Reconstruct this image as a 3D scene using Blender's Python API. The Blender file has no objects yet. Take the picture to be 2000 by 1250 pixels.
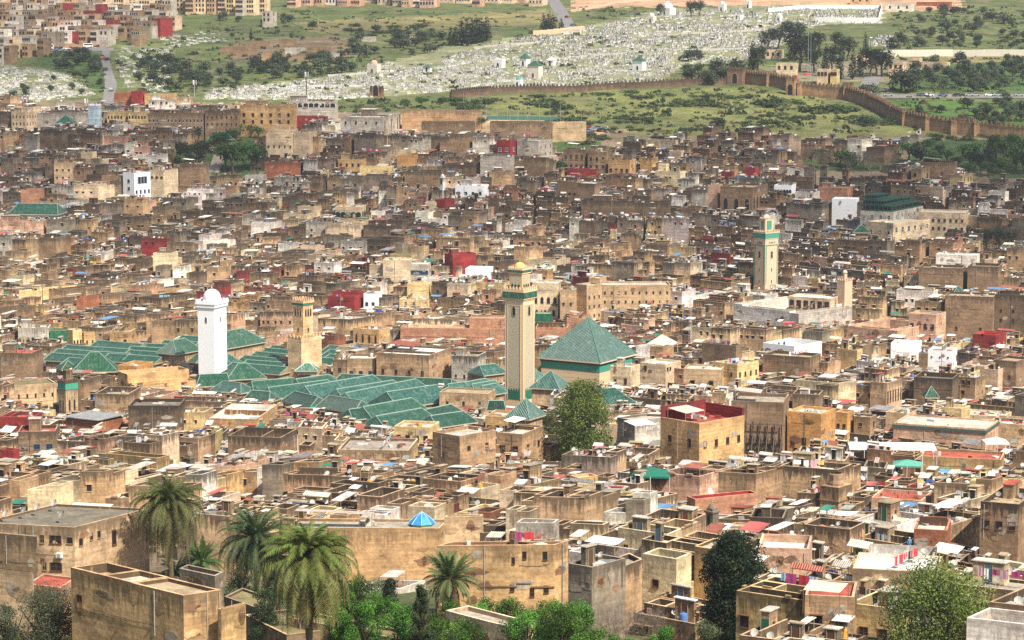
import bpy, math, random
import numpy as np
from mathutils import Vector, noise
random.seed(7)
R = random.Random(11)
PI = math.pi
# ---------------------------------------------------------------- camera, sky, sun, exposure
F = 5000.0            # focal length in photo pixels (photo 2000 x 1250)
PITCH = math.radians(7.5)
HC = 125.0            # camera height over the valley floor datum
scene = bpy.context.scene
COL = scene.collection
cam_d = bpy.data.cameras.new('camera'); cam = bpy.data.objects.new('camera', cam_d); COL.objects.link(cam)
cam.location = (0, 0, HC); cam.rotation_euler = (math.pi/2 - PITCH, 0, 0)
cam_d.sensor_width = 36; cam_d.lens = 36*F/2000; cam_d.clip_start = 1; cam_d.clip_end = 20000
scene.camera = cam
scene.render.resolution_x = 1024; scene.render.resolution_y = 640
SUN_EL = math.radians(50); SUN_V = Vector((0.64, -0.77, 0)).normalized()*math.cos(SUN_EL); SUN_V.z = math.sin(SUN_EL)
w = bpy.data.worlds.new('World'); scene.world = w; w.use_nodes = True
nt = w.node_tree; bg = nt.nodes['Background']
sky = nt.nodes.new('ShaderNodeTexSky'); sky.sky_type = 'NISHITA'; sky.sun_disc = False
sky.sun_elevation = SUN_EL; sky.sun_rotation = math.atan2(SUN_V.x, SUN_V.y); sky.dust_density = 2.5; sky.air_density = 1.0
nt.links.new(sky.outputs[0], bg.inputs[0]); bg.inputs[1].default_value = 0.10
sd = bpy.data.lights.new('sun', 'SUN'); so = bpy.data.objects.new('sun', sd); COL.objects.link(so)
sd.energy = 5.0; sd.angle = math.radians(0.53); sd.color = (1, 0.925, 0.79)
so.rotation_euler = (-SUN_V).to_track_quat('-Z', 'Y').to_euler(); so.location = (0, 0, 500)
scene.view_settings.view_transform = 'Standard'; scene.view_settings.look = 'None'
scene.view_settings.exposure = 0.6; scene.view_settings.gamma = 1; scene.view_settings.use_curve_mapping = False
scene.cycles.max_bounces = 4; scene.cycles.diffuse_bounces = 2; scene.cycles.glossy_bounces = 2
scene.cycles.transparent_max_bounces = 40; scene.cycles.volume_bounces = 0
scene.cycles.use_denoising = False; scene.cycles.use_adaptive_sampling = False

# ---------------------------------------------------------------- projection helpers
CP, SP = math.cos(PITCH), math.sin(PITCH)
def ray(u, v):
    a = (u-1000)/F; b = (625-v)/F
    return a, CP + b*SP, -SP + b*CP           # direction for unit forward
def at_y(u, v, y):
    a, fy, fz = ray(u, v); k = y/fy
    return (a*k, y, HC + fz*k)
def at_z(u, v, z):
    a, fy, fz = ray(u, v); k = (z-HC)/fz
    return (a*k, fy*k, z)
def proj(x, y, z):
    z = z-HC; d = y*CP - z*SP
    return 1000 + F*x/d, 625 - F*(y*SP + z*CP)/d
# ground profile: photo row -> distance, gives height over distance
TAB = [(-200,3200),(-130,2600),(-60,2200),(0,1800),(50,1580),(100,1400),(180,1200),(250,1090),(300,1035),(400,965),(500,898),(600,830),(700,758),(800,680),(900,565),(1000,462),(1100,382),(1250,292),(1400,225)]
PR = sorted([(d, at_y(1000, v, d)[2]) for v, d in TAB])
PR = [(0.0, 46.0), (120.0, 47.0)] + PR + [(4500.0, 260.0), (9000.0, 280.0)]
_px = np.array([p[0] for p in PR]); _pz = np.array([p[1] for p in PR])
_fx = np.arange(0, 9001, 5.0); _fz = np.interp(_fx, _px, _pz)
_k = np.hanning(17); _k /= _k.sum()
_fz = np.convolve(np.pad(_fz, 8, mode='edge'), _k, mode='valid')
_fz[:25] = _fz[25]
_fzl = _fz.tolist()
def hnoise(x, y):
    t = min(1.0, max(0.0, (y-1080)/150.0))
    if t <= 0: return 0.0
    return t*(2.6*noise.noise((x/70, y/90, 3.1)) + 1.0*noise.noise((x/23, y/30, 8.1)))
def gz(x, y):
    i = min(max(y/5.0, 0), 1799.0); j = int(i)
    return _fzl[j] + (_fzl[j+1]-_fzl[j])*(i-j) + hnoise(x, y)
def hit(u, v, h=0.0, y0=230.0):
    """ground point (raised by h) seen at pixel u,v"""
    a, fy, fz = ray(u, v)
    y = y0; st = 12.0; prev = y0
    while y < 6000:
        k = y/fy
        if HC + fz*k <= gz(a*k, y) + h:
            lo, hi = prev, y
            for _ in range(14):
                m = (lo+hi)/2; k = m/fy
                if HC + fz*k <= gz(a*k, m) + h: hi = m
                else: lo = m
            k = hi/fy
            return (a*k, hi, HC + fz*k)
        prev = y; y += st
    return (a*y/fy, y, HC + fz*y/fy)
def inpoly(u, v, P):
    c = False; n = len(P); j = n-1
    for i in range(n):
        if (P[i][1] > v) != (P[j][1] > v) and u < (P[j][0]-P[i][0])*(v-P[i][1])/(P[j][1]-P[i][1]) + P[i][0]: c = not c
        j = i
    return c

# ---------------------------------------------------------------- materials
MATS = {}
def newmat(name):
    m = bpy.data.materials.new(name); m.use_nodes = True; MATS[name] = m
    n = m.node_tree.nodes; b = n['Principled BSDF']; b.inputs['Roughness'].default_value = 0.9
    b.inputs['Specular IOR Level'].default_value = 0.25
    return m, m.node_tree, b
def N(t, typ, **kw):
    n = t.nodes.new(typ)
    for k, v in kw.items():
        if k.startswith('i_'): n.inputs[k[2:].replace('_', ' ')].default_value = v
        else: setattr(n, k, v)
    return n
def L(t, a, b): t.links.new(a, b)
def math_(t, op, a, b=None, clamp=False):
    n = t.nodes.new('ShaderNodeMath'); n.operation = op; n.use_clamp = clamp
    for i, s in enumerate((a, b)):
        if s is None: continue
        if isinstance(s, (int, float)): n.inputs[i].default_value = s
        else: t.links.new(s, n.inputs[i])
    return n.outputs[0]
def mixc(t, fac, a, b, mode='MIX'):
    n = t.nodes.new('ShaderNodeMix'); n.data_type = 'RGBA'; n.blend_type = mode
    for s, i in ((fac, 0), (a, 6), (b, 7)):
        if isinstance(s, (int, float)): n.inputs[i].default_value = s
        elif isinstance(s, tuple): n.inputs[i].default_value = s + (1,) if len(s) == 3 else s
        else: t.links.new(s, n.inputs[i])
    return n.outputs[2]
def ramp(t, x, lo, hi, a=0.0, b=1.0):
    n = t.nodes.new('ShaderNodeMapRange'); n.inputs[1].default_value = lo; n.inputs[2].default_value = hi
    n.inputs[3].default_value = a; n.inputs[4].default_value = b; t.links.new(x, n.inputs[0]); return n.outputs[0]
def noise_(t, vec, scale, detail=4, rough=0.6):
    n = t.nodes.new('ShaderNodeTexNoise'); n.inputs['Scale'].default_value = scale; n.inputs['Detail'].default_value = detail
    n.inputs['Roughness'].default_value = rough; t.links.new(vec, n.inputs['Vector']); return n.outputs['Fac']
def scaled(t, vec, s):
    n = t.nodes.new('ShaderNodeMapping'); n.inputs['Scale'].default_value = s; t.links.new(vec, n.inputs[0]); return n.outputs[0]

# plaster wall: colour attribute, alpha = amount of black lichen below the parapet top
m, t, b = newmat('wall')
at = N(t, 'ShaderNodeAttribute', attribute_name='Col'); geo = N(t, 'ShaderNodeNewGeometry'); uv = N(t, 'ShaderNodeUVMap')
P = geo.outputs['Position']; sep = N(t, 'ShaderNodeSeparateXYZ'); L(t, uv.outputs[0], sep.inputs[0])
big = noise_(t, P, 0.22, 5, 0.65); fine = noise_(t, P, 1.7, 6, 0.7)
streak = noise_(t, scaled(t, P, (1.3, 1.3, 0.12)), 1.6, 5, 0.65)
lift = noise_(t, scaled(t, P, (0.12, 0.12, 2.2)), 1.0, 3, 0.6)
c = mixc(t, 1.0, at.outputs['Color'], mixc(t, ramp(t, big, .3, .7), (.60, .57, .54), (1.35, 1.28, 1.2)), 'MULTIPLY')
c = mixc(t, 1.0, c, mixc(t, ramp(t, fine, .3, .7), (.66, .64, .62), (1.25, 1.25, 1.25)), 'MULTIPLY')
c = mixc(t, 1.0, c, mixc(t, ramp(t, lift, .35, .62), (.80, .78, .75), (1.08, 1.08, 1.08)), 'MULTIPLY')
# plaster fallen away: reddish earth shows
fall = math_(t, 'MULTIPLY', ramp(t, noise_(t, P, 0.45, 5, 0.7), .56, .62), math_(t, 'MULTIPLY', at.outputs['Alpha'], 0.75))
c = mixc(t, fall, c, (.20, .125, .075))
d = sep.outputs['Y']
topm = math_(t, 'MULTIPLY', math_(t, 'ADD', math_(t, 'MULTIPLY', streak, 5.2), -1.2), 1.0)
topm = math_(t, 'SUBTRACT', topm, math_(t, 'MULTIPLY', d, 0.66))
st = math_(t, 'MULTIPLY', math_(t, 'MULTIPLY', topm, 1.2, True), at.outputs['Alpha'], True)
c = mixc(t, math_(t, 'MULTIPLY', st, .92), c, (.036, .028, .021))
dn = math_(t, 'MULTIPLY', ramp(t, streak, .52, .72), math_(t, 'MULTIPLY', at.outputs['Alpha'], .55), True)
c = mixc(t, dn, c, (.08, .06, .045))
L(t, c, b.inputs['Base Color'])
bp = N(t, 'ShaderNodeBump', i_Strength=0.6, i_Distance=0.12); L(t, fine, bp.inputs['Height']); L(t, bp.outputs[0], b.inputs['Normal'])

# roof floors
m, t, b = newmat('roof')
at = N(t, 'ShaderNodeAttribute', attribute_name='Col'); geo = N(t, 'ShaderNodeNewGeometry'); P = geo.outputs['Position']
c = mixc(t, 1.0, at.outputs['Color'], mixc(t, ramp(t, noise_(t, P, 0.35, 5, .7), .32, .68), (.55, .54, .52), (1.2, 1.19, 1.16)), 'MULTIPLY')
c = mixc(t, 1.0, c, mixc(t, ramp(t, noise_(t, P, 2.5, 5, .7), .3, .7), (.7, .7, .7), (1.22, 1.22, 1.22)), 'MULTIPLY')
c = mixc(t, math_(t, 'MULTIPLY', ramp(t, noise_(t, P, 0.5, 6, .7), .56, .66), at.outputs['Alpha']), c, (.10, .085, .05))
L(t, c, b.inputs['Base Color'])
bp = N(t, 'ShaderNodeBump', i_Strength=0.5, i_Distance=0.08); L(t, noise_(t, P, 2.5, 5, .7), bp.inputs['Height']); L(t, bp.outputs[0], b.inputs['Normal'])

# anything painted: plain attribute colour with light wear
def attr_mat(name, rough=.85, wear=.5, metal=0.0, nscale=1.5):
    m, t, b = newmat(name)
    at = N(t, 'ShaderNodeAttribute', attribute_name='Col'); geo = N(t, 'ShaderNodeNewGeometry'); P = geo.outputs['Position']
    lo = 1-wear*.6; hi = 1+wear*.3
    c = mixc(t, 1.0, at.outputs['Color'], mixc(t, ramp(t, noise_(t, P, nscale, 5, .65), .3, .7), (lo, lo, lo*.98), (hi, hi, hi)), 'MULTIPLY')
    L(t, c, b.inputs['Base Color']); b.inputs['Roughness'].default_value = rough; b.inputs['Metallic'].default_value = metal
    return m
attr_mat('paint', .8, .45); attr_mat('clean', .75, .15); attr_mat('cloth', .9, .25); attr_mat('metal', .5, .3, .2)
attr_mat('stone', .9, .5, 0, .8); attr_mat('bark', .95, .7, 0, 3.0)
# white limewash of graves and the white tower
m, t, b = newmat('limewash')
at = N(t, 'ShaderNodeAttribute', attribute_name='Col'); geo = N(t, 'ShaderNodeNewGeometry'); P = geo.outputs['Position']
c = mixc(t, 1.0, at.outputs['Color'], mixc(t, ramp(t, noise_(t, scaled(t, P, (1, 1, .2)), .8, 5, .6), .35, .65), (.9, .9, .88), (1.04, 1.04, 1.04)), 'MULTIPLY')
c = mixc(t, ramp(t, noise_(t, scaled(t, P, (1, 1, .35)), 1.4, 6, .7), .62, .75, 0, .45), c, (.35, .33, .30))
L(t, c, b.inputs['Base Color'])
# wide plaster of the pyramid mausoleum: fine courses
m, t, b = newmat('courses')
at = N(t, 'ShaderNodeAttribute', attribute_name='Col'); geo = N(t, 'ShaderNodeNewGeometry'); P = geo.outputs['Position']
c = mixc(t, 1.0, at.outputs['Color'], mixc(t, ramp(t, noise_(t, scaled(t, P, (.08, .08, 4.0)), 1.0, 3, .6), .4, .6), (.82, .81, .80), (1.06, 1.06, 1.06)), 'MULTIPLY')
L(t, c, b.inputs['Base Color'])
# glazed green tile roofs: tile rows run down the slope (uv.x along the eave in metres)
def tile_mat(name, c1, c2, c3):
    m, t, b = newmat(name)
    uv = N(t, 'ShaderNodeUVMap'); geo = N(t, 'ShaderNodeNewGeometry'); P = geo.outputs['Position']
    sp = N(t, 'ShaderNodeSeparateXYZ'); L(t, uv.outputs[0], sp.inputs[0])
    wv = math_(t, 'SINE', math_(t, 'MULTIPLY', sp.outputs['X'], 2*PI/0.42))
    cell = N(t, 'ShaderNodeTexVoronoi', i_Scale=1.0); L(t, scaled(t, uv.outputs[0], (2.4, 1.6, 1)), cell.inputs['Vector'])
    sc = N(t, 'ShaderNodeSeparateColor'); L(t, cell.outputs['Color'], sc.inputs[0])
    c = mixc(t, ramp(t, sc.outputs[0], .1, .9), c1, c2)
    c = mixc(t, ramp(t, math_(t, 'ADD', math_(t, 'MULTIPLY', noise_(t, P, .35, 4, .6), .55), math_(t, 'MULTIPLY', sc.outputs[1], .45)), .57, .82), c, c3)
    c = mixc(t, ramp(t, wv, -1, -.3, .6, 0), c, (.01, .035, .025))
    at = N(t, 'ShaderNodeAttribute', attribute_name='Col')
    c = mixc(t, 1.0, c, at.outputs['Color'], 'MULTIPLY')
    L(t, c, b.inputs['Base Color']); b.inputs['Roughness'].default_value = .45; b.inputs['Specular IOR Level'].default_value = .4
    bp = N(t, 'ShaderNodeBump', i_Strength=0.8, i_Distance=0.1); L(t, wv, bp.inputs['Height']); L(t, bp.outputs[0], b.inputs['Normal'])
tile_mat('green_tile', (.018, .074, .045), (.038, .112, .076), (.12, .19, .15))
tile_mat('teal_tile', (.024, .090, .069), (.052, .142, .113), (.15, .25, .215))
# lozenge lattice of the tall minaret (uv in metres)
m, t, b = newmat('lattice')
uv = N(t, 'ShaderNodeUVMap'); sp = N(t, 'ShaderNodeSeparateXYZ'); L(t, uv.outputs[0], sp.inputs[0])
a1 = math_(t, 'SINE', math_(t, 'MULTIPLY', math_(t, 'ADD', sp.outputs['X'], math_(t, 'MULTIPLY', sp.outputs['Y'], .62)), 2*PI/.88))
a2 = math_(t, 'SINE', math_(t, 'MULTIPLY', math_(t, 'SUBTRACT', sp.outputs['X'], math_(t, 'MULTIPLY', sp.outputs['Y'], .62)), 2*PI/.88))
pr = math_(t, 'MULTIPLY', a1, a2)
c = mixc(t, ramp(t, math_(t, 'ABSOLUTE', pr), .12, .34), (.80, .65, .44), (.25, .25, .18))
L(t, c, b.inputs['Base Color'])
bp = N(t, 'ShaderNodeBump', i_Strength=0.6, i_Distance=0.08); bp.invert = True; L(t, math_(t, 'ABSOLUTE', pr), bp.inputs['Height']); L(t, bp.outputs[0], b.inputs['Normal'])
# foliage: attribute colour, per instance shift, some light through
def leaf_mat(name):
    m, t, b = newmat(name)
    at = N(t, 'ShaderNodeAttribute', attribute_name='Col'); oi = N(t, 'ShaderNodeObjectInfo')
    hs = N(t, 'ShaderNodeHueSaturation'); L(t, at.outputs['Color'], hs.inputs['Color'])
    L(t, ramp(t, oi.outputs['Random'], 0, 1, .8, 1.2), hs.inputs['Value']); L(t, ramp(t, oi.outputs['Random'], 0, 1, .49, .515), hs.inputs['Hue'])
    tr = N(t, 'ShaderNodeBsdfTranslucent'); mx = N(t, 'ShaderNodeMixShader'); mx.inputs[0].default_value = .3
    L(t, hs.outputs[0], b.inputs['Base Color']); L(t, hs.outputs[0], tr.inputs[0]); b.inputs['Roughness'].default_value = .6
    L(t, b.outputs[0], mx.inputs[1]); L(t, tr.outputs[0], mx.inputs[2]); L(t, mx.outputs[0], t.nodes['Material Output'].inputs[0])
leaf_mat('leaf')
# terrain
m, t, b = newmat('terrain')
at = N(t, 'ShaderNodeAttribute', attribute_name='Col'); geo = N(t, 'ShaderNodeNewGeometry'); P = geo.outputs['Position']
c = mixc(t, 1.0, at.outputs['Color'], mixc(t, ramp(t, noise_(t, P, .05, 6, .7), .3, .7), (.42, .46, .42), (1.55, 1.4, 1.3)), 'MULTIPLY')
c = mixc(t, 1.0, c, mixc(t, ramp(t, noise_(t, P, .6, 6, .75), .3, .7), (.55, .55, .55), (1.4, 1.4, 1.4)), 'MULTIPLY')
c = mixc(t, math_(t, 'MULTIPLY', ramp(t, noise_(t, P, .09, 7, .75), .50, .62), math_(t, 'SUBTRACT', 1.0, at.outputs['Alpha'])), c, (.21, .165, .095))
L(t, c, b.inputs['Base Color'])
bp = N(t, 'ShaderNodeBump', i_Strength=0.8, i_Distance=0.6); L(t, noise_(t, P, .6, 6, .75), bp.inputs['Height']); L(t, bp.outputs[0], b.inputs['Normal'])
m, t, b = newmat('asphalt')
geo = N(t, 'ShaderNodeNewGeometry'); P = geo.outputs['Position']
c = mixc(t, ramp(t, noise_(t, P, .3, 6, .7), .35, .65), (.15, .145, .14), (.23, .22, .21)); L(t, c, b.inputs['Base Color'])
m, t, b = newmat('dark_glass'); b.inputs['Base Color'].default_value = (.022, .022, .026, 1); b.inputs['Roughness'].default_value = .25
m, t, b = newmat('rubber'); b.inputs['Base Color'].default_value = (.02, .02, .02, 1)
m, t, b = newmat('corrugated')
at = N(t, 'ShaderNodeAttribute', attribute_name='Col'); uv = N(t, 'ShaderNodeUVMap'); sp = N(t, 'ShaderNodeSeparateXYZ'); L(t, uv.outputs[0], sp.inputs[0])
geo = N(t, 'ShaderNodeNewGeometry'); wv = math_(t, 'SINE', math_(t, 'MULTIPLY', sp.outputs['X'], 2*PI/.3))
c = mixc(t, 1.0, at.outputs['Color'], mixc(t, ramp(t, noise_(t, geo.outputs['Position'], 1.1, 5, .7), .35, .65), (.6, .56, .52), (1.12, 1.12, 1.12)), 'MULTIPLY')
L(t, c, b.inputs['Base Color']); b.inputs['Roughness'].default_value = .6
bp = N(t, 'ShaderNodeBump', i_Strength=0.7, i_Distance=0.06); L(t, wv, bp.inputs['Height']); L(t, bp.outputs[0], b.inputs['Normal'])

# ---------------------------------------------------------------- mesh builder
class MB:
    def __init__(s): s.v = []; s.f = []; s.m = []; s.c = []; s.uv = []; s.mi = {}
    def mid(s, name):
        if name not in s.mi: s.mi[name] = len(s.mi)
        return s.mi[name]
    def face(s, pts, mat, col, uvs=None):
        i = len(s.v); s.v.extend(pts); n = len(pts); s.f.append(tuple(range(i, i+n))); s.m.append(s.mid(mat))
        s.c.append(col if len(col) == 4 else (col[0], col[1], col[2], 1.0))
        s.uv.extend(uvs if uvs else [(0.0, 9.0)]*n)
    def wall(s, a, b, z0, z1, mat, col, top=None, u0=0.0):
        top = z1 if top is None else top; l = math.hypot(b[0]-a[0], b[1]-a[1])
        s.face([(a[0], a[1], z0), (b[0], b[1], z0), (b[0], b[1], z1), (a[0], a[1], z1)], mat, col,
               [(u0, top-z0), (u0+l, top-z0), (u0+l, top-z1), (u0, top-z1)])
    def prism(s, q, z0, z1, mat, col, topmat=None, topcol=None, bottom=False):
        n = len(q)
        for i in range(n): s.wall(q[i], q[(i+1) % n], z0, z1, mat, col)
        s.face([(p[0], p[1], z1) for p in q], topmat or mat, topcol or col, [(p[0], p[1]) for p in q])
        if bottom: s.face([(p[0], p[1], z0) for p in reversed(q)], mat, col)
    def box(s, c, d, ang, z0, z1, mat, col, topmat=None, topcol=None, bottom=False):
        s.prism(rect(c, d, ang), z0, z1, mat, col, topmat, topcol, bottom)
    def tube(s, pts, rads, n, mat, col):
        rings = []
        for k, (p, r) in enumerate(zip(pts, rads)):
            q = Vector(pts[min(k+1, len(pts)-1)]) - Vector(pts[max(k-1, 0)])
            q.normalize(); a = q.orthogonal().normalized(); b2 = q.cross(a)
            rings.append([tuple(Vector(p) + (a*math.cos(2*PI*j/n) + b2*math.sin(2*PI*j/n))*r) for j in range(n)])
        for k in range(len(rings)-1):
            A, B = rings[k], rings[k+1]
            for j in range(n): s.face([A[j], A[(j+1) % n], B[(j+1) % n], B[j]], mat, col)
        s.face(list(reversed(rings[-1]))[::-1], mat, col)
    def dome(s, c, r, h, mat, col, n=16, m=6, bulge=0.0):
        prev = None
        for k in range(m+1):
            a = PI/2*k/m; rr = r*(math.cos(a) + bulge*math.sin(2*a)); z = c[2] + h*math.sin(a)
            ring = [(c[0]+rr*math.cos(2*PI*j/n), c[1]+rr*math.sin(2*PI*j/n), z) for j in range(n)]
            if prev:
                for j in range(n): s.face([prev[j], prev[(j+1) % n], ring[(j+1) % n], ring[j]], mat, col)
            prev = ring
    def lathe(s, c, prof, mat, col, n=12):
        prev = None
        for r, z in prof:
            ring = [(c[0]+r*math.cos(2*PI*j/n), c[1]+r*math.sin(2*PI*j/n), c[2]+z) for j in range(n)]
            if prev:
                for j in range(n): s.face([prev[j], prev[(j+1) % n], ring[(j+1) % n], ring[j]], mat, col)
            prev = ring
    def mesh(s, name, smooth=False, origin=None):
        me = bpy.data.meshes.new(name)
        v = np.array(s.v, dtype=np.float32)
        if origin is not None: v = v - np.array(origin, dtype=np.float32)
        nl = [len(f) for f in s.f]; tot = sum(nl)
        me.vertices.add(len(v)); me.vertices.foreach_set('co', v.ravel())
        me.loops.add(tot); me.loops.foreach_set('vertex_index', np.arange(tot, dtype=np.int32))
        st = np.zeros(len(nl), dtype=np.int32); st[1:] = np.cumsum(nl)[:-1]
        me.polygons.add(len(nl)); me.polygons.foreach_set('loop_start', st); me.polygons.foreach_set('loop_total', np.array(nl, dtype=np.int32))
        for k in sorted(s.mi, key=lambda q: s.mi[q]): me.materials.append(MATS[k])
        me.polygons.foreach_set('material_index', np.array(s.m, dtype=np.int32))
        ul = me.uv_layers.new(name='UVMap'); ul.data.foreach_set('uv', np.array(s.uv, dtype=np.float32).ravel())
        ca = me.attributes.new('Col', 'FLOAT_COLOR', 'FACE'); ca.data.foreach_set('color', np.array(s.c, dtype=np.float32).ravel())
        if smooth: me.polygons.foreach_set('use_smooth', np.ones(len(nl), dtype=bool))
        me.update(); me.validate()
        return me
def rect(c, d, ang):
    ca, sa = math.cos(ang), math.sin(ang); hx, hy = d[0]/2, d[1]/2
    return [(c[0]+x*ca-y*sa, c[1]+x*sa+y*ca) for x, y in ((-hx, -hy), (hx, -hy), (hx, hy), (-hx, hy))]
def link(name, me, parent=None, loc=None, rz=None):
    o = bpy.data.objects.new(name, me); COL.objects.link(o)
    if parent is not None: o.parent = parent
    if loc is not None: o.location = loc
    if rz is not None: o.rotation_euler[2] = rz
    return o
THINGS = []   # (object, anchor px, look text) for labels written at the end
def tag(o, label, cat, group=None, kind=None):
    if label: o['label'] = label
    if cat: o['category'] = cat
    if group: o['group'] = group
    if kind: o['kind'] = kind
    return o
def empty(name, loc=(0, 0, 0), rz=0.0):
    o = bpy.data.objects.new(name, None); COL.objects.link(o); o.location = loc; o.rotation_euler[2] = rz; o.empty_display_size = 1
    return o
def part(name, mb, root, smooth=False):
    """mesh written in world coordinates, parented to an unrotated empty"""
    if not mb.f: return None
    return link(name, mb.mesh(name, smooth, tuple(root.location)), root)
def auto(o, look, cat, group=None, z=0.0):
    """label is finished later from what stands nearest"""
    o['category'] = cat
    if group: o['group'] = group
    THINGS.append([o, look, z])
    return o
ANCH = []     # (u, v, phrase)
def anchor(u, v, phrase): ANCH.append((u, v, phrase))
# ---------------------------------------------------------------- ground
C_GRASS = (.085, .120, .036); C_LUSH = (.055, .105, .028); C_DRY = (.20, .19, .075); C_EARTH = (.30, .20, .12); C_PINK = (.46, .30, .19)
C_TOWN = (.20, .16, .11); C_GRAVE = (.22, .24, .14); C_SCRUB = (.055, .08, .03)
ZONES = [  # photo outlines of what the ground is covered with
 ([(-300,-300),(2300,-300),(2300,262),(1930,268),(1400,262),(1100,262),(940,236),(600,215),(560,205),(0,195),(-300,195)], C_GRASS, 0.2),
 ([(-300,-300),(330,-300),(330,28),(240,60),(200,95),(0,95),(-300,95)], C_EARTH, 1),
 ([(1090,-300),(1620,-300),(1600,12),(1340,12),(1200,15),(1110,22)], C_PINK, 1),
 ([(1320,-300),(1760,-300),(1880,20),(1730,22),(1560,14)], C_PINK, 1),
 ([(330,22),(1080,12),(1090,50),(960,60),(700,52),(430,60),(330,72)], C_GRASS, 0.5),
 ([(560,44),(1080,20),(1085,50),(760,58),(600,64)], C_DRY, 0.3),
 ([(430,85),(660,70),(700,100),(650,118),(450,122)], (.16,.12,.075), 0.8),
 ([(390,195),(420,172),(560,160),(690,143),(760,120),(870,92),(960,82),(1060,62),(1120,55),(1200,40),(1290,18),(1560,10),(1722,14),(1722,45),(1590,50),(1520,90),(1440,120),(1330,128),(1290,158),(1100,172),(900,178),(640,196)], C_GRAVE, 0.9),
 ([(0,128),(67,134),(134,148),(188,185),(60,202),(-50,200),(-50,128)], (.17,.19,.10), 0.9),
 ([(228,88),(340,82),(320,170),(240,175)], (.14,.17,.07), 0.9),
 ([(67,100),(200,97),(203,180),(190,186),(130,146),(70,132)], C_LUSH, .7),
 ([(940,190),(1100,180),(1420,172),(1560,180),(1660,215),(1750,250),(1900,268),(1400,270),(1130,262),(1000,235),(950,222)], (.15,.175,.055), 0.45),
 ([(1740,110),(2300,100),(2300,118),(1740,124)], C_DRY, 0.5),
 ([(1500,126),(1730,120),(1740,160),(1500,160)], (.20,.19,.13), 0.8),
 ([(1735,128),(2300,112),(2300,180),(1740,180)], C_LUSH, 0.9),
 ([(1740,200),(2300,195),(2300,262),(1900,258),(1780,235)], (.06,.13,.025), 0.8),
 ([(1060,262),(1110,262),(1160,280),(1200,300),(1060,300)], C_LUSH, 1),
 ([(335,262),(400,240),(515,240),(525,345),(430,355),(335,330)], (.05,.09,.03), 1),
 ([(1555,290),(1765,290),(1750,345),(1555,345)], (.07,.10,.04), 1),
 ([(1765,275),(2200,275),(2200,355),(1765,345)], (.05,.09,.03), 1),
 ([(640,232),(880,222),(1090,238),(1240,262),(1080,266),(820,262),(660,245)], (.40,.29,.18), 1),
]
def zone_col(u, v):
    c, a = C_TOWN, 1.0
    for poly, col, al in ZONES:
        if inpoly(u, v, poly): c, a = col, al
    return c, a
def terrain_sheet():
    ys = [0, 60, 120, 180, 220] + list(np.arange(240, 1060, 10.0)) + list(np.arange(1060, 1850, 3.5)) + list(np.arange(1860, 3300, 30.0)) + [3600, 4200, 5200, 6500, 8500]
    nx = 300
    verts = []; 
    for y in ys:
        hw = 0.25*y + 60
        if y > 1850: hw = 0.25*1850+60 + (y-1850)*0.9
        for i in range(nx+1):
            x = (i/nx*2-1)*hw
            verts.append((x, y, gz(x, y)))
    me = bpy.data.meshes.new('ground'); faces = []; cols = []
    W = nx+1
    for j in range(len(ys)-1):
        for i in range(nx):
            a = j*W+i; faces.append((a, a+1, a+W+1, a+W))
            x, y, z = verts[a]
            if y < 940: cols.append((C_TOWN if y > 340 else (.10,.12,.05)) + (1.0,))
            elif abs(x) > .23*y: cols.append(C_GRASS + (.5,))
            else:
                pu, pv = proj(x, y, z); k, al = zone_col(pu+16*noise.noise((x/9, y/14, 2))+R.uniform(-4, 4), pv+5*noise.noise((x/12, y/17, 7))+R.uniform(-1.5, 1.5)); cols.append(k + (al,))
    me.from_pydata(verts, [], faces); me.materials.append(MATS['terrain'])
    ca = me.attributes.new('Col', 'FLOAT_COLOR', 'FACE'); ca.data.foreach_set('color', np.array(cols, dtype=np.float32).ravel())
    me.polygons.foreach_set('use_smooth', np.ones(len(faces), dtype=bool))
    o = link('ground', me); o['kind'] = 'structure'; o['label'] = 'green hillside and valley ground under the old town'
terrain_sheet()
def ribbon(name, cl, label, mat='asphalt', lift=.12, col=(.3,.28,.25)):
    """cl: list of (u_left, u_right, v) across a road"""
    mb = MB(); pts = []
    for k in range(len(cl)-1):
        a, b2 = cl[k], cl[k+1]
        for s in range(8):
            f = s/8; pts.append([a[i]+(b2[i]-a[i])*f for i in range(3)])
    pts.append(cl[-1]); prev = None
    for ul, ur, v in pts:
        row = []
        for q in range(7):
            p = hit(ul+(ur-ul)*q/6, v); row.append((p[0], p[1], gz(p[0], p[1])+lift))
        if prev:
            for q in range(6): mb.face([row[q], row[q+1], prev[q+1], prev[q]] if row[0][1] < prev[0][1] else [prev[q], prev[q+1], row[q+1], row[q]], mat, col)
        prev = row
    o = link(name, mb.mesh(name)); o['kind'] = 'structure'; o['label'] = label
    return o
ribbon('road', [(200,216,96),(198,213,118),(203,220,140),(205,229,165),(201,222,190),(199,222,205)], 'grey road climbing the slope between the graves')
ribbon('road', [(60,222,94.0),(60,222,100.0)], 'grey road with parked cars below the red houses', lift=.15)
ribbon('road', [(1060,1082,-12),(1068,1092,0),(1080,1108,22),(1098,1126,54)], 'pale straight road coming down the far slope')
ribbon('road', [(1700,2100,185),(1700,2100,192)], 'road along the foot of the olive slope', lift=.2)
ribbon('road', [(-60,8,175),(-60,18,190),(-60,22,204)], 'grey road at the edge of the graves', lift=.2)
ribbon('path', [(1690,1722,150),(1680,1716,165),(1668,1712,186)], 'pale ramp beside the trees', lift=.15)
ribbon('path', [(400,560,176),(520,700,170),(600,760,166)], 'pale path through the white graves', 'stone', .12, (.45,.44,.42))
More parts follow.
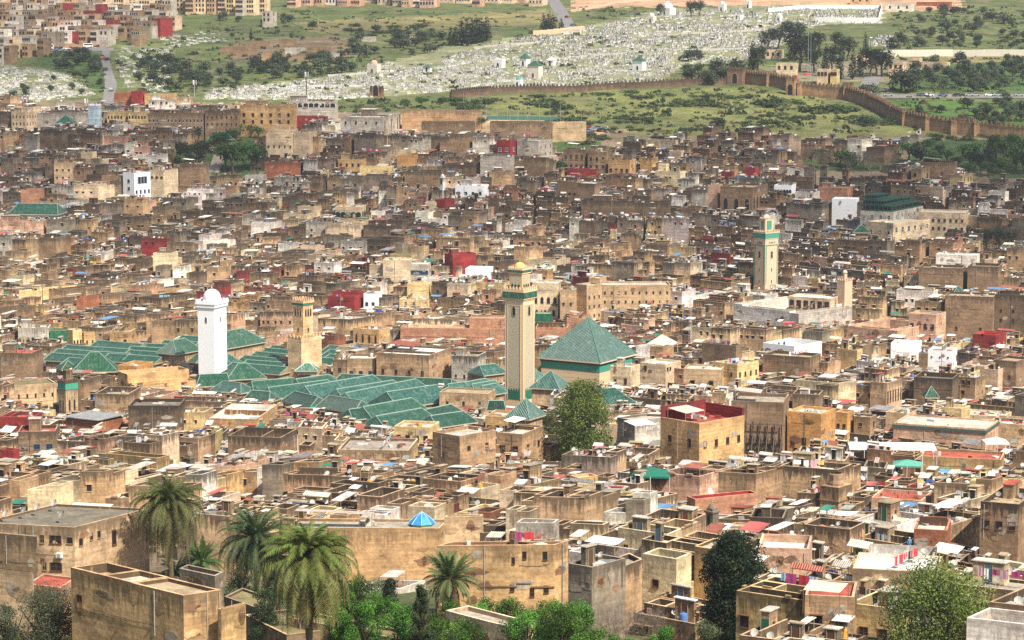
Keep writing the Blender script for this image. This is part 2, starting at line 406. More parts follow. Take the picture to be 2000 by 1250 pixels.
# ---------------------------------------------------------------- colours
K = dict(tan=(.43,.30,.18), sand=(.52,.385,.245), brown=(.27,.19,.12), dark=(.15,.11,.075), grey=(.25,.215,.17), ochre=(.55,.37,.18),
 orange=(.54,.31,.12), cream=(.62,.51,.36), yellow=(.66,.52,.27), white=(.78,.76,.71), pure=(.84,.85,.86), pink=(.56,.37,.27), salmon=(.45,.24,.155),
 red=(.26,.03,.035), brick=(.34,.13,.07), green=(.02,.16,.09), blue=(.10,.28,.55), paleblue=(.42,.55,.68), palegrey=(.48,.46,.42), wallochre=(.52,.355,.19))
RK = dict(grey=(.42,.37,.30), light=(.60,.54,.45), white=(.80,.78,.73), red=(.42,.10,.07), dark=(.20,.17,.13), moss=(.22,.19,.09), tan=(.44,.34,.22))
WORD = dict(tan='tan', sand='sandy', brown='brown', dark='blackened brown', grey='grey', ochre='ochre', orange='orange ochre', cream='cream', yellow='yellow', white='white',
 pure='bright white', pink='pink', salmon='salmon', red='dark red', brick='brick red', green='green', blue='blue', paleblue='pale blue', palegrey='pale grey')
RWORD = dict(grey='grey roof', light='pale roof', white='white roof', red='red roof', dark='dark roof', moss='mossy roof', tan='tan roof')
def jit(c, a=.08, r=R):
    k = 1+r.uniform(-a, a)*1.6; return tuple(max(0.004, x*k*(1+r.uniform(-a, a)*.35)) for x in c)
def inset(q, t):
    out = []; n = len(q)
    for i in range(n):
        p = Vector(q[i][:2]); a = (Vector(q[i-1][:2])-p); b2 = (Vector(q[(i+1) % n][:2])-p)
        a.normalize(); b2.normalize(); s = max(.3, abs(a.x*b2.y-a.y*b2.x)); w2 = p+(a+b2)*(t/s); out.append((w2.x, w2.y))
    return out
def lerp(a, b, f): return (a[0]+(b[0]-a[0])*f, a[1]+(b[1]-a[1])*f)
def bil(q, s, t): return lerp(lerp(q[0], q[1], s), lerp(q[3], q[2], s), t)   # q: near, right, back, left
def sub(q, s0, s1, t0, t1): return [bil(q, s0, t0), bil(q, s1, t0), bil(q, s1, t1), bil(q, s0, t1)]
def area(q): return abs(sum(q[i][0]*q[(i+1) % 4][1]-q[(i+1) % 4][0]*q[i][1] for i in range(4)))/2
def cen(q): return (sum(p[0] for p in q)/4, sum(p[1] for p in q)/4)
def dist(a, b): return math.hypot(a[0]-b[0], a[1]-b[1])
def block(mw, mr, q, zb, zt, par, cw, cr, stain=.7, mat='wall', th=.28, rmat='roof', hole=None, inner=None):
    """walls up to the parapet top zt+par, floor at zt"""
    ztop = zt+par; cwa = cw[:3]+(stain,); n = 4
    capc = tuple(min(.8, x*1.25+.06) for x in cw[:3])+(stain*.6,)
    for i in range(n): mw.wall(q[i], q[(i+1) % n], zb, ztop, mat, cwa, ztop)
    if par > .05:
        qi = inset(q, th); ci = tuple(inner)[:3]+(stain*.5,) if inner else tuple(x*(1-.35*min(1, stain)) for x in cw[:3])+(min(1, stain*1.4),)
        for i in range(n):
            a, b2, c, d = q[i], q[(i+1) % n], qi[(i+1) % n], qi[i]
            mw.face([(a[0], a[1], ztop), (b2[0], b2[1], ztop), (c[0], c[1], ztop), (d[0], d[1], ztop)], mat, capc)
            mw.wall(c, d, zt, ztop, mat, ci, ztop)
    else: qi = q
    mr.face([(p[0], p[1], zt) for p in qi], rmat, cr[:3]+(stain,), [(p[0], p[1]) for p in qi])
# ---- shared window meshes: frame bars proud of the wall round a dark pane, sill below
def window_mesh(kind, fc):
    mb = MB(); w2, h2 = .5, .65
    mb.face([(-w2, -.012, -h2), (w2, -.012, -h2), (w2, -.012, h2), (-w2, -.012, h2)], 'dark_glass', (0, 0, 0))
    def bar(x0, x1, z0, z1, y=-.07):
        mb.prism([(x0, y), (x1, y), (x1, 0.0), (x0, 0.0)], z0, z1, 'clean', fc, bottom=True)
    bar(-w2-.07, -w2, -h2-.07, h2+.07); bar(w2, w2+.07, -h2-.07, h2+.07); bar(-w2, w2, h2, h2+.07); bar(-w2-.1, w2+.1, -h2-.15, -h2, -.14)
    if kind == 'grid': bar(-.025, .025, -h2, h2, -.04); bar(-w2, w2, -.02, .03, -.035)
    if kind == 'awned': bar(-w2-.15, w2+.15, h2+.1, h2+.17, -.5)
    if kind == 'arch':
        for k in range(6):
            a0, a1 = PI*k/6, PI*(k+1)/6
            mb.face([(0, -.012, h2), (w2*math.cos(a0), -.012, h2+w2*math.sin(a0)), (w2*math.cos(a1), -.012, h2+w2*math.sin(a1))], 'dark_glass', (0, 0, 0))
    return mb.mesh('window')
WIN = {}
for kd in ('plain', 'grid', 'awned'):
    for nm, c in (('brown', (.13,.06,.03)), ('tan', (.30,.2,.11)), ('white', (.6,.58,.55)), ('blue', (.08,.16,.28)), ('green', (.02,.12,.07))): WIN[(kd, nm)] = window_mesh(kd, c)
def arch_mesh(fc):
    mb = MB(); n = 8; prof = [(-.5, -.8), (.5, -.8), (.5, .25)] + [(.5*math.cos(PI*k/n), .25+.55*math.sin(PI*k/n)) for k in range(1, n)] + [(-.5, .25)]
    mb.face([(x, -.012, z) for x, z in prof], 'dark_glass', (0, 0, 0))
    for k in range(len(prof)):
        a, b2 = prof[k], prof[(k+1) % len(prof)]; o = [(a[0]*1.2, a[1]*1.1), (b2[0]*1.2, b2[1]*1.1)]
        mb.face([(a[0], -.08, a[1]), (b2[0], -.08, b2[1]), (o[1][0], -.08, o[1][1]), (o[0][0], -.08, o[0][1])][::-1], 'clean', fc)
        mb.face([(o[0][0], -.08, o[0][1]), (o[1][0], -.08, o[1][1]), (o[1][0], 0, o[1][1]), (o[0][0], 0, o[0][1])], 'clean', fc)
        mb.face([(a[0], -.08, a[1]), (b2[0], -.08, b2[1]), (b2[0], 0, b2[1]), (a[0], 0, a[1])], 'clean', fc)
    return mb.mesh('window')
for nm, c in (('brown', (.13,.06,.03)), ('tan', (.36,.25,.15)), ('white', (.62,.6,.56)), ('blue', (.05,.14,.25)), ('green', (.02,.12,.07))): WIN[('arch', nm)] = arch_mesh(c)
def patches(root, q, zb, zt, n, cols):
    for k in range(n):
        a, b2 = (q[3], q[0]) if R.random() < .6 else (q[0], q[1]); l = dist(a, b2); dx, dy = (b2[0]-a[0])/l, (b2[1]-a[1])/l; nx, ny = dy*.035, -dx*.035; s = R.uniform(.08, .92)*l; z = zt-R.uniform(.8, min(8, zt-zb)); w2, h2 = R.uniform(.4, 1.7), R.uniform(.3, 1.1); b3 = MB(); n2 = 11
        ring = [(s+w2*R.uniform(.55, 1.1)*math.cos(2*PI*i/n2), z+h2*R.uniform(.5, 1.15)*math.sin(2*PI*i/n2)) for i in range(n2)]
        ring = [(max(.1, min(l-.1, x)), zz) for x, zz in ring]; P3 = [(a[0]+dx*x+nx, a[1]+dy*x+ny, zz) for x, zz in ring]; b3.face(P3, 'wall', R.choice(cols)+(.5,))
        for i in range(n2): p, p2 = P3[i], P3[(i+1) % n2]; b3.face([(p[0]-nx, p[1]-ny, p[2]), (p2[0]-nx, p2[1]-ny, p2[2]), p2, p], 'wall', (.2,.14,.08,.5))
        part('plaster_patch', b3, root)
    for k in range(max(1, n//4)):
        a, b2 = (q[3], q[0]) if R.random() < .6 else (q[0], q[1]); l = dist(a, b2); f = R.uniform(.05, .95); p = lerp(a, b2, f); nx, ny = (b2[1]-a[1])/l*.08, -(b2[0]-a[0])/l*.08; b3 = MB(); b3.tube([(p[0]+nx, p[1]+ny, zt), (p[0]+nx, p[1]+ny, zb)], [.045]*2, 5, 'metal', R.choice([(.12,.09,.07), (.45,.43,.4), (.25,.2,.15)])); part('drainpipe', b3, root)
    for k in range(max(1, n//5)):
        a, b2 = q[3], q[0]; l = dist(a, b2); nx, ny = (b2[1]-a[1])/l*.06, -(b2[0]-a[0])/l*.06; z = zt-R.uniform(1.2, 4); f0, f1 = sorted((R.random(), R.random())); b3 = MB(); pts = [(lerp(a, b2, f0+(f1-f0)*i/8)[0]+nx, lerp(a, b2, f0+(f1-f0)*i/8)[1]+ny, z-.08*math.sin(PI*i/8)+.05*math.sin(i*2.1)) for i in range(9)]; b3.tube(pts, [.022]*9, 3, 'rubber', (0, 0, 0)); part('cable', b3, root)
def put_window(root, a, b, s, z, w=.9, h=1.2, kind='plain', fc='brown', name='window', y=0.0):
    """s metres along wall a->b, centre height z"""
    l = dist(a, b); ang = math.atan2(b[1]-a[1], b[0]-a[0])
    o = link(name, WIN[(kind, fc)], root); o.location = (a[0]+(b[0]-a[0])*s/l-root.location.x, a[1]+(b[1]-a[1])*s/l-root.location.y, z-root.location.z)
    o.rotation_euler[2] = ang; o.scale = (w, 1, h/1.3); return o
def flat_window(mb, a, b, s, z, w, h, fr):
    l = dist(a, b); dx, dy = (b[0]-a[0])/l, (b[1]-a[1])/l; nx, ny = dy, -dx
    def pt(ss, zz, o): return (a[0]+dx*ss+nx*o, a[1]+dy*ss+ny*o, zz)
    mb.face([pt(s-w/2, z-h/2, .03), pt(s+w/2, z-h/2, .03), pt(s+w/2, z+h/2, .03), pt(s-w/2, z+h/2, .03)], 'dark_glass', (0, 0, 0))
    mb.face([pt(s-w/2-.15, z+h/2, .22), pt(s+w/2+.15, z+h/2, .22), pt(s+w/2+.15, z+h/2+.12, .03), pt(s-w/2-.15, z+h/2+.12, .03)], 'wall', fr)
    mb.face([pt(s-w/2-.12, z-h/2-.1, .15), pt(s+w/2+.12, z-h/2-.1, .15), pt(s+w/2+.12, z-h/2, .15), pt(s-w/2-.12, z-h/2, .15)], 'wall', fr)
def door_mesh(c):
    mb = MB(); mb.prism([(-.45, -.04), (.45, -.04), (.45, 0), (-.45, 0)], -1, 1, 'clean', c)
    mb.prism([(-.53, -.08), (-.45, -.08), (-.45, 0), (-.53, 0)], -1, 1.08, 'clean', (.3,.25,.18)); mb.prism([(.45, -.08), (.53, -.08), (.53, 0), (.45, 0)], -1, 1.08, 'clean', (.3,.25,.18))
    return mb.mesh('door')
WIN[('door', 'brown')] = door_mesh((.10,.05,.025)); WIN[('door', 'green')] = door_mesh((.02,.10,.06)); WIN[('door', 'blue')] = door_mesh((.08,.14,.2)); WIN[('door', 'red')] = door_mesh((.16,.05,.03))
# ---- satellite dish
def dish_parts(c=(.44,.42,.38), n=10):
    d = MB(); prof = [(0.02, -.16), (.2, -.14), (.38, -.06), (.5, 0.0)]
    ca, sa = math.cos(math.radians(52)), math.sin(math.radians(52))
    def tr(p): x, y, z = p; return (x, -z*0 + y*sa - (-z)*0 - z*ca*-1*0, 0) # replaced below
    def T(p):
        x, y, z = p       # bowl axis +z tilted toward -y, up
        return (x, y*ca - z*sa, y*sa + z*ca + 1.15)
    prev = None
    for r, z in prof:
        ring = [T((r*math.cos(2*PI*j/n), r*math.sin(2*PI*j/n), z)) for j in range(n)]
        if prev:
            for j in range(n): d.face([prev[j], prev[(j+1) % n], ring[(j+1) % n], ring[j]], 'clean', c)
        prev = ring
    mm = MB(); mm.tube([(0, .1, 0), (0, .1, 1.05)], [.035, .03], 5, 'metal', (.25,.24,.22)); mm.box((0, .1), (.5, .08), 0, 0, .05, 'metal', (.2,.2,.2)); mm.box((0, .1), (.08, .5), 0, 0.006, .056, 'metal', (.2,.2,.2))
    f = MB(); f.tube([T((0, -.48, 0)), T((0, -.1, .5))], [.018, .018], 4, 'metal', (.3,.3,.3)); p = T((0, -.1, .5)); f.box((p[0], p[1]), (.1, .16), 0, p[2]-.05, p[2]+.06, 'clean', (.5,.5,.5))
    return d, mm, f
_d = dish_parts(); DISH = (_d[0].mesh('dish'), _d[1].mesh('mast'), _d[2].mesh('feed_arm'))
_d2 = dish_parts((.27,.24,.20)); DISHW = (_d2[0].mesh('dish'), DISH[1], DISH[2])
_one = MB()
for q_ in dish_parts(n=8):
    for f_, m_, c_ in zip(q_.f, q_.m, q_.c): _one.face([q_.v[i] for i in f_], [k for k in q_.mi if q_.mi[k] == m_][0], c_)
DISH1 = _one.mesh('satellite_dish')
NDISH = [0]
FARD = MB()   # dishes too far away to be told apart
def dish(x, y, z, ang=None, s=1.0, parts=False):
    ang = R.gauss(-.35, .35) if ang is None else ang
    if NDISH[0] < 292 and proj(x, y, z)[1] > 470:
        NDISH[0] += 1; wh = R.random() < .7
        if parts:
            r = empty('satellite_dish', (x, y, z), ang); r.scale = (s, s, s)
            for nm, me in zip(('dish', 'mast', 'feed_arm'), DISH if wh else DISHW): link(nm, me, r)
        else: r = link('satellite_dish', DISH1, None, (x, y, z), ang); r.scale = (s, s, s)
        auto(r, ('pale grey satellite dish' if wh or not parts else 'darker grey satellite dish'), 'satellite dish', 'satellite dishes on the rooftops')
    else:
        ca, sa = math.cos(ang), math.sin(ang)
        ring = []
        for j in range(7):
            a = 2*PI*j/7; px_, pz_ = .5*s*math.cos(a), .5*s*math.sin(a); py_ = pz_*.6
            ring.append((x+px_*ca-py_*sa, y+px_*sa+py_*ca, z+1.1+pz_*.8))
        FARD.face(ring, 'clean', jit((.5,.48,.44), .15))
        FARD.face([(x-.05, y, z), (x+.05, y, z), (x+.05, y, z+1), (x-.05, y, z+1)], 'clean', (.2,.19,.17))
# ---------------------------------------------------------------- rooftop clutter of one terrace
CLOTHC = [(.75,.74,.72), (.7,.7,.72), (.55,.05,.06), (.05,.12,.4), (.3,.5,.65), (.6,.35,.4), (.03,.03,.05), (.7,.55,.2), (.4,.06,.2), (.8,.78,.72)]
NL = [0]; NT = [0]; NA = [0]; NP = [0]
def clothesline(a, b, z, single):
    mb = MB(); l = dist(a, b); dx, dy = (b[0]-a[0])/l, (b[1]-a[1])/l; s = .2
    pc = MB() if single else mb
    for p in (a, b): pc.tube([(p[0], p[1], z), (p[0], p[1], z+1.9)], [.03, .03], 4, 'metal', (.2,.18,.15))
    pc.tube([(a[0], a[1], z+1.85), ((a[0]+b[0])/2, (a[1]+b[1])/2, z+1.76), (b[0], b[1], z+1.85)], [.012]*3, 3, 'metal', (.4,.4,.4))
    cl = []
    base = R.choice(CLOTHC)
    while s < l-.6:
        w2 = R.uniform(.35, 1.3); h = R.uniform(.5, 1.2); c = jit(R.choice(CLOTHC) if R.random() < .6 else base, .1)
        m2 = MB() if single else mb; nseg = 3
        for k in range(nseg):
            s0, s1 = s+w2*k/nseg, s+w2*(k+1)/nseg; o0, o1 = .06*math.sin(k*2.1), .06*math.sin((k+1)*2.1)
            m2.face([(a[0]+dx*s0-dy*o0, a[1]+dy*s0+dx*o0, z+1.8-h), (a[0]+dx*s1-dy*o1, a[1]+dy*s1+dx*o1, z+1.8-h), (a[0]+dx*s1, a[1]+dy*s1, z+1.8), (a[0]+dx*s0, a[1]+dy*s0, z+1.8)], 'cloth', c)
        if single: cl.append(m2)
        s += w2+R.uniform(.03, .5)
    return pc, cl
def tarp(mb, q, z, c, mat='cloth', sag=.3):
    n = 4; g = [[None]*(n+1) for _ in range(n+1)]
    for i in range(n+1):
        for j in range(n+1):
            p = bil(q, i/n, j/n); s = math.sin(PI*i/n)*math.sin(PI*j/n)
            g[i][j] = (p[0], p[1], z - sag*s + R.uniform(-.04, .04) + .35*j/n)
    for i in range(n):
        for j in range(n): mb.face([g[i][j], g[i+1][j], g[i+1][j+1], g[i][j+1]], mat, c)
def clutter(S, q, z, cw, near, dens=1.0):
    """S: dict of part builders + 'root' (None for the far mass)"""
    root = S.get('root'); A = area(q)
    if A < 9: return
    mw = S['wall']; feats = S['feats']
    e = inset(q, .5)
    r = R.random()
    if r < .42*dens:                                  # stair head with lean-to roof
        sh = MB() if root is not None else mw
        s0 = R.choice([.02, .6]); t0 = R.choice([.45, .6]); w2 = min(.38, 3/max(3, dist(q[0], q[1])) + .08)
        sq = sub(e, s0, s0+w2, t0, min(1, t0+.38)); hh = R.uniform(2.0, 2.8)
        c = jit(cw if R.random() < .6 else K[R.choice(['white', 'cream', 'grey', 'tan'])], .12)
        sh.prism(sq, z, z+hh, 'wall', c[:3]+(.6,)); 
        lid = inset(sq, -.15); lc = jit(R.choice([RK['light'], RK['white'], RK['grey'], RK['light'], RK['tan'], RK['grey'], RK['light'], RK['tan'], RK['red']]), .1)
        sh.prism(lid, z+hh, z+hh+.12, 'roof', lc[:3]+(.4,), bottom=True)
        if root is not None:
            part('stairhead', sh, root); put_window(root, sq[0], sq[1], dist(sq[0], sq[1])/2, z+1.02, .9, 1.3, 'door', R.choice(['brown', 'brown', 'brown', 'brown', 'green', 'blue', 'red']), 'door')
            feats.append('a stair hut')
            if R.random() < .5: put_window(root, sq[1], sq[2], dist(sq[1], sq[2])/2, z+1.3, .5, .6, 'plain', 'tan')
        else: flat_window(mw, sq[0], sq[1], dist(sq[0], sq[1])/2, z+1.0, .8, 1.9, c[:3]+(0,))
    elif r < .66*dens:                                # lean-to of corrugated sheet, cloth or boards
        sh = MB() if root is not None else mw
        s0 = R.uniform(0, .4); sq = sub(e, s0, s0+R.uniform(.35, .6), .45, 1.0); hh = R.uniform(1.9, 2.5)
        kind = R.random(); c = jit(R.choice([(.62,.6,.56), (.55,.5,.43), (.7,.68,.64), (.35,.12,.08), (.3,.3,.29), (.7,.66,.55)]), .15)
        for p in sq[:2]: sh.tube([(p[0], p[1], z), (p[0], p[1], z+hh)], [.06, .06], 4, 'wall', (.3,.24,.17,0))
        for p in sq[2:]: sh.tube([(p[0], p[1], z), (p[0], p[1], z+hh+.5)], [.06, .06], 4, 'wall', (.3,.24,.17,0))
        if kind < .65:
            a, b2, c2, d2 = sq
            top = [(a[0], a[1], z+hh), (b2[0], b2[1], z+hh), (c2[0], c2[1], z+hh+.5), (d2[0], d2[1], z+hh+.5)]
            l = dist(a, b2); sh.face(top, 'corrugated', c, [(0, 0), (l, 0), (l, 3), (0, 3)])
            for p, p2 in ((0, 1), (1, 2)): 
                x0, x1 = top[p], top[p2]; sh.face([(x0[0], x0[1], x0[2]-.1), (x1[0], x1[1], x1[2]-.1), x1, x0], 'corrugated', tuple(k*.7 for k in c))
            if root is not None: part('lean_to', sh, root); feats.append('a sheet-roofed lean-to')
        else:
            cc = jit(R.choice([(.78,.76,.7), (.8,.78,.74), (.7,.66,.58), (.03,.18,.13), (.12,.25,.42), (.4,.1,.09), (.7,.66,.58), (.78,.74,.6)]), .1)
            if root is not None: part('lean_to', sh, root); sh = MB()
            tarp(sh, inset(sq, -.2), z+hh+.05, cc)
            if root is not None: 
                o = link('awning', sh.mesh('awning')); auto(o, ('green' if cc[1] > cc[0]*2 and cc[2] < .3 else 'blue' if cc[2] > cc[0]*2 else 'red' if cc[0] > cc[1]*2.5 else 'pale') + ' cloth awning', 'awning', 'cloth awnings on rooftop posts'); feats.append('a cloth awning')
    if R.random() < .5*dens and A > 14:               # low dividing wall
        s0 = R.uniform(.3, .7); a, b2 = bil(q, s0, 0.02), bil(q, s0+R.uniform(-.05, .05), .98)
        if R.random() < .5: a, b2 = bil(q, .02, s0), bil(q, .98, s0)
        hh = R.uniform(.6, 1.9); l = dist(a, b2); nx, ny = (b2[1]-a[1])/l*.12, -(b2[0]-a[0])/l*.12
        mw.prism([(a[0]+nx, a[1]+ny), (b2[0]+nx, b2[1]+ny), (b2[0]-nx, b2[1]-ny), (a[0]-nx, a[1]-ny)], z, z+hh, 'wall', jit(cw, .12)[:3]+(.9,), 'wall', tuple(min(.7, x*1.3+.05) for x in cw[:3])+(.4,))
    nd = 0
    for _ in range(3):
        if R.random() < .42*dens: nd += 1
    for _ in range(nd):
        p = bil(e, R.uniform(.05, .95), R.choice([.05, .1, .5, .9])); dish(p[0], p[1], z, None, R.uniform(.68, .95), near and NDISH[0] < 110)
    if R.random() < .22*dens and A > 16:
        a, b2 = bil(e, .08, R.uniform(.15, .6)), bil(e, R.uniform(.6, .92), R.uniform(.15, .6))
        if dist(a, b2) > 2:
            if root is not None and NL[0] < 60:
                pc, cl = clothesline(a, b2, z, True); rt = empty('clothesline', (a[0], a[1], z)); part('line', pc, rt)
                for m2 in cl: part('garment', m2, rt)
                NL[0] += 1; auto(rt, 'line of drying laundry between two posts', 'clothesline', 'clotheslines on the terraces')
            else:
                pc, _ = clothesline(a, b2, z, False); merge(mw, pc)
    if R.random() < .25*dens:                         # water tank, barrel
        p = bil(e, R.uniform(.1, .9), R.uniform(.1, .9)); c = R.choice([(.5,.5,.5), (.03,.03,.03), (.1,.2,.45), (.6,.58,.55), (.55,.28,.04)])
        if root is not None and NT[0] < 50:
            b3 = MB(); b3.lathe((0, 0, 0), [(.0, 0), (.45, 0), (.47, .35), (.45, .4), (.47, .45), (.47, .9), (.43, 1.05), (.15, 1.15), (.15, 1.22), (0, 1.22)], 'clean', c, 12)
            o = link('water_tank', b3.mesh('water_tank'), None, (p[0], p[1], z)); NT[0] += 1
            auto(o, {(.5,.5,.5): 'grey', (.03,.03,.03): 'black', (.1,.2,.45): 'blue', (.6,.58,.55): 'pale', (.55,.28,.04): 'orange'}[c]+' round water tank', 'water tank', 'water tanks on the terraces')
        else: mw.lathe((p[0], p[1], z), [(.45, 0), (.45, 1), (.15, 1.15), (0, 1.15)], 'clean', c, 7)
    for _ in range(R.choice([0, 0, 1, 1, 2, 3])):        # pale slabs, sheets and mats lying about
        p = bil(e, R.uniform(.1, .9), R.uniform(.1, .9)); mw.box(p, (R.uniform(.8, 2.6), R.uniform(.6, 1.8)), R.uniform(0, 3), z+.02, z+R.uniform(.06, .5), 'paint', jit(R.choice([(.62,.58,.5), (.7,.67,.62), (.5,.44,.36), (.66,.55,.45), (.3,.28,.25)]), .15))
    if R.random() < .65*dens:                         # odds and ends against the parapets: boxes, boards, rubble
        for _ in range(R.randint(2, 8)):
            p = bil(e, R.uniform(.05, .95), R.uniform(.05, .95))
            mw.box(p, (R.uniform(.3, 1.6), R.uniform(.3, 1.0)), R.uniform(0, 3), z, z+R.uniform(.15, .9), 'paint', jit(R.choice([(.5,.45,.4), (.2,.14,.1), (.6,.58,.52), (.35,.2,.12), (.62,.6,.55), (.28,.28,.3), (.3,.05,.04)]), .2))
    if R.random() < .12*dens:                         # plants run wild on the roof
        for _ in range(26):
            p = bil(e, min(1, max(0, R.gauss(.5, .2))), min(1, max(0, R.gauss(.5, .2)))); a = R.uniform(0, 6.3); h = R.uniform(.2, .6)
            mw.face([(p[0], p[1], z), (p[0]+.3*math.cos(a), p[1]+.3*math.sin(a), z+.05), (p[0]+.4*math.cos(a+1), p[1]+.4*math.sin(a+1), z+h)], 'leaf', jit((.10,.16,.03), .3))
    if R.random() < .25*dens and near:
        p = bil(e, R.uniform(.1, .9), R.uniform(.1, .9)); mw.tube([(p[0], p[1], z), (p[0], p[1], z+R.uniform(2, 3.5))], [.03, .02], 4, 'metal', (.2,.18,.16))
def merge(dst, src):
    names = {v: k for k, v in src.mi.items()}; off = len(dst.v); dst.v.extend(src.v)
    for f in src.f: dst.f.append(tuple(i+off for i in f))
    dst.m.extend(dst.mid(names[i]) for i in src.m); dst.c.extend(src.c); dst.uv.extend(src.uv)

# ---------------------------------------------------------------- one house
OCC = []      # what the photo shows of each placed building: (ul, ur, v_bottom, y, polygon)
def emit_house(sp, root=None, mass=None, near=True):
    """sp: q, zb, blocks [(s0,s1,t0,t1,zt,par,cw,cr)], stain, wins, rich"""
    feats = []
    if root is not None: S = dict(root=root, wall=MB(), roof=MB(), feats=feats)
    else: S = dict(root=None, wall=mass, roof=mass, feats=feats)
    q = sp['q']
    for (s0, s1, t0, t1, zt, par, cw, cr) in sp['blocks']:
        bq = sub(q, s0, s1, t0, t1)
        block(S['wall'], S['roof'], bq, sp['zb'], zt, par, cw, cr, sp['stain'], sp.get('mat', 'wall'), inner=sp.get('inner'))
        # openings on the faces that look outwards
        for (a, b2, dens) in ((bq[3], bq[0], .5), (bq[0], bq[1], .5)):
            l = dist(a, b2)
            wl = sp.get('wins')
            if wl is not None: continue
            rows = 1 if R.random() < .6 else 2; hvis = zt+par-sp['zb']
            if R.random() < .35: continue
            zz = zt-R.uniform(.9, 1.8); wd, hd = R.uniform(.5, .95), R.uniform(.7, 1.3); kd = R.choice(['plain', 'plain', 'grid', 'awned']); fc = R.choice(['brown', 'tan', 'tan', 'white', 'brown', 'blue', 'green'] if R.random() < .4 else ['tan', 'brown'])
            for rr in range(rows):
                s = R.uniform(.8, 2.2)
                while s < l-.8:
                    if R.random() < .6 and zz-1 > sp['zb']+.5:
                        if root is not None: put_window(root, a, b2, s, zz, wd, hd, kd, fc)
                        else: flat_window(mass, a, b2, s, zz, wd, hd, cw[:3]+(.2,))
                    s += R.uniform(1.4, 3.2)
                zz -= 2.8
        if R.random() < .16*sp.get('rich', 1) and par > .6:   # crumbled top: broken bits on the parapet
            for _ in range(5):
                i = R.randint(0, 3); p = lerp(bq[i], bq[(i+1) % 4], R.random()); S['wall'].box(p, (R.uniform(.4, 1.4), .3), math.atan2(bq[(i+1) % 4][1]-bq[i][1], bq[(i+1) % 4][0]-bq[i][0]), zt+par-.05, zt+par+R.uniform(.1, .4), 'wall', cw[:3]+(.6,))
        if sp.get('rich', 1) > 0: clutter(S, inset(bq, .3), zt, cw, near, sp.get('rich', 1))
    wl = sp.get('wins')
    if wl:
        for (face, s, z, w2, h2, kd, fc) in wl:
            a, b2 = (q[3], q[0]) if face == 'F' else (q[0], q[1])
            if root is not None: put_window(root, a, b2, s*dist(a, b2), z, w2, h2, kd, fc)
            else: flat_window(mass, a, b2, s*dist(a, b2), z, w2, h2, (.3,.22,.14,.2))
    if root is not None: part('wall', S['wall'], root); part('roof', S['roof'], root)
    return feats
def footprint(ul, uc, ur, vt, h, th=None, dep=None, y=None):
    N0 = hit(uc, vt, h) if y is None else at_y(uc, vt, y)
    al = math.atan((uc-1000)/F); th = (math.radians(24)+al) if th is None else math.radians(th)+al
    d0 = N0[1]*CP-(N0[2]-HC)*SP; c = d0/N0[1]; ct, st = math.cos(th), math.sin(th)
    k = (ul-1000)/F*c; w2 = (N0[0]-k*N0[1])/(ct+k*st)
    if ur > uc and dep is None:
        k = (ur-1000)/F*c; dp = (k*N0[1]-N0[0])/(st-k*ct)
    else: dp = dep or 7.0
    w2 = max(w2, 1.5); dp = min(max(dp, 1.5), 40)
    x, y = N0[0], N0[1]
    return [(x, y), (x+dp*st, y+dp*ct), (x+dp*st-w2*ct, y+dp*ct+w2*st), (x-w2*ct, y+w2*st)], N0[2]
def reserve(q, ul, ur, vb, zt=1e9): OCC.append((ul, ur, vb, max(p[1] for p in q), min(p[1] for p in q), inset(q, -.3), zt-1.0))
def zbase(q): return min(gz(p[0], p[1]) for p in q)-1.5
def px_quad(Nn, Ln, Rn, h, y=None):
    """footprint from the pixels of the near, left and right corners of a flat top"""
    N0 = hit(Nn[0], Nn[1], h) if y is None else at_y(Nn[0], Nn[1], y); z = N0[2]
    A = at_z(Ln[0], Ln[1], z); B = at_z(Rn[0], Rn[1], z)
    return [(N0[0], N0[1]), (B[0], B[1]), (A[0]+B[0]-N0[0], A[1]+B[1]-N0[1]), (A[0], A[1])], z
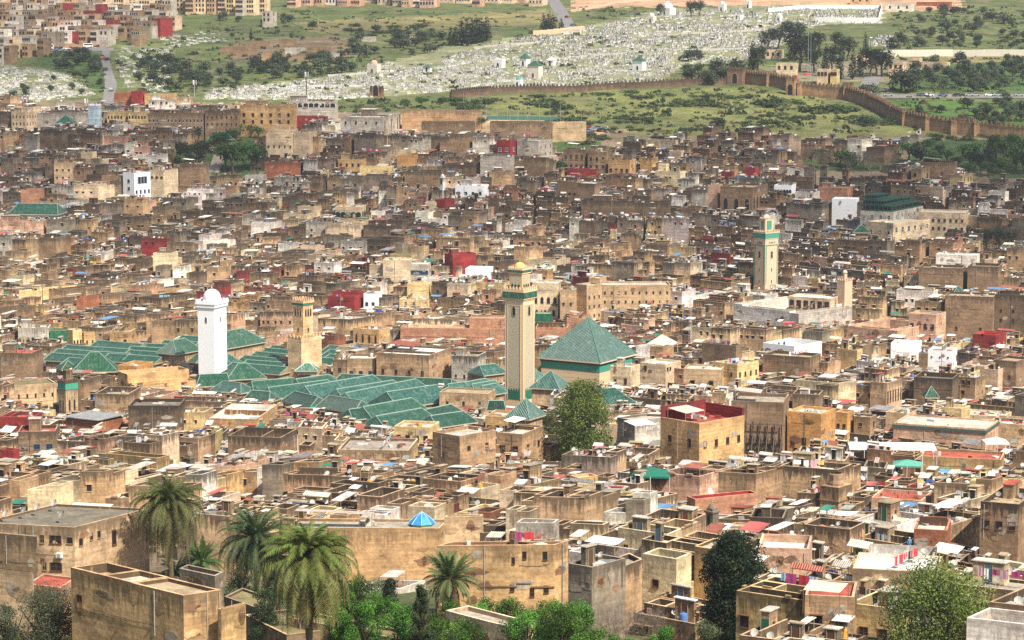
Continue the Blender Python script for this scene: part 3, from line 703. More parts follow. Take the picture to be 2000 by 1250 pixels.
def H(ul, uc, ur, vt, vb, h, col, look, roof='light', par=.6, th=None, dep=None, stain=.6, win=None, blocks=None, rich=.8, name='house', cat='house', label=None, mat='wall', q=None, y=None, inner=None, grp='flat-roofed houses of the old town', wcol=None, arch=None):
    """a building whose visible faces run ul..uc (front) and uc..ur (right side) in the photo"""
    if y is None and q is None: h = max(h, (vb+24-vt)*hit(uc, vt, h)[1]/F)      # the foot must stand behind what hides it
    if q is None: q, ztop = footprint(ul, uc, ur, vt, h, th, dep, y)
    else: q, ztop = q
    reserve(q, ul, ur, vb, ztop-par-(3 if blocks else 0))
    zt = ztop-par; zb = zbase(q); cw = jit(K[col] if isinstance(col, str) else col, .04); cr = jit(RK[roof], .06)
    root = empty(name, (q[0][0], q[0][1], zb+1.5))
    if col == 'pure' and mat == 'wall': mat = 'clean'
    sp = dict(q=q, zb=zb, stain=stain, rich=rich, mat=mat, inner=inner)
    if blocks is None: sp['blocks'] = [(0, 1, 0, 1, zt, par, cw, cr)]
    else: sp['blocks'] = [(s0, s1, t0, t1, zt+dz, p2, jit(K[c2], .03) if c2 else cw, jit(RK[r2], .03) if r2 else cr) for (s0, s1, t0, t1, dz, p2, c2, r2) in blocks]
    if win is not None:
        # win: list of (face, n, rows, dz from top, w, h, kind, frame)
        W = []
        for (fc, n, rows, dz, w2, h2, kd, fr) in win:
            for r2 in range(rows):
                for i in range(n): W.append((fc, (i+.5)/n, zt-dz-r2*2.9, w2, h2, kd, fr))
        sp['wins'] = W
    emit_house(sp, root)
    if (uc-ul) > 34 or (ur-uc) > 34: patches(root, q, max(zb, ztop-(vb-vt)*q[0][1]/F), ztop-par*.5, min(12, int((ur-ul)/20)+2), [tuple(x*k for x in cw[:3]) for k in (.68, 1.2, .82)]+[(.26,.15,.09), (.36,.32,.27)])
    if label: tag(root, label, cat, grp)
    else: auto(root, look, cat, grp, z=ztop-root.location.z)
    return root, q, ztop
# ---------------------------------------------------------------- tiled roofs
def slope(mb, a, b2, c, d, mat, col, l0=0.0):
    """a,b eave points, c,d upper points (over b and a)"""
    A, B = Vector(a), Vector(b2); e = (B-A).normalized()
    def uvp(p): v = Vector(p)-A; x = v.dot(e); return (x+l0, (v-e*x).length)
    pts = [a, b2, c] if d is None else [a, b2, c, d]
    mb.face(pts, mat, col, [uvp(p) for p in pts])
def hip(mb, q, z, rise, ha=2.5, hb=2.5, mat='green_tile', col=(1, 1, 1), over=.35, ridge=(.22,.32,.27), along=0):
    """q: A(front left) B(front right) C D; ridge runs parallel to AB; ha/hb = hip run at the A and B ends (0 = gable)"""
    q = inset([q[0], q[1], q[2], q[3]], -over); A, B, C, D = q
    m1, m2 = lerp(A, D, .5), lerp(B, C, .5); l = dist(m1, m2)
    r1, r2 = lerp(m1, m2, min(.5, ha/l)), lerp(m2, m1, min(.5, hb/l)); zr = z+rise
    P3 = lambda p, zz: (p[0], p[1], zz)
    slope(mb, P3(A, z), P3(B, z), P3(r2, zr), P3(r1, zr), mat, col); slope(mb, P3(C, z), P3(D, z), P3(r1, zr), P3(r2, zr), mat, col)
    slope(mb, P3(B, z), P3(C, z), P3(r2, zr), None, mat if hb > 0 else 'wall', col if hb > 0 else (.45,.34,.2,.4)); slope(mb, P3(D, z), P3(A, z), P3(r1, zr), None, mat if ha > 0 else 'wall', col if ha > 0 else (.45,.34,.2,.4))
    for p, p2 in ((A, r1), (B, r2), (C, r2), (D, r1)): mb.tube([P3(p, z+.05), P3(p2, zr+.05)], [.10, .10], 5, 'clean', ridge)
    mb.tube([P3(r1, zr+.05), P3(r2, zr+.05)], [.16, .16], 5, 'clean', ridge)
    for i in range(4):   # eave board
        a, b2 = q[i], q[(i+1) % 4]; mb.wall(a, b2, z-.3, z, 'clean', (.42,.36,.26))
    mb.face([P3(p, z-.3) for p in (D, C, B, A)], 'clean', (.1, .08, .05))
def eave_quad(a, b2, h, W, z=None):
    P0 = hit(a[0], a[1], h) if z is None else at_z(a[0], a[1], z); zz = P0[2]; P1 = at_z(b2[0], b2[1], zz)
    dx, dy = P1[0]-P0[0], P1[1]-P0[1]; l = math.hypot(dx, dy); nx, ny = -dy/l*W, dx/l*W
    if ny < 0: nx, ny = -nx, -ny
    A, B = (P0[0], P0[1]), (P1[0], P1[1])
    return [A, B, (B[0]+nx, B[1]+ny), (A[0]+nx, A[1]+ny)], zz
def tiled(root, a, b2, h, W, rise, ha=2.5, hb=2.5, mat='green_tile', col=(1, 1, 1), wall='sand', z=None, name='roof', ridge=(.22,.32,.27), wdrop=None):
    q, zz = eave_quad(a, b2, h, W, z); mb = MB(); hip(mb, q, zz, rise, ha, hb, mat, col, ridge=ridge); part(name, mb, root)
    w2 = MB(); qq = inset(q, .25); zb = zbase(q) if wdrop is None else zz-wdrop
    for i in range(4): w2.wall(qq[i], qq[(i+1) % 4], zb, zz-.3, 'wall', K[wall]+(.5,))
    part('wall', w2, root)
    us = [proj(p[0], p[1], zz)[0] for p in q]; reserve([(p[0], p[1]) for p in q], min(us), max(us), max(a[1], b2[1])+2, zz+.6)
    return q, zz
# ---------------------------------------------------------------- the great mosque: long parallel green roofs
g0 = hit(230, 705, 6)
mos = empty('mosque', (g0[0], g0[1], gz(g0[0], g0[1])))
tag(mos, 'great mosque hall under long parallel rows of green tiled roofs behind the white minaret', 'mosque')
GT = [(1, 1, 1), (.85, .95, .9), (1.15, 1.05, 1.05), (.9, 1, .95)]
rows = [((343,668),(384,671)), ((310,678),(374,681.5)), ((176,678),(263,685)), ((266,684),(366,687.5)), ((117,687),(237,695.5)), ((245,690),(365,697)), ((100,695),(238,704)), ((238,697),(340,705)),
        ((87,703),(170,709)), ((200,704),(300,711)), ((341,703),(382,707)), ((120,712),(165,716)),
        ((520,688),(562,691)), ((505,693),(557,697)), ((486,700),(553,706)), ((463,708),(540,715)), ((471,717),(545,722)), ((440,722),(545,731)), ((628,687),(645,689)), ((628,696),(645,698)), ((628,705),(645,707)), ((600,712),(645,714))]
for i, (a, b2) in enumerate(rows): tiled(mos, a, b2, 5.6, 7.8, 1.5, 0.0, 0.0, 'green_tile', GT[i % 4], 'cream')
# transept, taller, sun on its right slope put into a brighter tint
tiled(mos, (441,681), (519,667), 9.5, 9.5, 4.0, .01, 5, 'green_tile', (1.25, 1.2, 1.1), 'sand', wdrop=4.5)
tiled(mos, (345,692), (392,683), 8.5, 7, 3.4, 3, 3, 'green_tile', (1, 1.05, 1), 'sand', wdrop=4)
for k in range(4):   # buttresses below the transept eave
    p = hit(452+k*19, 684-k*3.6, 6.0); bz = p[2]
    b3 = MB(); b3.prism(rect((p[0], p[1]-1.5), (1.0, 5.0), -.5), bz-4, bz+2.2, 'wall', (.36,.26,.15,.8), 'clean', (.6,.55,.45)); part('buttress', b3, mos)
tiled(mos, (444,742), (519,738), 6.5, 9.5, 3.6, 4.6, 4.6, 'green_tile', (1.1, 1.15, 1.05), 'tan')
tiled(mos, (385,755), (447,752), 5.5, 8, 2.6, 2, 0, 'green_tile', (.8, .95, .85), 'cream')
tiled(mos, (413,762), (470,768), 4.8, 6, 2.2, 2, 2.5, 'teal_tile', (.6, .75, .75), 'tan')
tiled(mos, (443,716), (478,712), 6, 8, 3.0, 4, 4, 'teal_tile', (1, 1, 1), 'cream')
tiled(mos, (141,727), (228,725), 6.5, 9, 4.8, 5.2, 5.2, 'green_tile', (.9, 1.05, .85), 'orange')
tiled(mos, (122,722), (152,720), 6.0, 5, 2.0, 2.5, 2.5, 'green_tile', (.8, .95, .8), 'tan')
tiled(mos, (12,684), (46,682), 6.5, 5.0, 2.3, 2.5, 2.5, 'teal_tile', (.8, .9, .9), 'brown')
anchor(190, 690, 'the great green roofed mosque')
g1 = hit(660, 790, 5); mo2 = empty('mosque', (g1[0], g1[1], gz(g1[0], g1[1])))
tag(mo2, 'lower mosque halls with crossing green hipped roofs just below the square tan tower', 'mosque')
low = [  # eave a, eave b, W, rise, ha, hb, mat, tint (sunlit roofs coloured brighter, shaded ones darker)
 ((497,766),(590,758),7.5,3.0,3,3,'green_tile',1.15), ((591,761),(665,750),7.5,3.0,3,3,'green_tile',1.1), ((640,749),(665,744),6,2,3,3,'green_tile',1.0), ((535,779),(662,762),7.5,3.1,2.5,3,'green_tile',1.2), ((614,779),(755,754),8.5,3.5,4,4,'teal_tile',1.05),
 ((672,782),(792,762),7.5,3.1,3,4,'teal_tile',1.0), ((697,793),(842,763),9,3.6,3,3,'teal_tile',1.1), ((778,797),(884,781),11,4.3,4,3,'teal_tile',1.05), ((728,819),(832,799),8,3.2,4,4,'green_tile',1.15),
 ((752,836),(850,818),7.5,2.9,3,3,'green_tile',1.05), ((828,823),(905,806),6.5,2.4,3,4,'green_tile',.8), ((855,835),(930,824),7.5,2.8,3,4.5,'green_tile',.95),
 ((475,783),(524,786),6,3.0,1.5,1.5,'green_tile',.75), ((552,783),(606,796),6,3.0,2,1.5,'green_tile',.7), ((620,794),(692,806),6.5,3.3,2,1.5,'green_tile',.75), ((690,820),(727,815),6,2.6,3,3,'green_tile',.8),
 ((655,744),(880,755),5.5,2.0,1,1,'green_tile',.85)]
for a, b2, W, rs, ha, hb, mt, k in low: tiled(mo2, a, b2, 4.6, W, rs*.78, min(ha, 1.2), min(hb, 1.2), mt, (k, k, k), 'sand')
anchor(690, 790, 'the lower green mosque roofs')
# ---------------------------------------------------------------- minarets
def zat(u, v, y): return at_y(u, v, y)[2]
def ring(q, t): return inset(q, t)
def crenels(mb, q, z, w2, h, gap, mat, col, th=.35, taper=.7):
    for i in range(4):
        a, b2 = q[i], q[(i+1) % 4]; l = dist(a, b2); n = max(2, int(round(l/(w2+gap)))); ang = math.atan2(b2[1]-a[1], b2[0]-a[0])
        for k in range(n):
            p = lerp(a, b2, (k+.5)/n); nx, ny = -math.sin(ang)*th/2, math.cos(ang)*th/2; c = (p[0]+nx, p[1]+ny)
            mb.box(c, (w2, th), ang, z, z+h*.6, mat, col); mb.box(c, (w2*.5, th*.98), ang, z+h*.6, z+h, mat, col)
def finial(mb, c, z, s, col=(.45,.32,.08)):
    mb.tube([(c[0], c[1], z), (c[0], c[1], z+2.6*s)], [.06*s, .03*s], 5, 'metal', col)
    for k, r in ((.5, .32), (1.2, .24), (1.75, .16)): mb.lathe((c[0], c[1], z+k*s-r*s), [(0, 0), (r*.7*s, r*.35*s), (r*s, r*s), (r*.7*s, r*1.65*s), (0, r*2*s)], 'metal', col, 8)
def skirt(mb, q0, q1, z0, z1, mat, col):
    for i in range(4):
        a, b2, c, d = q0[i], q0[(i+1) % 4], q1[(i+1) % 4], q1[i]
        mb.face([(a[0], a[1], z0), (b2[0], b2[1], z0), (c[0], c[1], z1), (d[0], d[1], z1)], mat, col)
def tower_root(name, q, label, cat):
    r = empty(name, (cen(q)[0], cen(q)[1], gz(*cen(q)))); tag(r, label, cat); return r
# white minaret
y = 700; q, z1 = footprint(386, 418, 442, 602, 0, 30, None, y); W = MB(); wc = (.86,.86,.87)
r = tower_root('minaret', q, 'white square minaret with a small dome rising from the green mosque roofs', 'minaret')
zb = zbase(q); W.prism(q, zb, z1, 'clean', wc)
part('shaft', W, r); reserve(q, 384, 443, 737); c0 = cen(q)
b3 = MB(); o2 = ring(q, -.35); b3.prism(o2, z1, z1+.9, 'clean', (.84,.84,.84), bottom=True); o3 = ring(q, -.55); b3.prism(o3, z1+.9, z1+1.3, 'clean', wc, bottom=True); part('cornice', b3, r)
b3 = MB(); crenels(b3, o3, z1+1.3, .62, .85, .38, 'clean', (.82,.82,.82)); part('battlement', b3, r)
b3 = MB(); b3.lathe((c0[0], c0[1], z1+.9), [(2.45, 0), (2.45, 1.5)], 'clean', wc, 20); b3.dome((c0[0], c0[1], z1+2.4), 2.5, 2.5, 'limewash', (.74,.73,.70), 20, 8); part('dome', b3, r, True)
b3 = MB(); finial(b3, c0, z1+4.85, .7, (.5,.48,.42)); part('finial', b3, r)
for a, b2, s in ((q[3], q[0], .5), (q[0], q[1], .52)): put_window(r, a, b2, dist(a, b2)*s, z1-3.4, .6, 1.3, 'arch', 'white')
anchor(413, 640, 'the white minaret')
# square tan tower with lantern
y = 706; q, z1 = footprint(562, 588, 628, 661, 0, 45, None, y); tc = (.74,.54,.34)
r = tower_root('clock_tower', q, 'square tan tower in two stages with a green band near the top', 'tower')
W = MB(); zb = zbase(q); W.prism(q, zb, z1, 'wall', tc+(.15,)); part('shaft', W, r); reserve(q, 560, 629, 728)
b3 = MB(); crenels(b3, ring(q, -.05), z1, .8, .7, .6, 'wall', tc+(.3,)); part('battlement', b3, r)
y2 = y+2.6; q2, z2 = footprint(572, 592, 611, 597, 0, 45, None, y2); W = MB(); W.prism(q2, z1+.01, z2, 'wall', (.74,.52,.30,.1)); part('upper_stage', W, r)
b3 = MB(); b3.prism(ring(q2, -.2), z2, z2+.6, 'clean', (.03,.17,.10), bottom=True); part('tile_band', b3, r)
b3 = MB(); b3.prism(ring(q2, -.3), z2+.6, z2+1.2, 'wall', tc+(.1,), bottom=True); crenels(b3, ring(q2, -.3), z2+1.2, .5, .8, .35, 'wall', tc+(.2,)); part('battlement', b3, r)
for a, b2 in ((q2[3], q2[0]), (q2[0], q2[1])):
    for s in (.25, .5, .75): put_window(r, a, b2, dist(a, b2)*s, z2-2.1, .55, 1.7, 'arch', 'tan')
    put_window(r, a, b2, dist(a, b2)*.5, z2-7.0, .45, 1.1, 'plain', 'tan')
anchor(592, 650, 'the square tan tower')
H(525, 590, 640, 722, 745, 6, 'sand', None, 'tan', 1.0, 35, None, .3, [], label='low sandy house at the foot of the square tan tower')
H(545, 566, 580, 698, 722, 9, 'sand', None, 'tan', .3, 35, 4, .1, [('F', 1, 1, 1.2, .8, .8, 'plain', 'white')], rich=0, label='small plain sandy cube house with an air unit against the square tan tower', y=718)
rt = empty('pavilion', (*hit(600, 722, 7)[:2], gz(*hit(600, 722, 7)[:2]))); tag(rt, 'small pale green hipped skylight pavilion before the square tan tower', 'pavilion')
tiled(rt, (578,724), (619,724), 7, 5.2, 1.7, 2.6, 2.6, 'green_tile', (3, 2.2, 2.2), 'white', wdrop=1.2, ridge=(.6,.65,.6))
H(555, 561, 566, 668, 700, 12, 'orange', None, 'tan', .4, 45, 6, .2, [], rich=0, label='narrow orange stub house just left of the square tan tower', y=735)
# tall tiled minaret
y = 672; q, z1 = footprint(986, 1022, 1044, 589, 0, 33, None, y); sc = (.73,.54,.34)
r = tower_root('minaret', q, 'tall minaret with lozenge lattice panels and green tile bands beside the pyramid roof', 'minaret')
zb = zbase(q); W = MB(); W.prism(q, zb, z1, 'clean', sc); part('shaft', W, r); reserve(q, 985, 1045, 803); c0 = cen(q)
zp1, zp0 = zat(1003, 598, y), zat(1003, 782, y)
for k, (a, b2) in enumerate(((q[3], q[0]), (q[0], q[1]))):
    P_ = MB(); l = dist(a, b2); dx, dy = (b2[0]-a[0])/l, (b2[1]-a[1])/l; nx, ny = dy, -dx
    s0, s1 = l*(.17 if k == 0 else .14), l*(.83 if k == 0 else .86)
    def pt(s, z, o): return (a[0]+dx*s+nx*o, a[1]+dy*s+ny*o, z)
    zg = zp0+2.2
    P_.face([pt(s0, zg, .03), pt(s1, zg, .03), pt(s1, zp1, .03), pt(s0, zp1, .03)], 'lattice', (1, 1, 1), [(0, 0), (s1-s0, 0), (s1-s0, zp1-zg), (0, zp1-zg)])
    for (u0_, u1_, v0_, v1_) in ((s0-.22, s0, zp0, zp1+.22), (s1, s1+.22, zp0, zp1+.22), (s0, s1, zp1, zp1+.22)):
        P_.face([pt(u0_, v0_, .12), pt(u1_, v0_, .12), pt(u1_, v1_, .12), pt(u0_, v1_, .12)], 'clean', (.66,.47,.28))
        P_.face([pt(u0_, v0_, 0), pt(u0_, v0_, .12), pt(u0_, v1_, .12), pt(u0_, v1_, 0)], 'clean', (.6,.42,.24)); P_.face([pt(u1_, v0_, .12), pt(u1_, v0_, 0), pt(u1_, v1_, 0), pt(u1_, v1_, .12)], 'clean', (.6,.42,.24))
    P_.face([pt(s0, zp0, .06), pt(s1, zp0, .06), pt(s1, zg, .06), pt(s0, zg, .06)], 'clean', (.02,.15,.09))
    n = 5
    for i in range(n):
        u0_ = s0+(s1-s0)*i/n; w3 = (s1-s0)/n; P_.face([pt(u0_, zg, .06), pt(u0_+w3, zg, .06), pt(u0_+w3*.75, zg+.55, .06), pt(u0_+w3*.5, zg+.95, .06), pt(u0_+w3*.25, zg+.55, .06)], 'clean', (.02,.15,.09))
    part('lattice_panel', P_, r)
    wn = put_window(r, a, b2, l*.5, zat(1003, 609, y), .9, 2.0, 'arch', 'tan'); wn.location.x += nx*.06; wn.location.y += ny*.06
zt1, zt2 = zat(1022, 588, y), zat(1022, 576, y)
b3 = MB(); b3.prism(ring(q, -.15), z1, z1+.45, 'clean', sc, bottom=True); b3.prism(ring(q, -.42), z1+.45, z1+.75, 'clean', (.66,.47,.28), bottom=True); part('cornice', b3, r)
b3 = MB(); b3.prism(ring(q, -.5), z1+.75, z1+2.35, 'green_tile', (1.1, 1.3, 1.25), bottom=True); part('tile_band', b3, r)
b3 = MB(); b3.prism(ring(q, -.55), z1+2.35, z1+2.75, 'clean', (.66,.47,.28), bottom=True); crenels(b3, ring(q, -.55), z1+2.75, .62, 1.05, .38, 'clean', (.68,.50,.31)); part('battlement', b3, r)
q2 = rect(c0, (3.95, 3.95), -math.radians(33)-math.atan(-.0)+0); zl0, zl1 = z1+2.75, zat(1015, 534, y+3)
b3 = MB(); b3.prism(q2, zl0, zl1, 'clean', (.64,.43,.2)); part('lantern', b3, r)
for k, (a, b2) in enumerate(((q2[0], q2[1]), (q2[1], q2[2]), (q2[3], q2[0]))):
    P_ = MB(); l = dist(a, b2); dx, dy = (b2[0]-a[0])/l, (b2[1]-a[1])/l; nx, ny = dy, -dx
    def pt(s, z, o): return (a[0]+dx*s+nx*o, a[1]+dy*s+ny*o, z)
    P_.face([pt(.5, zl0+1.4, .03), pt(l-.5, zl0+1.4, .03), pt(l-.5, zl1-.5, .03), pt(.5, zl1-.5, .03)], 'lattice', (1, 1, 1), [(0, 0), (l-1, 0), (l-1, 3), (0, 3)]); part('lattice_panel', P_, r)
    for s in (.24, .5, .76): wn = put_window(r, a, b2, l*s, zl0+.9, .5, 1.1, 'arch', 'green'); wn.location.x += nx*.04; wn.location.y += ny*.04
b3 = MB(); b3.prism(ring(q2, -.2), zl1, zl1+.35, 'clean', sc, bottom=True); b3.prism(ring(q2, -.3), zl1+.35, zl1+1.0, 'green_tile', (1.1, 1.3, 1.25), bottom=True); part('tile_band', b3, r)
b3 = MB(); b3.prism(ring(q2, -.32), zl1+1.0, zl1+1.2, 'clean', sc, bottom=True); crenels(b3, ring(q2, -.32), zl1+1.2, .4, .6, .28, 'clean', (.68,.50,.31)); part('battlement', b3, r)
b3 = MB(); b3.dome((c0[0], c0[1], zl1+1.2), 1.6, 1.75, 'clean', (.66,.47,.17), 18, 7); part('dome', b3, r, True)
b3 = MB(); finial(b3, c0, zl1+2.9, .75); part('finial', b3, r)
anchor(1015, 660, 'the tall lattice minaret'); anchor(1010, 780, 'the foot of the tall minaret')
# far minaret
y = 842; q, z1 = footprint(1473, 1495, 1520, 468, 0, 42, None, y); fc = (.58,.44,.31)
r = tower_root('minaret', q, 'slender pale minaret with green vertical strips far up on the right', 'minaret')
W = MB(); W.prism(q, zbase(q), z1, 'clean', fc); part('shaft', W, r); reserve(q, 1472, 1521, 560); c0 = cen(q)
zb0 = zat(1495, 556, y)
for a, b2 in ((q[3], q[0]), (q[0], q[1])):
    l = dist(a, b2); dx, dy = (b2[0]-a[0])/l, (b2[1]-a[1])/l; nx, ny = dy, -dx
    def pt(s, z, o): return (a[0]+dx*s+nx*o, a[1]+dy*s+ny*o, z)
    b3 = MB()
    for s0, s1 in ((.3, .62), (l-.62, l-.3)): b3.prism([pt(s0, 0, .07)[:2], pt(s1, 0, .07)[:2], pt(s1, 0, -.02)[:2], pt(s0, 0, -.02)[:2]], zb0, z1-2.2, 'clean', (.03,.22,.14), bottom=True)
    b3.prism([pt(.3, 0, .08)[:2], pt(l-.3, 0, .08)[:2], pt(l-.3, 0, -.02)[:2], pt(.3, 0, -.02)[:2]], z1-2.2, z1-1.9, 'clean', (.03,.22,.14), bottom=True)
    for s in (.3, .42, .5, .58, .7): b3.face([pt(l*s-.18, z1-1.5, .04), pt(l*s+.18, z1-1.5, .04), pt(l*s+.18, z1-.9, .04), pt(l*s-.18, z1-.9, .04)], 'clean', (.10,.13,.11))
    part('tile_strip', b3, r)
    put_window(r, a, b2, l*.5, z1-5.2, .9, 2.0, 'grid', 'tan'); put_window(r, a, b2, l*.5, z1-10.2, .35, .9, 'plain', 'tan')
    put_window(r, a, b2, l*.5, z1-14.2, .35, .9, 'plain', 'tan')
b3 = MB(); b3.prism(ring(q, -.12), z1, z1+.3, 'clean', fc, bottom=True); b3.prism(ring(q, -.2), z1+.3, z1+1.9, 'clean', (.05,.27,.18), bottom=True); part('tile_band', b3, r)
b3 = MB(); b3.prism(ring(q, -.35), z1+1.9, z1+2.2, 'clean', fc, bottom=True); crenels(b3, ring(q, -.35), z1+2.2, .45, .7, .3, 'clean', fc); part('battlement', b3, r)
q2 = ring(q, 1.25); zl = z1+6.6; b3 = MB(); b3.prism(q2, z1+2.2, zl, 'clean', (.60,.44,.26))
for a, b2 in ((q2[3], q2[0]), (q2[0], q2[1])):
    l = dist(a, b2); dx, dy = (b2[0]-a[0])/l, (b2[1]-a[1])/l; nx, ny = dy, -dx
    b3.face([(a[0]+dx*s+nx*.04, a[1]+dy*s+ny*.04, z) for s, z in ((.7, z1+3), (l-.7, z1+3), (l-.7, zl-.6), (.7, zl-.6))], 'clean', (.06,.25,.19))
part('lantern', b3, r); b3 = MB(); crenels(b3, ring(q2, -.15), zl, .35, .5, .25, 'clean', fc); part('battlement', b3, r)
b3 = MB(); b3.dome((c0[0], c0[1], zl), 1.3, 1.4, 'clean', (.62,.55,.44), 14, 6); finial(b3, c0, zl+1.3, .45); part('dome', b3, r, True)
anchor(1497, 500, 'the slender pale minaret')
# small pink minaret
y = 800; q, z1 = footprint(1635, 1650, 1665, 549, 0, 42, None, y); r = tower_root('minaret', q, 'small stubby pink minaret behind the white courtyard mansion', 'minaret')
W = MB(); W.prism(q, zbase(q), z1, 'clean', (.60,.42,.28)); part('shaft', W, r); b3 = MB(); crenels(b3, ring(q, -.15), z1, .5, .7, .3, 'clean', (.62,.44,.3)); part('battlement', b3, r); reserve(q, 1634, 1666, 580)
q2 = ring(q, 1.2); b3 = MB(); b3.prism(q2, z1, z1+2.4, 'clean', (.62,.44,.3)); crenels(b3, q2, z1+2.4, .35, .5, .2, 'clean', (.62,.44,.3)); b3.dome((*cen(q), z1+2.4), .8, .9, 'clean', (.6,.5,.4), 10, 4); part('lantern', b3, r)
# small tiled minaret at the left
y = 645; q, z1 = footprint(114, 128, 152, 762, 0, 55, None, y); r = tower_root('minaret', q, 'small weathered minaret with a green band above the red terraces at the left', 'minaret')
W = MB(); W.prism(q, zbase(q), z1, 'wall', (.50,.39,.26,.5)); part('shaft', W, r); b3 = MB(); b3.prism(ring(q, -.1), z1, z1+1.7, 'clean', (.06,.30,.20), bottom=True); part('tile_band', b3, r); reserve(q, 113, 153, 812)
b3 = MB(); b3.prism(ring(q, -.2), z1+1.7, z1+1.95, 'wall', (.3,.22,.14,.8), bottom=True); crenels(b3, ring(q, -.2), z1+1.95, .5, .7, .35, 'wall', (.34,.26,.17,.8)); part('battlement', b3, r)
b3 = MB(); q2 = ring(q, .9); b3.prism(q2, z1+1.9, z1+4.9, 'wall', (.30,.22,.14,.9)); b3.box(cen(q), (.7, .7), .3, z1+4.9, z1+5.8, 'wall', (.3,.22,.14,.9)); part('lantern', b3, r)
for a, b2 in ((q[3], q[0]), (q[0], q[1])):
    for s in (.3, .7): put_window(r, a, b2, dist(a, b2)*s, z1-4, .5, 2.4, 'arch', 'tan')
anchor(132, 780, 'the small weathered minaret')
def turret(ul, uc, ur, vt, vb, y, col, label, dome=True, cat='minaret', mat='wall', s=.5):
    q, z1 = footprint(ul, uc, ur, vt, 0, 40, None, y); r = tower_root('minaret' if cat == 'minaret' else 'chimney_turret', q, label, cat)
    W = MB(); W.prism(q, zbase(q), z1, mat, K[col]+(.5,)); part('shaft', W, r); reserve(q, ul, ur, vb); w3 = dist(q[0], q[1])
    b3 = MB(); b3.prism(ring(q, -.18), z1, z1+.3, mat, K[col]+(.3,), bottom=True)
    if dome:
        b3.prism(ring(q, w3*.08), z1+.3, z1+.7, mat, K[col]+(.3,)); b3.dome((*cen(q), z1+.7), w3*.42, w3*.55, mat, K[col]+(.3,), 10, 5); finial(b3, cen(q), z1+.7+w3*.5, s)
    part('cap', b3, r); put_window(r, q[3], q[0], dist(q[3], q[0])*.5, z1-1.4, min(.9, w3*.4), 1.5, 'arch', 'green')
turret(477, 484, 498, 938, 976, 445, 'yellow', 'little yellow domed turret with an arched green opening behind the palms'); anchor(488, 955, 'the little yellow turret')
turret(363, 371, 380, 897, 915, 500, 'grey', 'small grey domed chimney turret over the brick wall', True, 'turret')
turret(1347, 1353, 1362, 884, 904, 525, 'cream', 'tiny cream minaret turret in front of the ochre building'); 
turret(861, 865, 870, 348, 360, 955, 'pure', 'tiny bright white domed minaret left of the white block')
turret(1380, 1386, 1396, 972, 995, 435, 'pure', 'tiny white finned turret on a white terrace below the red terrace')
turret(1386, 1392, 1402, 1003, 1040, 400, 'grey', 'narrow grey stained turret with a domed top among the lower right roofs', True, 'turret')
# tan square chimney tower
q, z1 = footprint(1602, 1638, 1643, 953, 0, 30, 4.5, 425); r = tower_root('water_tower', q, 'tan square block tower topped by a ruined round stump', 'tower')
W = MB(); W.prism(q, zbase(q), z1, 'wall', K['tan']+(.8,)); part('shaft', W, r); reserve(q, 1601, 1644, 1005); b3 = MB(); b3.lathe((*cen(q), z1), [(1.3, 0), (1.35, .3), (1.2, .9), (1.25, 1.8), (1.0, 2.0)], 'wall', (.34,.25,.17,.5), 9); part('stump', b3, r)
b3 = MB(); b3.prism(ring(q, -.12), z1-2.6, z1-2.35, 'wall', (.3,.22,.14,.5), bottom=True); part('string_course', b3, r); anchor(1622, 975, 'the square block tower')
# ---------------------------------------------------------------- pyramid roofed mausoleum
y = 706; q, z1 = footprint(1057, 1171, 1238, 708, 0, 30, None, y)
r = empty('mausoleum', (*cen(q), gz(*cen(q)))); tag(r, 'large square mausoleum under a steep teal tiled pyramid roof', 'mausoleum'); reserve(q, 1051, 1241, 757)
W = MB(); W.prism(q, zbase(q), z1-1.2, 'courses', (.66,.50,.31)); part('wall', W, r)
b3 = MB(); b3.prism(ring(q, -.06), z1-2.9, z1-.9, 'clean', (.05,.27,.19), bottom=True); part('tile_band', b3, r)
b3 = MB(); b3.prism(ring(q, -.3), z1-.9, z1-.35, 'clean', (.10,.05,.035), bottom=True); part('eave_beam', b3, r)
b3 = MB(); e = ring(q, -.75); b3.prism(e, z1-.35, z1+.05, 'clean', (.62,.50,.33), bottom=True); part('cornice', b3, r)
b3 = MB(); c0 = cen(q); zap = zat(1147, 622, y+10)
for i in range(4): slope(b3, (e[i][0], e[i][1], z1+.06), (e[(i+1) % 4][0], e[(i+1) % 4][1], z1+.06), (c0[0], c0[1], zap), None, 'teal_tile', (1, 1, 1))
part('roof', b3, r)
b3 = MB()
for i in range(4): b3.tube([(e[i][0], e[i][1], z1+.1), (c0[0], c0[1], zap)], [.16, .13], 5, 'clean', (.06,.20,.15))
part('ridge', b3, r); b3 = MB(); finial(b3, c0, zap-.3, .6); part('finial', b3, r)
anchor(1150, 670, 'the teal pyramid roof')
# pavilions round the tall minaret
def pav(a, b2, h, W, rise, ha, hb, mat, k, wall, label, **kw):
    g = hit(a[0], a[1], h); rr = empty('pavilion', (g[0], g[1], gz(g[0], g[1]))); tag(rr, label, 'pavilion'); return tiled(rr, a, b2, h, W, rise, ha, hb, mat, (k, k, k), wall, **kw)
pav((1036,757), (1091,760), 9, 8.5, 3.8, 4.3, 3.6, 'teal_tile', 1.0, 'sand', 'tan pavilion with a teal hipped roof between tall minaret and big willow')
pav((990,815), (1033,819), 10, 7, 4.0, 3.5, 3.5, 'teal_tile', 1.0, 'sand', 'teal hipped pavilion roof just below the tall minaret')
pav((1163,791), (1240,787), 9, 8, 3.2, 1, 4, 'teal_tile', .85, 'yellow', 'long teal roofed hall right of the willow, below the mausoleum')
pav((953,801), (985,801), 8, 4, 1.9, .5, .5, 'green_tile', .5, 'dark', 'dark green porch roof at the left foot of the tall minaret', wdrop=4)
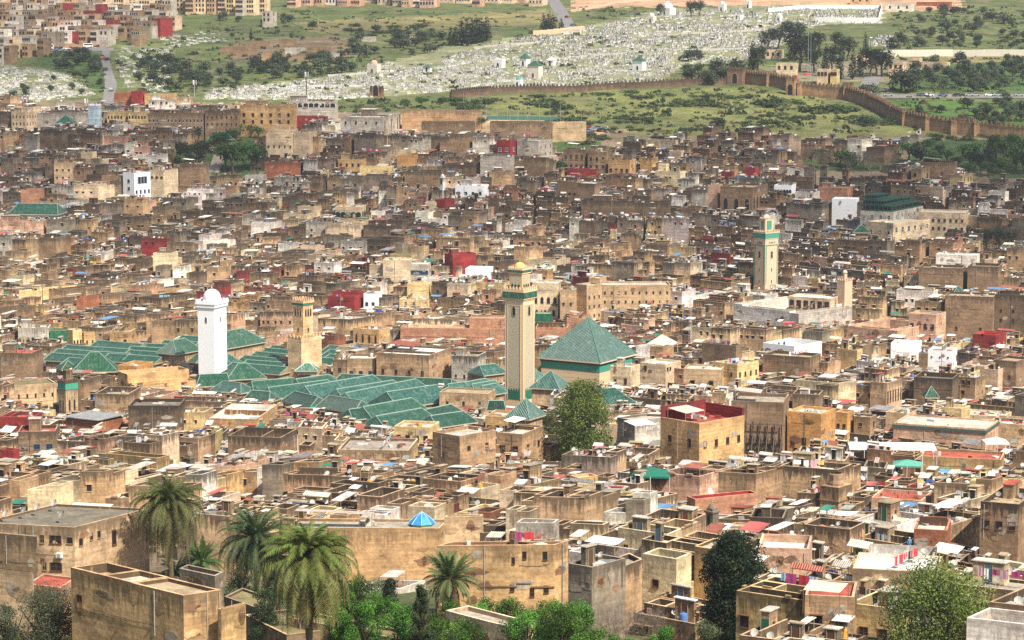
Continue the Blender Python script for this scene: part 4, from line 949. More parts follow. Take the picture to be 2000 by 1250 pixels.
g = hit(930, 760, 8); rr = empty('mosque', (g[0], g[1], gz(g[0], g[1]))); tag(rr, 'group of pale teal gabled roofs on a tan wall left of the tall minaret', 'mosque')
for a, b2, W in (((915,766),(968,756),5), ((930,770),(985,760),5), ((950,773),(988,766),5), ((880,770),(925,764),5), ((945,733),(988,728),7), ((1045,742),(1062,735),5)): tiled(rr, a, b2, 6.5, W, 2.2, 1.5, 1.5, 'teal_tile', (1.15, 1.15, 1.15), 'sand')
H(858, 953, 985, 769, 803, 8, 'sand', None, 'tan', .4, 14, 8, .35, [('F', 3, 1, 2.4, .6, 1.1, 'plain', 'tan')], rich=0, label='tan mosque wall with three small windows left of the tall minaret foot')
# ---------------------------------------------------------------- buildings read off the photograph, far to near
B_ = 'flat-roofed houses of the old town'
# ---- top edge of the old town
H(223, 256, 262, 181, 201, 8, 'brick', None, 'tan', .3, 12, 8, .2, [], rich=0, label='orange brick house on the top edge of the town beside the dark red one')
H(256, 276, 283, 178, 203, 8.5, 'red', None, 'red', .4, 20, 6, .2, [], rich=0, label='dark red house above the white rooftops by the climbing grey road')
H(282, 338, 343, 184, 202, 7, 'ochre', None, 'tan', .3, 12, 8, .2, [], rich=0, label='long pale ochre house right of the dark red top edge house')
H(345, 372, 376, 190, 206, 7, 'cream', 'cream house', 'white', .3, 15)
H(290, 340, 344, 195, 212, 6, 'white', 'low white house', 'white', .3, 12)
H(110, 140, 146, 201, 211, 5, 'white', 'low white house', 'white', .3)
H(22, 50, 72, 218, 252, 10, 'cream', 'cream house', 'white', .5, 30, None, .2, [('F', 4, 2, 1.6, .5, .9, 'plain', 'tan'), ('R', 4, 2, 1.6, .5, .9, 'plain', 'tan')])
H(72, 172, 174, 222, 243, 7, 'palegrey', 'long pale plastered house', 'light', .5, 8, 10, .5, [])
r, q, zt = H(172, 190, 198, 207, 248, 15, 'paleblue', None, 'white', .4, 22, None, .2, [], name='tower_house', cat='tower', rich=0, label='pale bluish white square tower near the top left of the town')
b3 = MB(); crenels(b3, q, zt, .7, .8, .5, 'clean', (.6,.66,.7)); part('battlement', b3, r); anchor(184, 225, 'the pale blue tower')
rr = empty('pavilion', (*hit(125, 242, 7)[:2], gz(*hit(125, 242, 7)[:2]))); tag(rr, 'small green pyramid roof near the top left beside the pale blue tower', 'pavilion')
tiled(rr, (107,242), (144,242), 7, 8.5, 3.6, 4.2, 4.2, 'green_tile', (.8, .95, .8), 'brown')
H(209, 240, 250, 219, 237, 8, 'yellow', 'pale yellow house', 'light', .5, 16, 8, .4, [('F', 5, 1, 1.6, .6, .9, 'plain', 'brown')])
H(250, 286, 290, 219, 236, 8, 'yellow', 'pale yellow house', 'light', .5, 10, 8, .4, [('F', 6, 1, 1.6, .6, .9, 'plain', 'brown')])
H(289, 397, 402, 222, 249, 9, 'brown', None, 'grey', .7, 6, 9, .5, [('F', 15, 2, 2.2, .7, 1.3, 'plain', 'white')], label='long brown building with two rows of small windows near the town top'); anchor(345, 235, 'the long many windowed brown building')
H(400, 466, 470, 216, 248, 10, 'brown', None, 'tan', .6, 6, 9, .8, [('F', 7, 2, 2.2, .6, 1.0, 'plain', 'tan')], label='stained brown building between the many windowed block and the ochre block')
H(468, 572, 580, 206, 243, 11, 'ochre', None, 'light', .8, 9, 12, .45, [('F', 6, 2, 3.2, .8, 1.2, 'awned', 'brown')], label='broad ochre building with awned square windows at the top of the town'); anchor(525, 225, 'the broad ochre building')
H(575, 628, 634, 227, 236, 6, 'red', None, 'red', .4, 10, 6, .2, [], rich=.4, label='low dark red house at the foot of the tall steel mast')
r, q, zt = H(560, 655, 664, 198, 224, 7, 'palegrey', None, 'white', .5, 8, 8, .3, [('F', 9, 1, 1.2, 2.2, 1.5, 'arch', 'white')], label='pale grey arcaded depot wall with a row of arches behind the steel mast', rich=.3)
H(665, 745, 782, 229, 258, 10, 'palegrey', None, 'light', .6, 12, None, .4, [('R', 3, 1, 3.4, 1.6, 4.2, 'arch', 'tan'), ('F', 4, 1, 1.8, .7, 1.1, 'plain', 'tan')], label='grey cream building with three tall arched windows near the top centre'); anchor(760, 240, 'the three arched building')
H(785, 940, 950, 216, 228, 4, 'tan', None, 'tan', .6, 3, 7, .4, [], name='yard_wall', cat='wall', rich=.2, label='long sandy yard wall below the ruined gate tower')
H(823, 926, 930, 238, 257, 5, 'brown', None, 'tan', .4, 4, 6, .5, [], rich=.2, name='yard_wall', cat='wall', label='brown retaining wall left of the young trees below the sports ground')
H(957, 1075, 1079, 238, 262, 6, 'brown', None, 'tan', .3, 4, 6, .5, [('F', 9, 1, 1.4, .3, .3, 'plain', 'tan')], rich=.0, name='yard_wall', cat='wall', label='long grey brown wall with dark posts under the teal netting')
H(1079, 1145, 1150, 238, 250, 3, 'sand', None, 'light', .4, -14, 4, .1, [], rich=.0, name='yard_wall', cat='wall', label='pale yellow wall behind the parked cars at the grass edge')
r, q, zt = H(970, 996, 1010, 274, 303, 10, 'red', None, 'red', .8, 25, None, .15, [('F', 2, 1, 3.0, 1.1, 1.4, 'grid', 'white'), ('R', 1, 1, 3.0, 1.1, 1.4, 'grid', 'white')], label='dark red block house with white grilled windows near the top centre', rich=.5); anchor(990, 288, 'the dark red block house')
H(1010, 1052, 1079, 275, 302, 9, 'palegrey', 'pale plaster house', 'light', .6, 25, None, .3, [('R', 3, 2, 2, .6, 1.0, 'plain', 'tan')])
H(1100, 1142, 1150, 292, 325, 10, 'brown', 'brown house with long windows', 'tan', .5, 16, 9, .5, [('F', 4, 1, 2.6, .9, 1.8, 'grid', 'tan'), ('F', 4, 1, 5.8, .9, 1.4, 'plain', 'tan')])
H(1148, 1184, 1192, 296, 330, 9, 'brown', 'brown house with long windows', 'tan', .5, 16, 9, .4, [('F', 3, 1, 2.6, .9, 1.6, 'plain', 'tan'), ('F', 3, 1, 5.4, .9, 1.2, 'plain', 'tan')])
H(1108, 1165, 1168, 330, 344, 6, 'red', None, 'red', .7, 8, 6, .2, [], label='long dark red terrace wall beneath the small palm')
H(1188, 1230, 1238, 313, 337, 8, 'ochre', 'ochre house', 'light', .5, 18, 8, .3, [('F', 4, 1, 3.5, .9, 1.1, 'plain', 'brown')])
H(775, 808, 813, 304, 320, 7, 'orange', None, 'tan', .5, 14, 7, .2, [], label='bright orange house wall left of the dark red block house', rich=.4)
H(702, 764, 769, 326, 339, 5, 'yellow', None, 'light', .5, 10, 6, .1, [], label='long pale yellow terrace wall left of centre high in the town', rich=.4)
H(660, 706, 716, 312, 330, 7, 'ochre', 'ochre house', 'light', .5, 16, 7, .2, [('F', 4, 1, 1.6, .7, 1.0, 'plain', 'brown')])
H(790, 862, 868, 335, 362, 10, 'brown', 'big blank brown house', 'light', 1.6, 8, 9, .8, [])
H(865, 925, 930, 322, 338, 8, 'dark', 'blackened house', 'grey', 1.4, 8, 9, .9, [])
H(938, 1000, 1004, 306, 331, 9, 'palegrey', 'big pale blank house', 'light', 1.0, 6, 9, .3, [])
H(955, 998, 1002, 336, 360, 9, 'tan', 'tan house', 'light', 1.0, 10, 9, .5, [])
# cream block top left of centre
r, q, zt = H(519, 572, 582, 262, 301, 13, 'cream', None, 'light', .8, 12, 10, .15, [('F', 5, 1, 4.2, .6, .9, 'plain', 'tan')], label='big cream block of flats with stepped roofs right of the tree garden', blocks=[(0, .42, 0, 1, 0, .8, None, None), (.42, 1, 0, 1, 1.6, .8, None, None)], rich=.4); anchor(560, 275, 'the big cream block')
H(574, 604, 614, 259, 303, 13.5, 'cream', None, 'light', .8, 20, 9, .15, [], rich=.4, label='tall blank cream wall house on the right of the big cream block')
H(522, 566, 582, 246, 262, 12, 'sand', 'sandy house with a row of small arches', 'light', .5, 22, 8, .2, [('F', 4, 1, 1.8, .9, 1.2, 'plain', 'brown')], y=1075)
r, q, zt = H(240, 262, 294, 338, 382, 11, 'pure', None, 'white', .9, 45, None, .05, [('F', 1, 2, 2.2, 1.0, 1.1, 'plain', 'blue'), ('R', 4, 1, 6.3, .8, 1.2, 'grid', 'blue')], rich=.4, label='white house with a big open blue loggia upper left of the town'); anchor(268, 360, 'the white loggia house')
b3 = MB(); p1, p2 = q[0], q[1]; l = dist(p1, p2); ang = math.atan2(p2[1]-p1[1], p2[0]-p1[0]); nx, ny = math.sin(ang), -math.cos(ang)
b3.prism([(lerp(p1, p2, .2)[0]+nx*.05, lerp(p1, p2, .2)[1]+ny*.05), (lerp(p1, p2, .75)[0]+nx*.05, lerp(p1, p2, .75)[1]+ny*.05), lerp(p1, p2, .75), lerp(p1, p2, .2)], zt-4.2, zt-1.6, 'dark_glass', (0, 0, 0), bottom=True)
for k in (.2, .385, .57, .75): c = lerp(p1, p2, k); b3.box((c[0]+nx*.12, c[1]+ny*.12), (.22, .24), ang, zt-4.3, zt-1.5, 'clean', (.30,.42,.55), bottom=True)
part('loggia', b3, r)
H(292, 320, 348, 333, 375, 10, 'cream', 'cream house with a chequered balcony', 'light', .9, 30, None, .3, [('F', 3, 1, 1.8, .9, .8, 'plain', 'brown')])
H(77, 118, 133, 255, 294, 10, 'dark', 'tall blackened house', 'light', 1.2, 20, 9, .95, [])
H(105, 140, 147, 318, 354, 9, 'sand', 'sandy house with paired windows', 'light', .6, 12, 9, .3, [('F', 3, 2, 2.2, .8, .9, 'plain', 'white')])
H(350, 392, 406, 320, 357, 10, 'brown', 'brown house with brick corner', 'light', .9, 20, 9, .7, [])
H(40, 74, 82, 371, 400, 9, 'salmon', 'salmon pink blank house', 'light', .7, 15, 9, .2, [])
H(517, 585, 590, 318, 340, 8, 'brick', 'long brick walled house', 'grey', .9, 10, 9, .6, [])
H(478, 512, 520, 343, 356, 6, 'palegrey', 'pale grey house', 'white', .5, 14, 7, .2, [('F', 2, 1, 1.4, .6, .8, 'plain', 'blue')])
# green roofed mosque, far left
rr = empty('mosque', (*hit(60, 420, 6)[:2], gz(*hit(60, 420, 6)[:2]))); tag(rr, 'white mosque under one long green tiled roof at the far left', 'mosque'); anchor(64, 408, 'the far left green roof')
q, zz = tiled(rr, (18,418), (112,419), 7, 11, 3.4, 2.0, 2.0, 'green_tile', (.85, .95, .95), 'pure')
for s in np.linspace(4, dist(q[0], q[1])-4, 4): 
    o = put_window(rr, q[0], q[1], s, zz-1.6, 1.8, 1.3, 'arch', 'white'); o.location.y -= .1
H(-20, 84, 130, 432, 455, 5, 'pink', 'pink plastered wall house', 'tan', .5, 8, 8, .3, [])
H(655, 705, 713, 404, 426, 8, 'cream', None, 'white', .6, 12, 9, .1, [('F', 5, 1, 2.4, 1.6, 1.6, 'arch', 'green')], label='cream house with five green arched openings left of centre'); anchor(684, 412, 'the cream house with green arches')
H(889, 945, 955, 363, 381, 8, 'pure', None, 'white', .7, 14, 8, .1, [('F', 4, 1, 2.2, .9, 1.0, 'plain', 'blue')], label='bright white block with blue windows right of the tiny white minaret'); anchor(922, 370, 'the bright white block')
r, q, zt = H(850, 870, 888, 390, 408, 8, 'red', None, 'red', .7, 30, None, .15, [], label='crimson cube house in the upper middle of the town', rich=.5); anchor(868, 398, 'the crimson cube house')
H(830, 850, 854, 395, 408, 6, 'cream', 'cream house', 'light', .5, 20, 6, .1)
H(1135, 1240, 1245, 392, 418, 8, 'dark', 'long dark wall house', 'light', .8, 4, 9, .8, [])
H(1240, 1306, 1312, 396, 420, 8, 'dark', 'long dark wall house', 'light', .8, 6, 9, .8, [('F', 5, 1, 3, .3, .6, 'plain', 'tan')])
# ---- right upper
H(1455, 1474, 1482, 327, 343, 7, 'red', None, 'red', .6, 24, None, .15, [], rich=.4, label='small dark red cube house high on the right'); anchor(1468, 335, 'the small dark red cube')
H(1407, 1470, 1500, 366, 410, 11, 'brown', None, 'tan', .8, 18, None, .4, [('F', 3, 1, 5.5, 1.7, 3.4, 'arch', 'tan'), ('R', 5, 1, 5.0, 1.7, 3.6, 'arch', 'tan')], label='brown palace with rows of tall arched windows left of the slender minaret'); anchor(1440, 385, 'the arched brown palace')
H(1382, 1402, 1408, 362, 398, 11, 'pink', 'narrow pink plastered house', 'light', .6, 14, 8, .2, [])
H(1512, 1546, 1553, 362, 377, 7, 'pure', None, 'white', .6, 12, 8, .05, [('F', 6, 1, 1.9, .9, 1.3, 'arch', 'blue')], label='white house with a row of arched windows left of the green terrace')
H(1553, 1590, 1600, 376, 392, 7, 'white', 'white house under a green terrace', 'white', .6, 16, 8, .2, [('F', 2, 1, 2, 1.2, 1.2, 'plain', 'green')])
H(1598, 1655, 1667, 367, 386, 8, 'salmon', 'salmon orange house', 'light', .6, 14, 9, .2, [])
H(1625, 1672, 1676, 389, 420, 9, 'pure', None, 'white', .5, 8, 8, .03, [], rich=.2, label='blank bright white wall house left of the green hotel terraces'); anchor(1650, 403, 'the blank white wall')
H(1780, 1800, 1816, 330, 352, 9, 'tan', 'tan house', 'light', .6, 20)
H(1797, 1864, 1868, 318, 342, 9, 'brown', 'long brown house', 'tan', .8, 8, 9, .6, [])
H(1855, 1880, 1900, 342, 356, 6, 'yellow', 'pale yellow house', 'light', .5)
# hotel with green frames
r, q, zt = H(1680, 1745, 1803, 414, 447, 12, 'palegrey', None, 'grey', .3, 22, None, .1, [('R', 5, 1, 1.8, .9, 1.6, 'grid', 'white'), ('F', 4, 1, 1.8, .9, 1.4, 'grid', 'white')], rich=0, name='hotel', cat='hotel', grp=None, label='stepped hotel with dark green framed glass terraces on the right'); anchor(1740, 400, 'the green hotel terraces')
for (s0, s1, t0, t1, z0, z1) in ((0, .97, .05, .97, 0, 2.1), (.02, .62, .3, .97, 2.1, 3.9), (.66, .97, .3, .97, 2.1, 3.6), (.1, .5, .6, .97, 3.9, 5.6)):
    bq = sub(q, s0, s1, t0, t1); b3 = MB(); b3.prism(inset(bq, .6), zt+z0, zt+z1-.4, 'dark_glass', (0, 0, 0)); b3.prism(bq, zt+z1-.4, zt+z1-.12, 'clean', (.014,.055,.04), bottom=True)
    for e in range(4):
        n = 7
        for k in range(n): p = lerp(bq[e], bq[(e+1) % 4], k/n); b3.box(p, (.16, .16), 0, zt+z0, zt+z1-.4, 'clean', (.02,.08,.055))
        a, b2 = bq[e], bq[(e+1) % 4]; b3.wall(a, b2, zt+z0, zt+z0+.5, 'clean', (.03,.08,.06))
    part('terrace_pavilion', b3, r)
H(1693, 1745, 1838, 436, 462, 12, 'cream', None, 'light', .5, 36, 22, .08, [('F', 3, 1, 3, .8, 1.0, 'plain', 'tan'), ('R', 6, 1, 2.0, 1.2, 1.8, 'grid', 'white')], name='hotel', cat='hotel', grp=None, label='cream hotel wing with small square windows below the green terraces', rich=.2)
H(1795, 1885, 1892, 416, 450, 11, 'cream', None, 'light', .5, 6, 12, .08, [('F', 8, 2, 2.4, .8, 1.0, 'plain', 'tan')], name='hotel', cat='hotel', grp=None, label='long cream hotel wing with two rows of windows beside the dark round tree', rich=.2); anchor(1840, 430, 'the cream hotel wing')
# ---- right middle
H(1795, 1880, 1890, 524, 560, 11, 'brown', 'high brown rammed-earth wall house', 'tan', .9, 6, 10, .6, [])
H(1890, 1950, 1957, 521, 568, 12, 'brown', 'high brown rammed-earth wall house', 'tan', .9, 8, 10, .7, [])
H(1828, 1908, 1916, 499, 520, 6, 'white', None, 'white', .3, 8, 7, .1, [], label='white shed with a broken pale awning above the high brown walls', rich=.6)
H(1846, 1940, 1945, 580, 645, 14, 'brown', None, 'tan', .6, 6, 10, .7, [('F', 2, 1, 9.5, .6, .9, 'plain', 'brown')], label='very tall blank rammed-earth house above the pink mansion'); anchor(1895, 610, 'the tall blank earthen house')
H(1944, 2040, 2050, 578, 645, 14, 'dark', None, 'tan', .6, 6, 10, .9, [('F', 4, 2, 4.5, .6, .9, 'plain', 'brown')], label='tall blackened house on the right edge next to the blank earthen one')
# white courtyard mansion: ring of wings round an open court
r, q, zt = H(1432, 1560, 1702, 613, 632, 8.5, 'palegrey', None, 'white', .7, 40, 26, .25, [], blocks=[(0, 1, 0, .14, 0, .7, 'palegrey', 'white'), (0, .12, .14, .86, .4, .7, 'white', 'white'), (.88, 1, .14, .86, .6, .7, 'white', 'white'), (0, 1, .86, 1, .9, .7, 'white', 'white'), (.12, .88, .14, .86, -6.5, 0, 'green', 'dark')], rich=.15, label='large white courtyard mansion with a deep open court on the right'); anchor(1560, 600, 'the white courtyard mansion')
H(1540, 1622, 1692, 583, 604, 10, 'cream', None, 'white', .4, 20, 9, .1, [('F', 6, 1, 1.9, 1.3, 2.2, 'grid', 'brown'), ('R', 1, 1, 2, .8, 1.0, 'plain', 'tan')], rich=.3, label='cream arcaded wing with dark openings behind the white courtyard')
# pink mansion
r, q, zt = H(1655, 1752, 1888, 646, 662, 7, 'pink', None, 'tan', .7, 28, 26, .1, [], blocks=[(0, 1, 0, .16, 0, .7, None, 'tan'), (0, .15, .16, .84, 0, .7, None, 'tan'), (.85, 1, .16, .84, 0, .7, None, 'tan'), (0, 1, .84, 1, .2, .7, None, 'tan'), (.15, .85, .16, .84, -4.5, 0, 'dark', 'dark')], rich=.1, label='pink courtyard mansion with a dark covered court on the right'); anchor(1740, 645, 'the pink mansion')
H(1775, 1828, 1862, 615, 640, 10, 'pink', None, 'tan', .6, 20, 9, .1, [('F', 4, 1, 3.2, 1.0, 1.5, 'plain', 'brown')], rich=.1, label='pink upper storey with four dark windows on the back of the pink mansion')
H(1900, 1945, 1990, 655, 680, 7, 'red', None, 'red', 1.4, 20, 9, .2, [], inner=(.5,.06,.05), label='bright red walled terrace at the right edge below the tall dark house', rich=.6)
# white arcaded court
r, q, zt = H(1490, 1552, 1625, 676, 694, 7, 'pure', None, 'white', 2.6, 35, 14, .02, [], inner=(.78,.78,.78), rich=.3, label='white roof court with arched inner wall behind brown walls on the right', y=742); anchor(1560, 682, 'the white arched court')
qi = inset(q, .28)
for s in (.35, .55, .75): o = put_window(r, qi[3], qi[2], s*dist(qi[3], qi[2]), zt-1.6, .9, 1.5, 'arch', 'blue')
H(1490, 1582, 1628, 698, 735, 8, 'brown', 'brown house with a round opening', 'tan', .9, 20, 9, .6, [('R', 1, 1, 3.5, .9, .9, 'plain', 'brown')], rich=.2)
H(1740, 1793, 1797, 672, 704, 8, 'pure', None, 'white', 1.4, 8, 8, .02, [], rich=.2, label='blank white house wall above the blackened houses on the right'); 
H(1812, 1860, 1866, 686, 718, 9, 'pure', None, 'red', .7, 10, 8, .03, [('F', 3, 1, 1.2, .4, .4, 'plain', 'blue')], rich=.2, label='white house with a red edged roof and a small blue window'); anchor(1800, 690, 'the twin white walls')
H(1794, 1812, 1816, 690, 722, 8, 'brown', 'narrow brown house between two white walls', 'tan', .5, 10, 7, .4, [])
H(1785, 1860, 1870, 740, 790, 10, 'dark', None, 'dark', 1.2, 10, 10, 1.0, [], label='large blackened courtyard wall house right of the little green pyramid')
rr = empty('pavilion', (*hit(1820, 776, 6)[:2], gz(*hit(1820, 776, 6)[:2]))); tag(rr, 'tiny green pyramid roof in front of the blackened walls on the right', 'pavilion')
tiled(rr, (1809,776), (1832,776), 7.5, 3.4, 2.4, 1.7, 1.7, 'green_tile', (.9, 1, .9), 'red', wdrop=1.6)
rr = empty('pavilion', (*hit(1872, 578, 6)[:2], gz(*hit(1872, 578, 6)[:2]))); tag(rr, 'tiny teal pyramid roof above the tall blank earthen house', 'pavilion')
tiled(rr, (1861,578), (1886,578), 11, 4.2, 2.8, 2.1, 2.1, 'teal_tile', (.8, .9, .9), 'tan', wdrop=1.6)
rr = empty('pavilion', (*hit(1683, 454, 6)[:2], gz(*hit(1683, 454, 6)[:2]))); tag(rr, 'small green pyramid roof left of the cream hotel', 'pavilion')
tiled(rr, (1668,454), (1699,454), 7, 5.4, 2.2, 2.7, 2.7, 'green_tile', (.6, .8, .7), 'tan', wdrop=2)
H(1700, 1732, 1762, 748, 800, 11, 'sand', None, 'light', .5, 26, None, .6, [('R', 6, 1, 3.2, .5, 2.6, 'plain', 'brown')], label='long sandy building with tall slit windows above the pale pink compound'); anchor(1735, 765, 'the slit windowed sandy building')
H(1872, 1905, 1925, 738, 775, 9, 'tan', 'tan house', 'light', .5, 24)
H(1940, 1985, 2010, 706, 760, 11, 'brown', 'brown gable end house', 'tan', .6, 24, 9, .6)
# cream houses right of the pyramid
H(1192, 1232, 1250, 717, 757, 10, 'cream', None, 'white', .6, 25, None, .05, [('F', 2, 1, 3.4, .7, 1.5, 'grid', 'brown')], rich=.3, label='plain cream house touching the right side of the pyramid mausoleum')
H(1250, 1300, 1330, 712, 752, 9, 'cream', 'cream house', 'white', .6, 28, None, .1, None, rich=.6)
H(1335, 1408, 1412, 722, 758, 10, 'sand', None, 'light', .5, 8, 9, .2, [('F', 2, 1, 3.2, 1.0, 1.0, 'awned', 'brown')], label='sandy house with two awned windows left of the yellow terrace house')
H(1396, 1440, 1482, 712, 748, 11, 'yellow', None, 'light', .7, 38, None, .15, [('R', 4, 1, 2.2, .6, 1.2, 'plain', 'green'), ('F', 2, 1, 2.2, .6, 1.0, 'plain', 'brown')], label='pale yellow terrace house with green trimmed windows', rich=.9); anchor(1430, 715, 'the pale yellow terrace house')
# red terrace, ochre block, scaffolded wall, orange block
r, q, zt = H(1290, 1366, 1427, 827, 905, 15, 'ochre', None, 'red', .9, 42, 13, .12, [('R', 4, 1, 3.4, .75, 1.2, 'plain', 'red' if False else 'brown'), ('F', 2, 1, 3.2, .8, 1.6, 'grid', 'brown'), ('R', 3, 1, 9.4, .6, .9, 'plain', 'brown')], inner=(.26,.025,.03), rich=.3, label='ochre corner building carrying the large crimson walled terrace'); anchor(1380, 850, 'the crimson terrace building')
b3 = MB(); a, b2 = q[3], q[2]; a2, b22 = lerp(a, b2, .0), lerp(a, b2, 1.0)
b3.prism([q[3], inset(q, .3)[3], inset(q, .3)[2], q[2]][::-1], zt, zt+2.1, 'wall', (.25,.025,.03,.5)); b3.prism([q[2], inset(q, .3)[2], inset(q, .3)[1], q[1]][::-1], zt, zt+1.5, 'wall', (.25,.03,.035,.1)); part('red_wall', b3, r)
r, q, zt = H(1428, 1530, 1538, 786, 893, 14, 'brown', None, 'grey', .8, 6, 12, .35, [('F', 2, 1, 9.0, .5, .9, 'plain', 'brown')], rich=.3, label='high bare brown wall house propped by timber scaffolding'); anchor(1485, 800, 'the propped brown wall')
sc_ = empty('scaffold', (q[3][0], q[3][1]-2, gz(q[3][0], q[3][1]))); tag(sc_, 'row of dark timber props and braces shoring up the high brown wall', 'scaffold')
zg = zat(1480, 905, q[0][1]-3); l = dist(q[3], q[0]); ang = math.atan2(q[0][1]-q[3][1], q[0][0]-q[3][0]); nx, ny = math.sin(ang), -math.cos(ang); TB = (.10,.075,.06)
for k in range(8):
    p = lerp(q[3], q[0], .02+k/7.3); hgt = zat(1480, 822, q[0][1]) - k*.1
    m2 = MB(); m2.tube([(p[0]+nx*.5, p[1]+ny*.5, zg), (p[0]+nx*.5, p[1]+ny*.5, hgt)], [.18, .16], 5, 'bark', TB); part('post', m2, sc_)
    m2 = MB(); m2.tube([(p[0]+nx*.5, p[1]+ny*.5, hgt-2.5), (p[0]+nx*5.5, p[1]+ny*5.5, zg)], [.15, .15], 5, 'bark', TB); part('brace', m2, sc_)
    if k < 7:
        p2 = lerp(q[3], q[0], .02+(k+1)/7.3)
        for z0, z1_ in ((hgt-3, hgt-6.5), (hgt-6.5, hgt-3), (hgt-9.5, hgt-6.5)):
            m2 = MB(); m2.tube([(p[0]+nx*.8, p[1]+ny*.8, z0), (p2[0]+nx*.8, p2[1]+ny*.8, z1_)], [.14, .14], 4, 'bark', TB); part('brace', m2, sc_)
for zz in (4.0, 8.0):
    m2 = MB(); a, b2 = q[3], q[0]; m2.tube([(a[0]+nx*1.0, a[1]+ny*1.0, zg+zz), (b2[0]+nx*1.0, b2[1]+ny*1.0, zg+zz)], [.12, .12], 4, 'bark', TB); part('ledger', m2, sc_)
H(1538, 1604, 1632, 808, 871, 12, 'orange', None, 'light', .6, 22, None, .1, [('F', 3, 1, 6.0, .9, 1.8, 'grid', 'brown'), ('F', 2, 1, 8.0, .9, 1.1, 'grid', 'brown'), ('R', 2, 1, 3, .3, .3, 'plain', 'tan')], rich=.2, label='bright orange ochre house right of the timber scaffolding'); anchor(1585, 840, 'the bright orange house')
H(1548, 1600, 1604, 771, 805, 13, 'brown', 'stained brown house with a boarded opening', 'grey', 1.2, 8, 7, .7, [('F', 2, 1, 2.8, .9, 1.5, 'grid', 'tan')])
H(1632, 1655, 1668, 806, 850, 10, 'orange', 'narrow ochre house with small red windows', 'light', .6, 20, None, .2, [('F', 2, 2, 2.5, .6, .8, 'plain', 'brown')])
H(1668, 1700, 1712, 815, 850, 9, 'tan', 'tan house', 'light', .5, 20)
# pale compound with green tile edge
r, q, zt = H(1745, 1925, 1932, 838, 866, 10, 'pink', None, 'light', .3, 13, 12, .05, [], rich=.1, label='long pale pink compound wall with a dark green tile edge on the right'); anchor(1840, 850, 'the pale pink compound')
b3 = MB(); o = inset(q, -.25); b3.prism(o, zt-.9, zt-.35, 'clean', (.06,.10,.08), bottom=True); part('tile_edge', b3, r)
H(1730, 1775, 1790, 808, 838, 8, 'sand', 'pale peach house', 'light', .6, 20, None, .1, [])
H(1838, 1878, 1895, 798, 826, 9, 'yellow', None, 'light', .6, 22, None, .1, [('F', 2, 1, 2.4, .7, 1.6, 'arch', 'tan')], label='pale yellow corner house with arched windows over the pink compound')
H(1930, 2010, 2030, 830, 872, 10, 'sand', None, 'light', .5, 12, 10, .1, [], rich=.3, label='peach walled house at the right edge beside the pink compound')
H(1880, 1960, 1990, 814, 832, 5, 'cream', 'low cream wall house', 'light', .4, 14, 8, .1, [])
# ---- middle belt between minarets
H(735, 838, 882, 694, 748, 12, 'tan', None, 'white', .6, 22, None, .55, [('F', 4, 1, 4.5, .7, 1.2, 'plain', 'brown'), ('F', 1, 1, 8.5, .6, 1.2, 'plain', 'brown')], label='big rammed-earth house with a yellow edge between the two towers', rich=.4); anchor(810, 715, 'the big rammed-earth house')
H(677, 732, 735, 700, 746, 10, 'tan', None, 'white', .7, 6, 9, .4, [('F', 3, 1, 4.0, .9, 2.2, 'grid', 'blue')], label='tan house with three tall grey blue windows above the lower mosque')
H(650, 677, 679, 702, 746, 9, 'brown', 'narrow brown house with two windows', 'light', .5, 8, 8, .5, [('F', 1, 2, 2.4, .8, 1.0, 'grid', 'brown')])
H(882, 932, 950, 696, 750, 11, 'palegrey', 'crumbling pale brown house', 'tan', .8, 16, None, .9, [('F', 3, 1, 5, .5, .9, 'plain', 'brown')])
H(782, 984, 990, 642, 668, 8, 'salmon', None, 'tan', .5, 5, 8, .12, [('F', 2, 1, 5.2, .9, 1.2, 'plain', 'brown')], rich=.3, label='long terracotta wall house left of the tall lattice minaret')
H(917, 984, 990, 622, 640, 8, 'salmon', None, 'tan', .5, 4, 8, .12, [], rich=.3, label='upper terracotta terrace wall behind the long terracotta one', y=765)
H(1046, 1108, 1112, 640, 662, 8, 'salmon', None, 'tan', .5, 4, 8, .12, [], rich=.3, label='terracotta wall house between tall minaret and pyramid roof')
r, q, zt = H(1045, 1076, 1078, 613, 641, 9, 'green', None, 'tan', .2, 4, 5, 0, [], rich=0, name='tarpaulin_screen', cat='screen', grp=None, label='green ribbed screen wall right of the tall minaret top', mat='corrugated')
H(1107, 1150, 1160, 622, 640, 8, 'salmon', 'terracotta terrace wall house', 'tan', .5, 6, 8, .12, [], rich=.3, y=775)
H(1040, 1090, 1095, 553, 620, 15, 'cream', None, 'white', .7, 6, 9, .2, [('F', 4, 1, 4.8, .9, 1.7, 'arch', 'tan'), ('F', 3, 1, 8.8, .8, 1.6, 'arch', 'tan')], rich=.4, label='tall cream house with paired arched windows behind the tall minaret'); anchor(1068, 580, 'the tall cream arched house')
H(1094, 1122, 1126, 566, 618, 14, 'sand', 'tall sandy house with roof plants', 'moss', .5, 8, 9, .25, [('F', 2, 1, 4, .5, .8, 'plain', 'brown')])
H(1124, 1146, 1175, 557, 612, 15, 'sand', None, 'light', .5, 45, None, .15, [('R', 3, 3, 3.5, .5, .8, 'plain', 'brown')], rich=.3, label='tall pale sandy corner house up behind the pyramid roof'); anchor(1150, 570, 'the tall sandy corner house')
H(1150, 1172, 1178, 543, 556, 16, 'sand', 'high sandy stair tower house', 'moss', .5, 20, 6, .15, [], y=815, rich=.1)
H(1175, 1310, 1318, 556, 598, 12, 'sand', None, 'light', .5, -6, 10, .2, [('F', 10, 2, 2.0, .5, .7, 'plain', 'brown')], rich=.4, label='long sandy wall house with scattered tiny windows behind the pyramid apex')
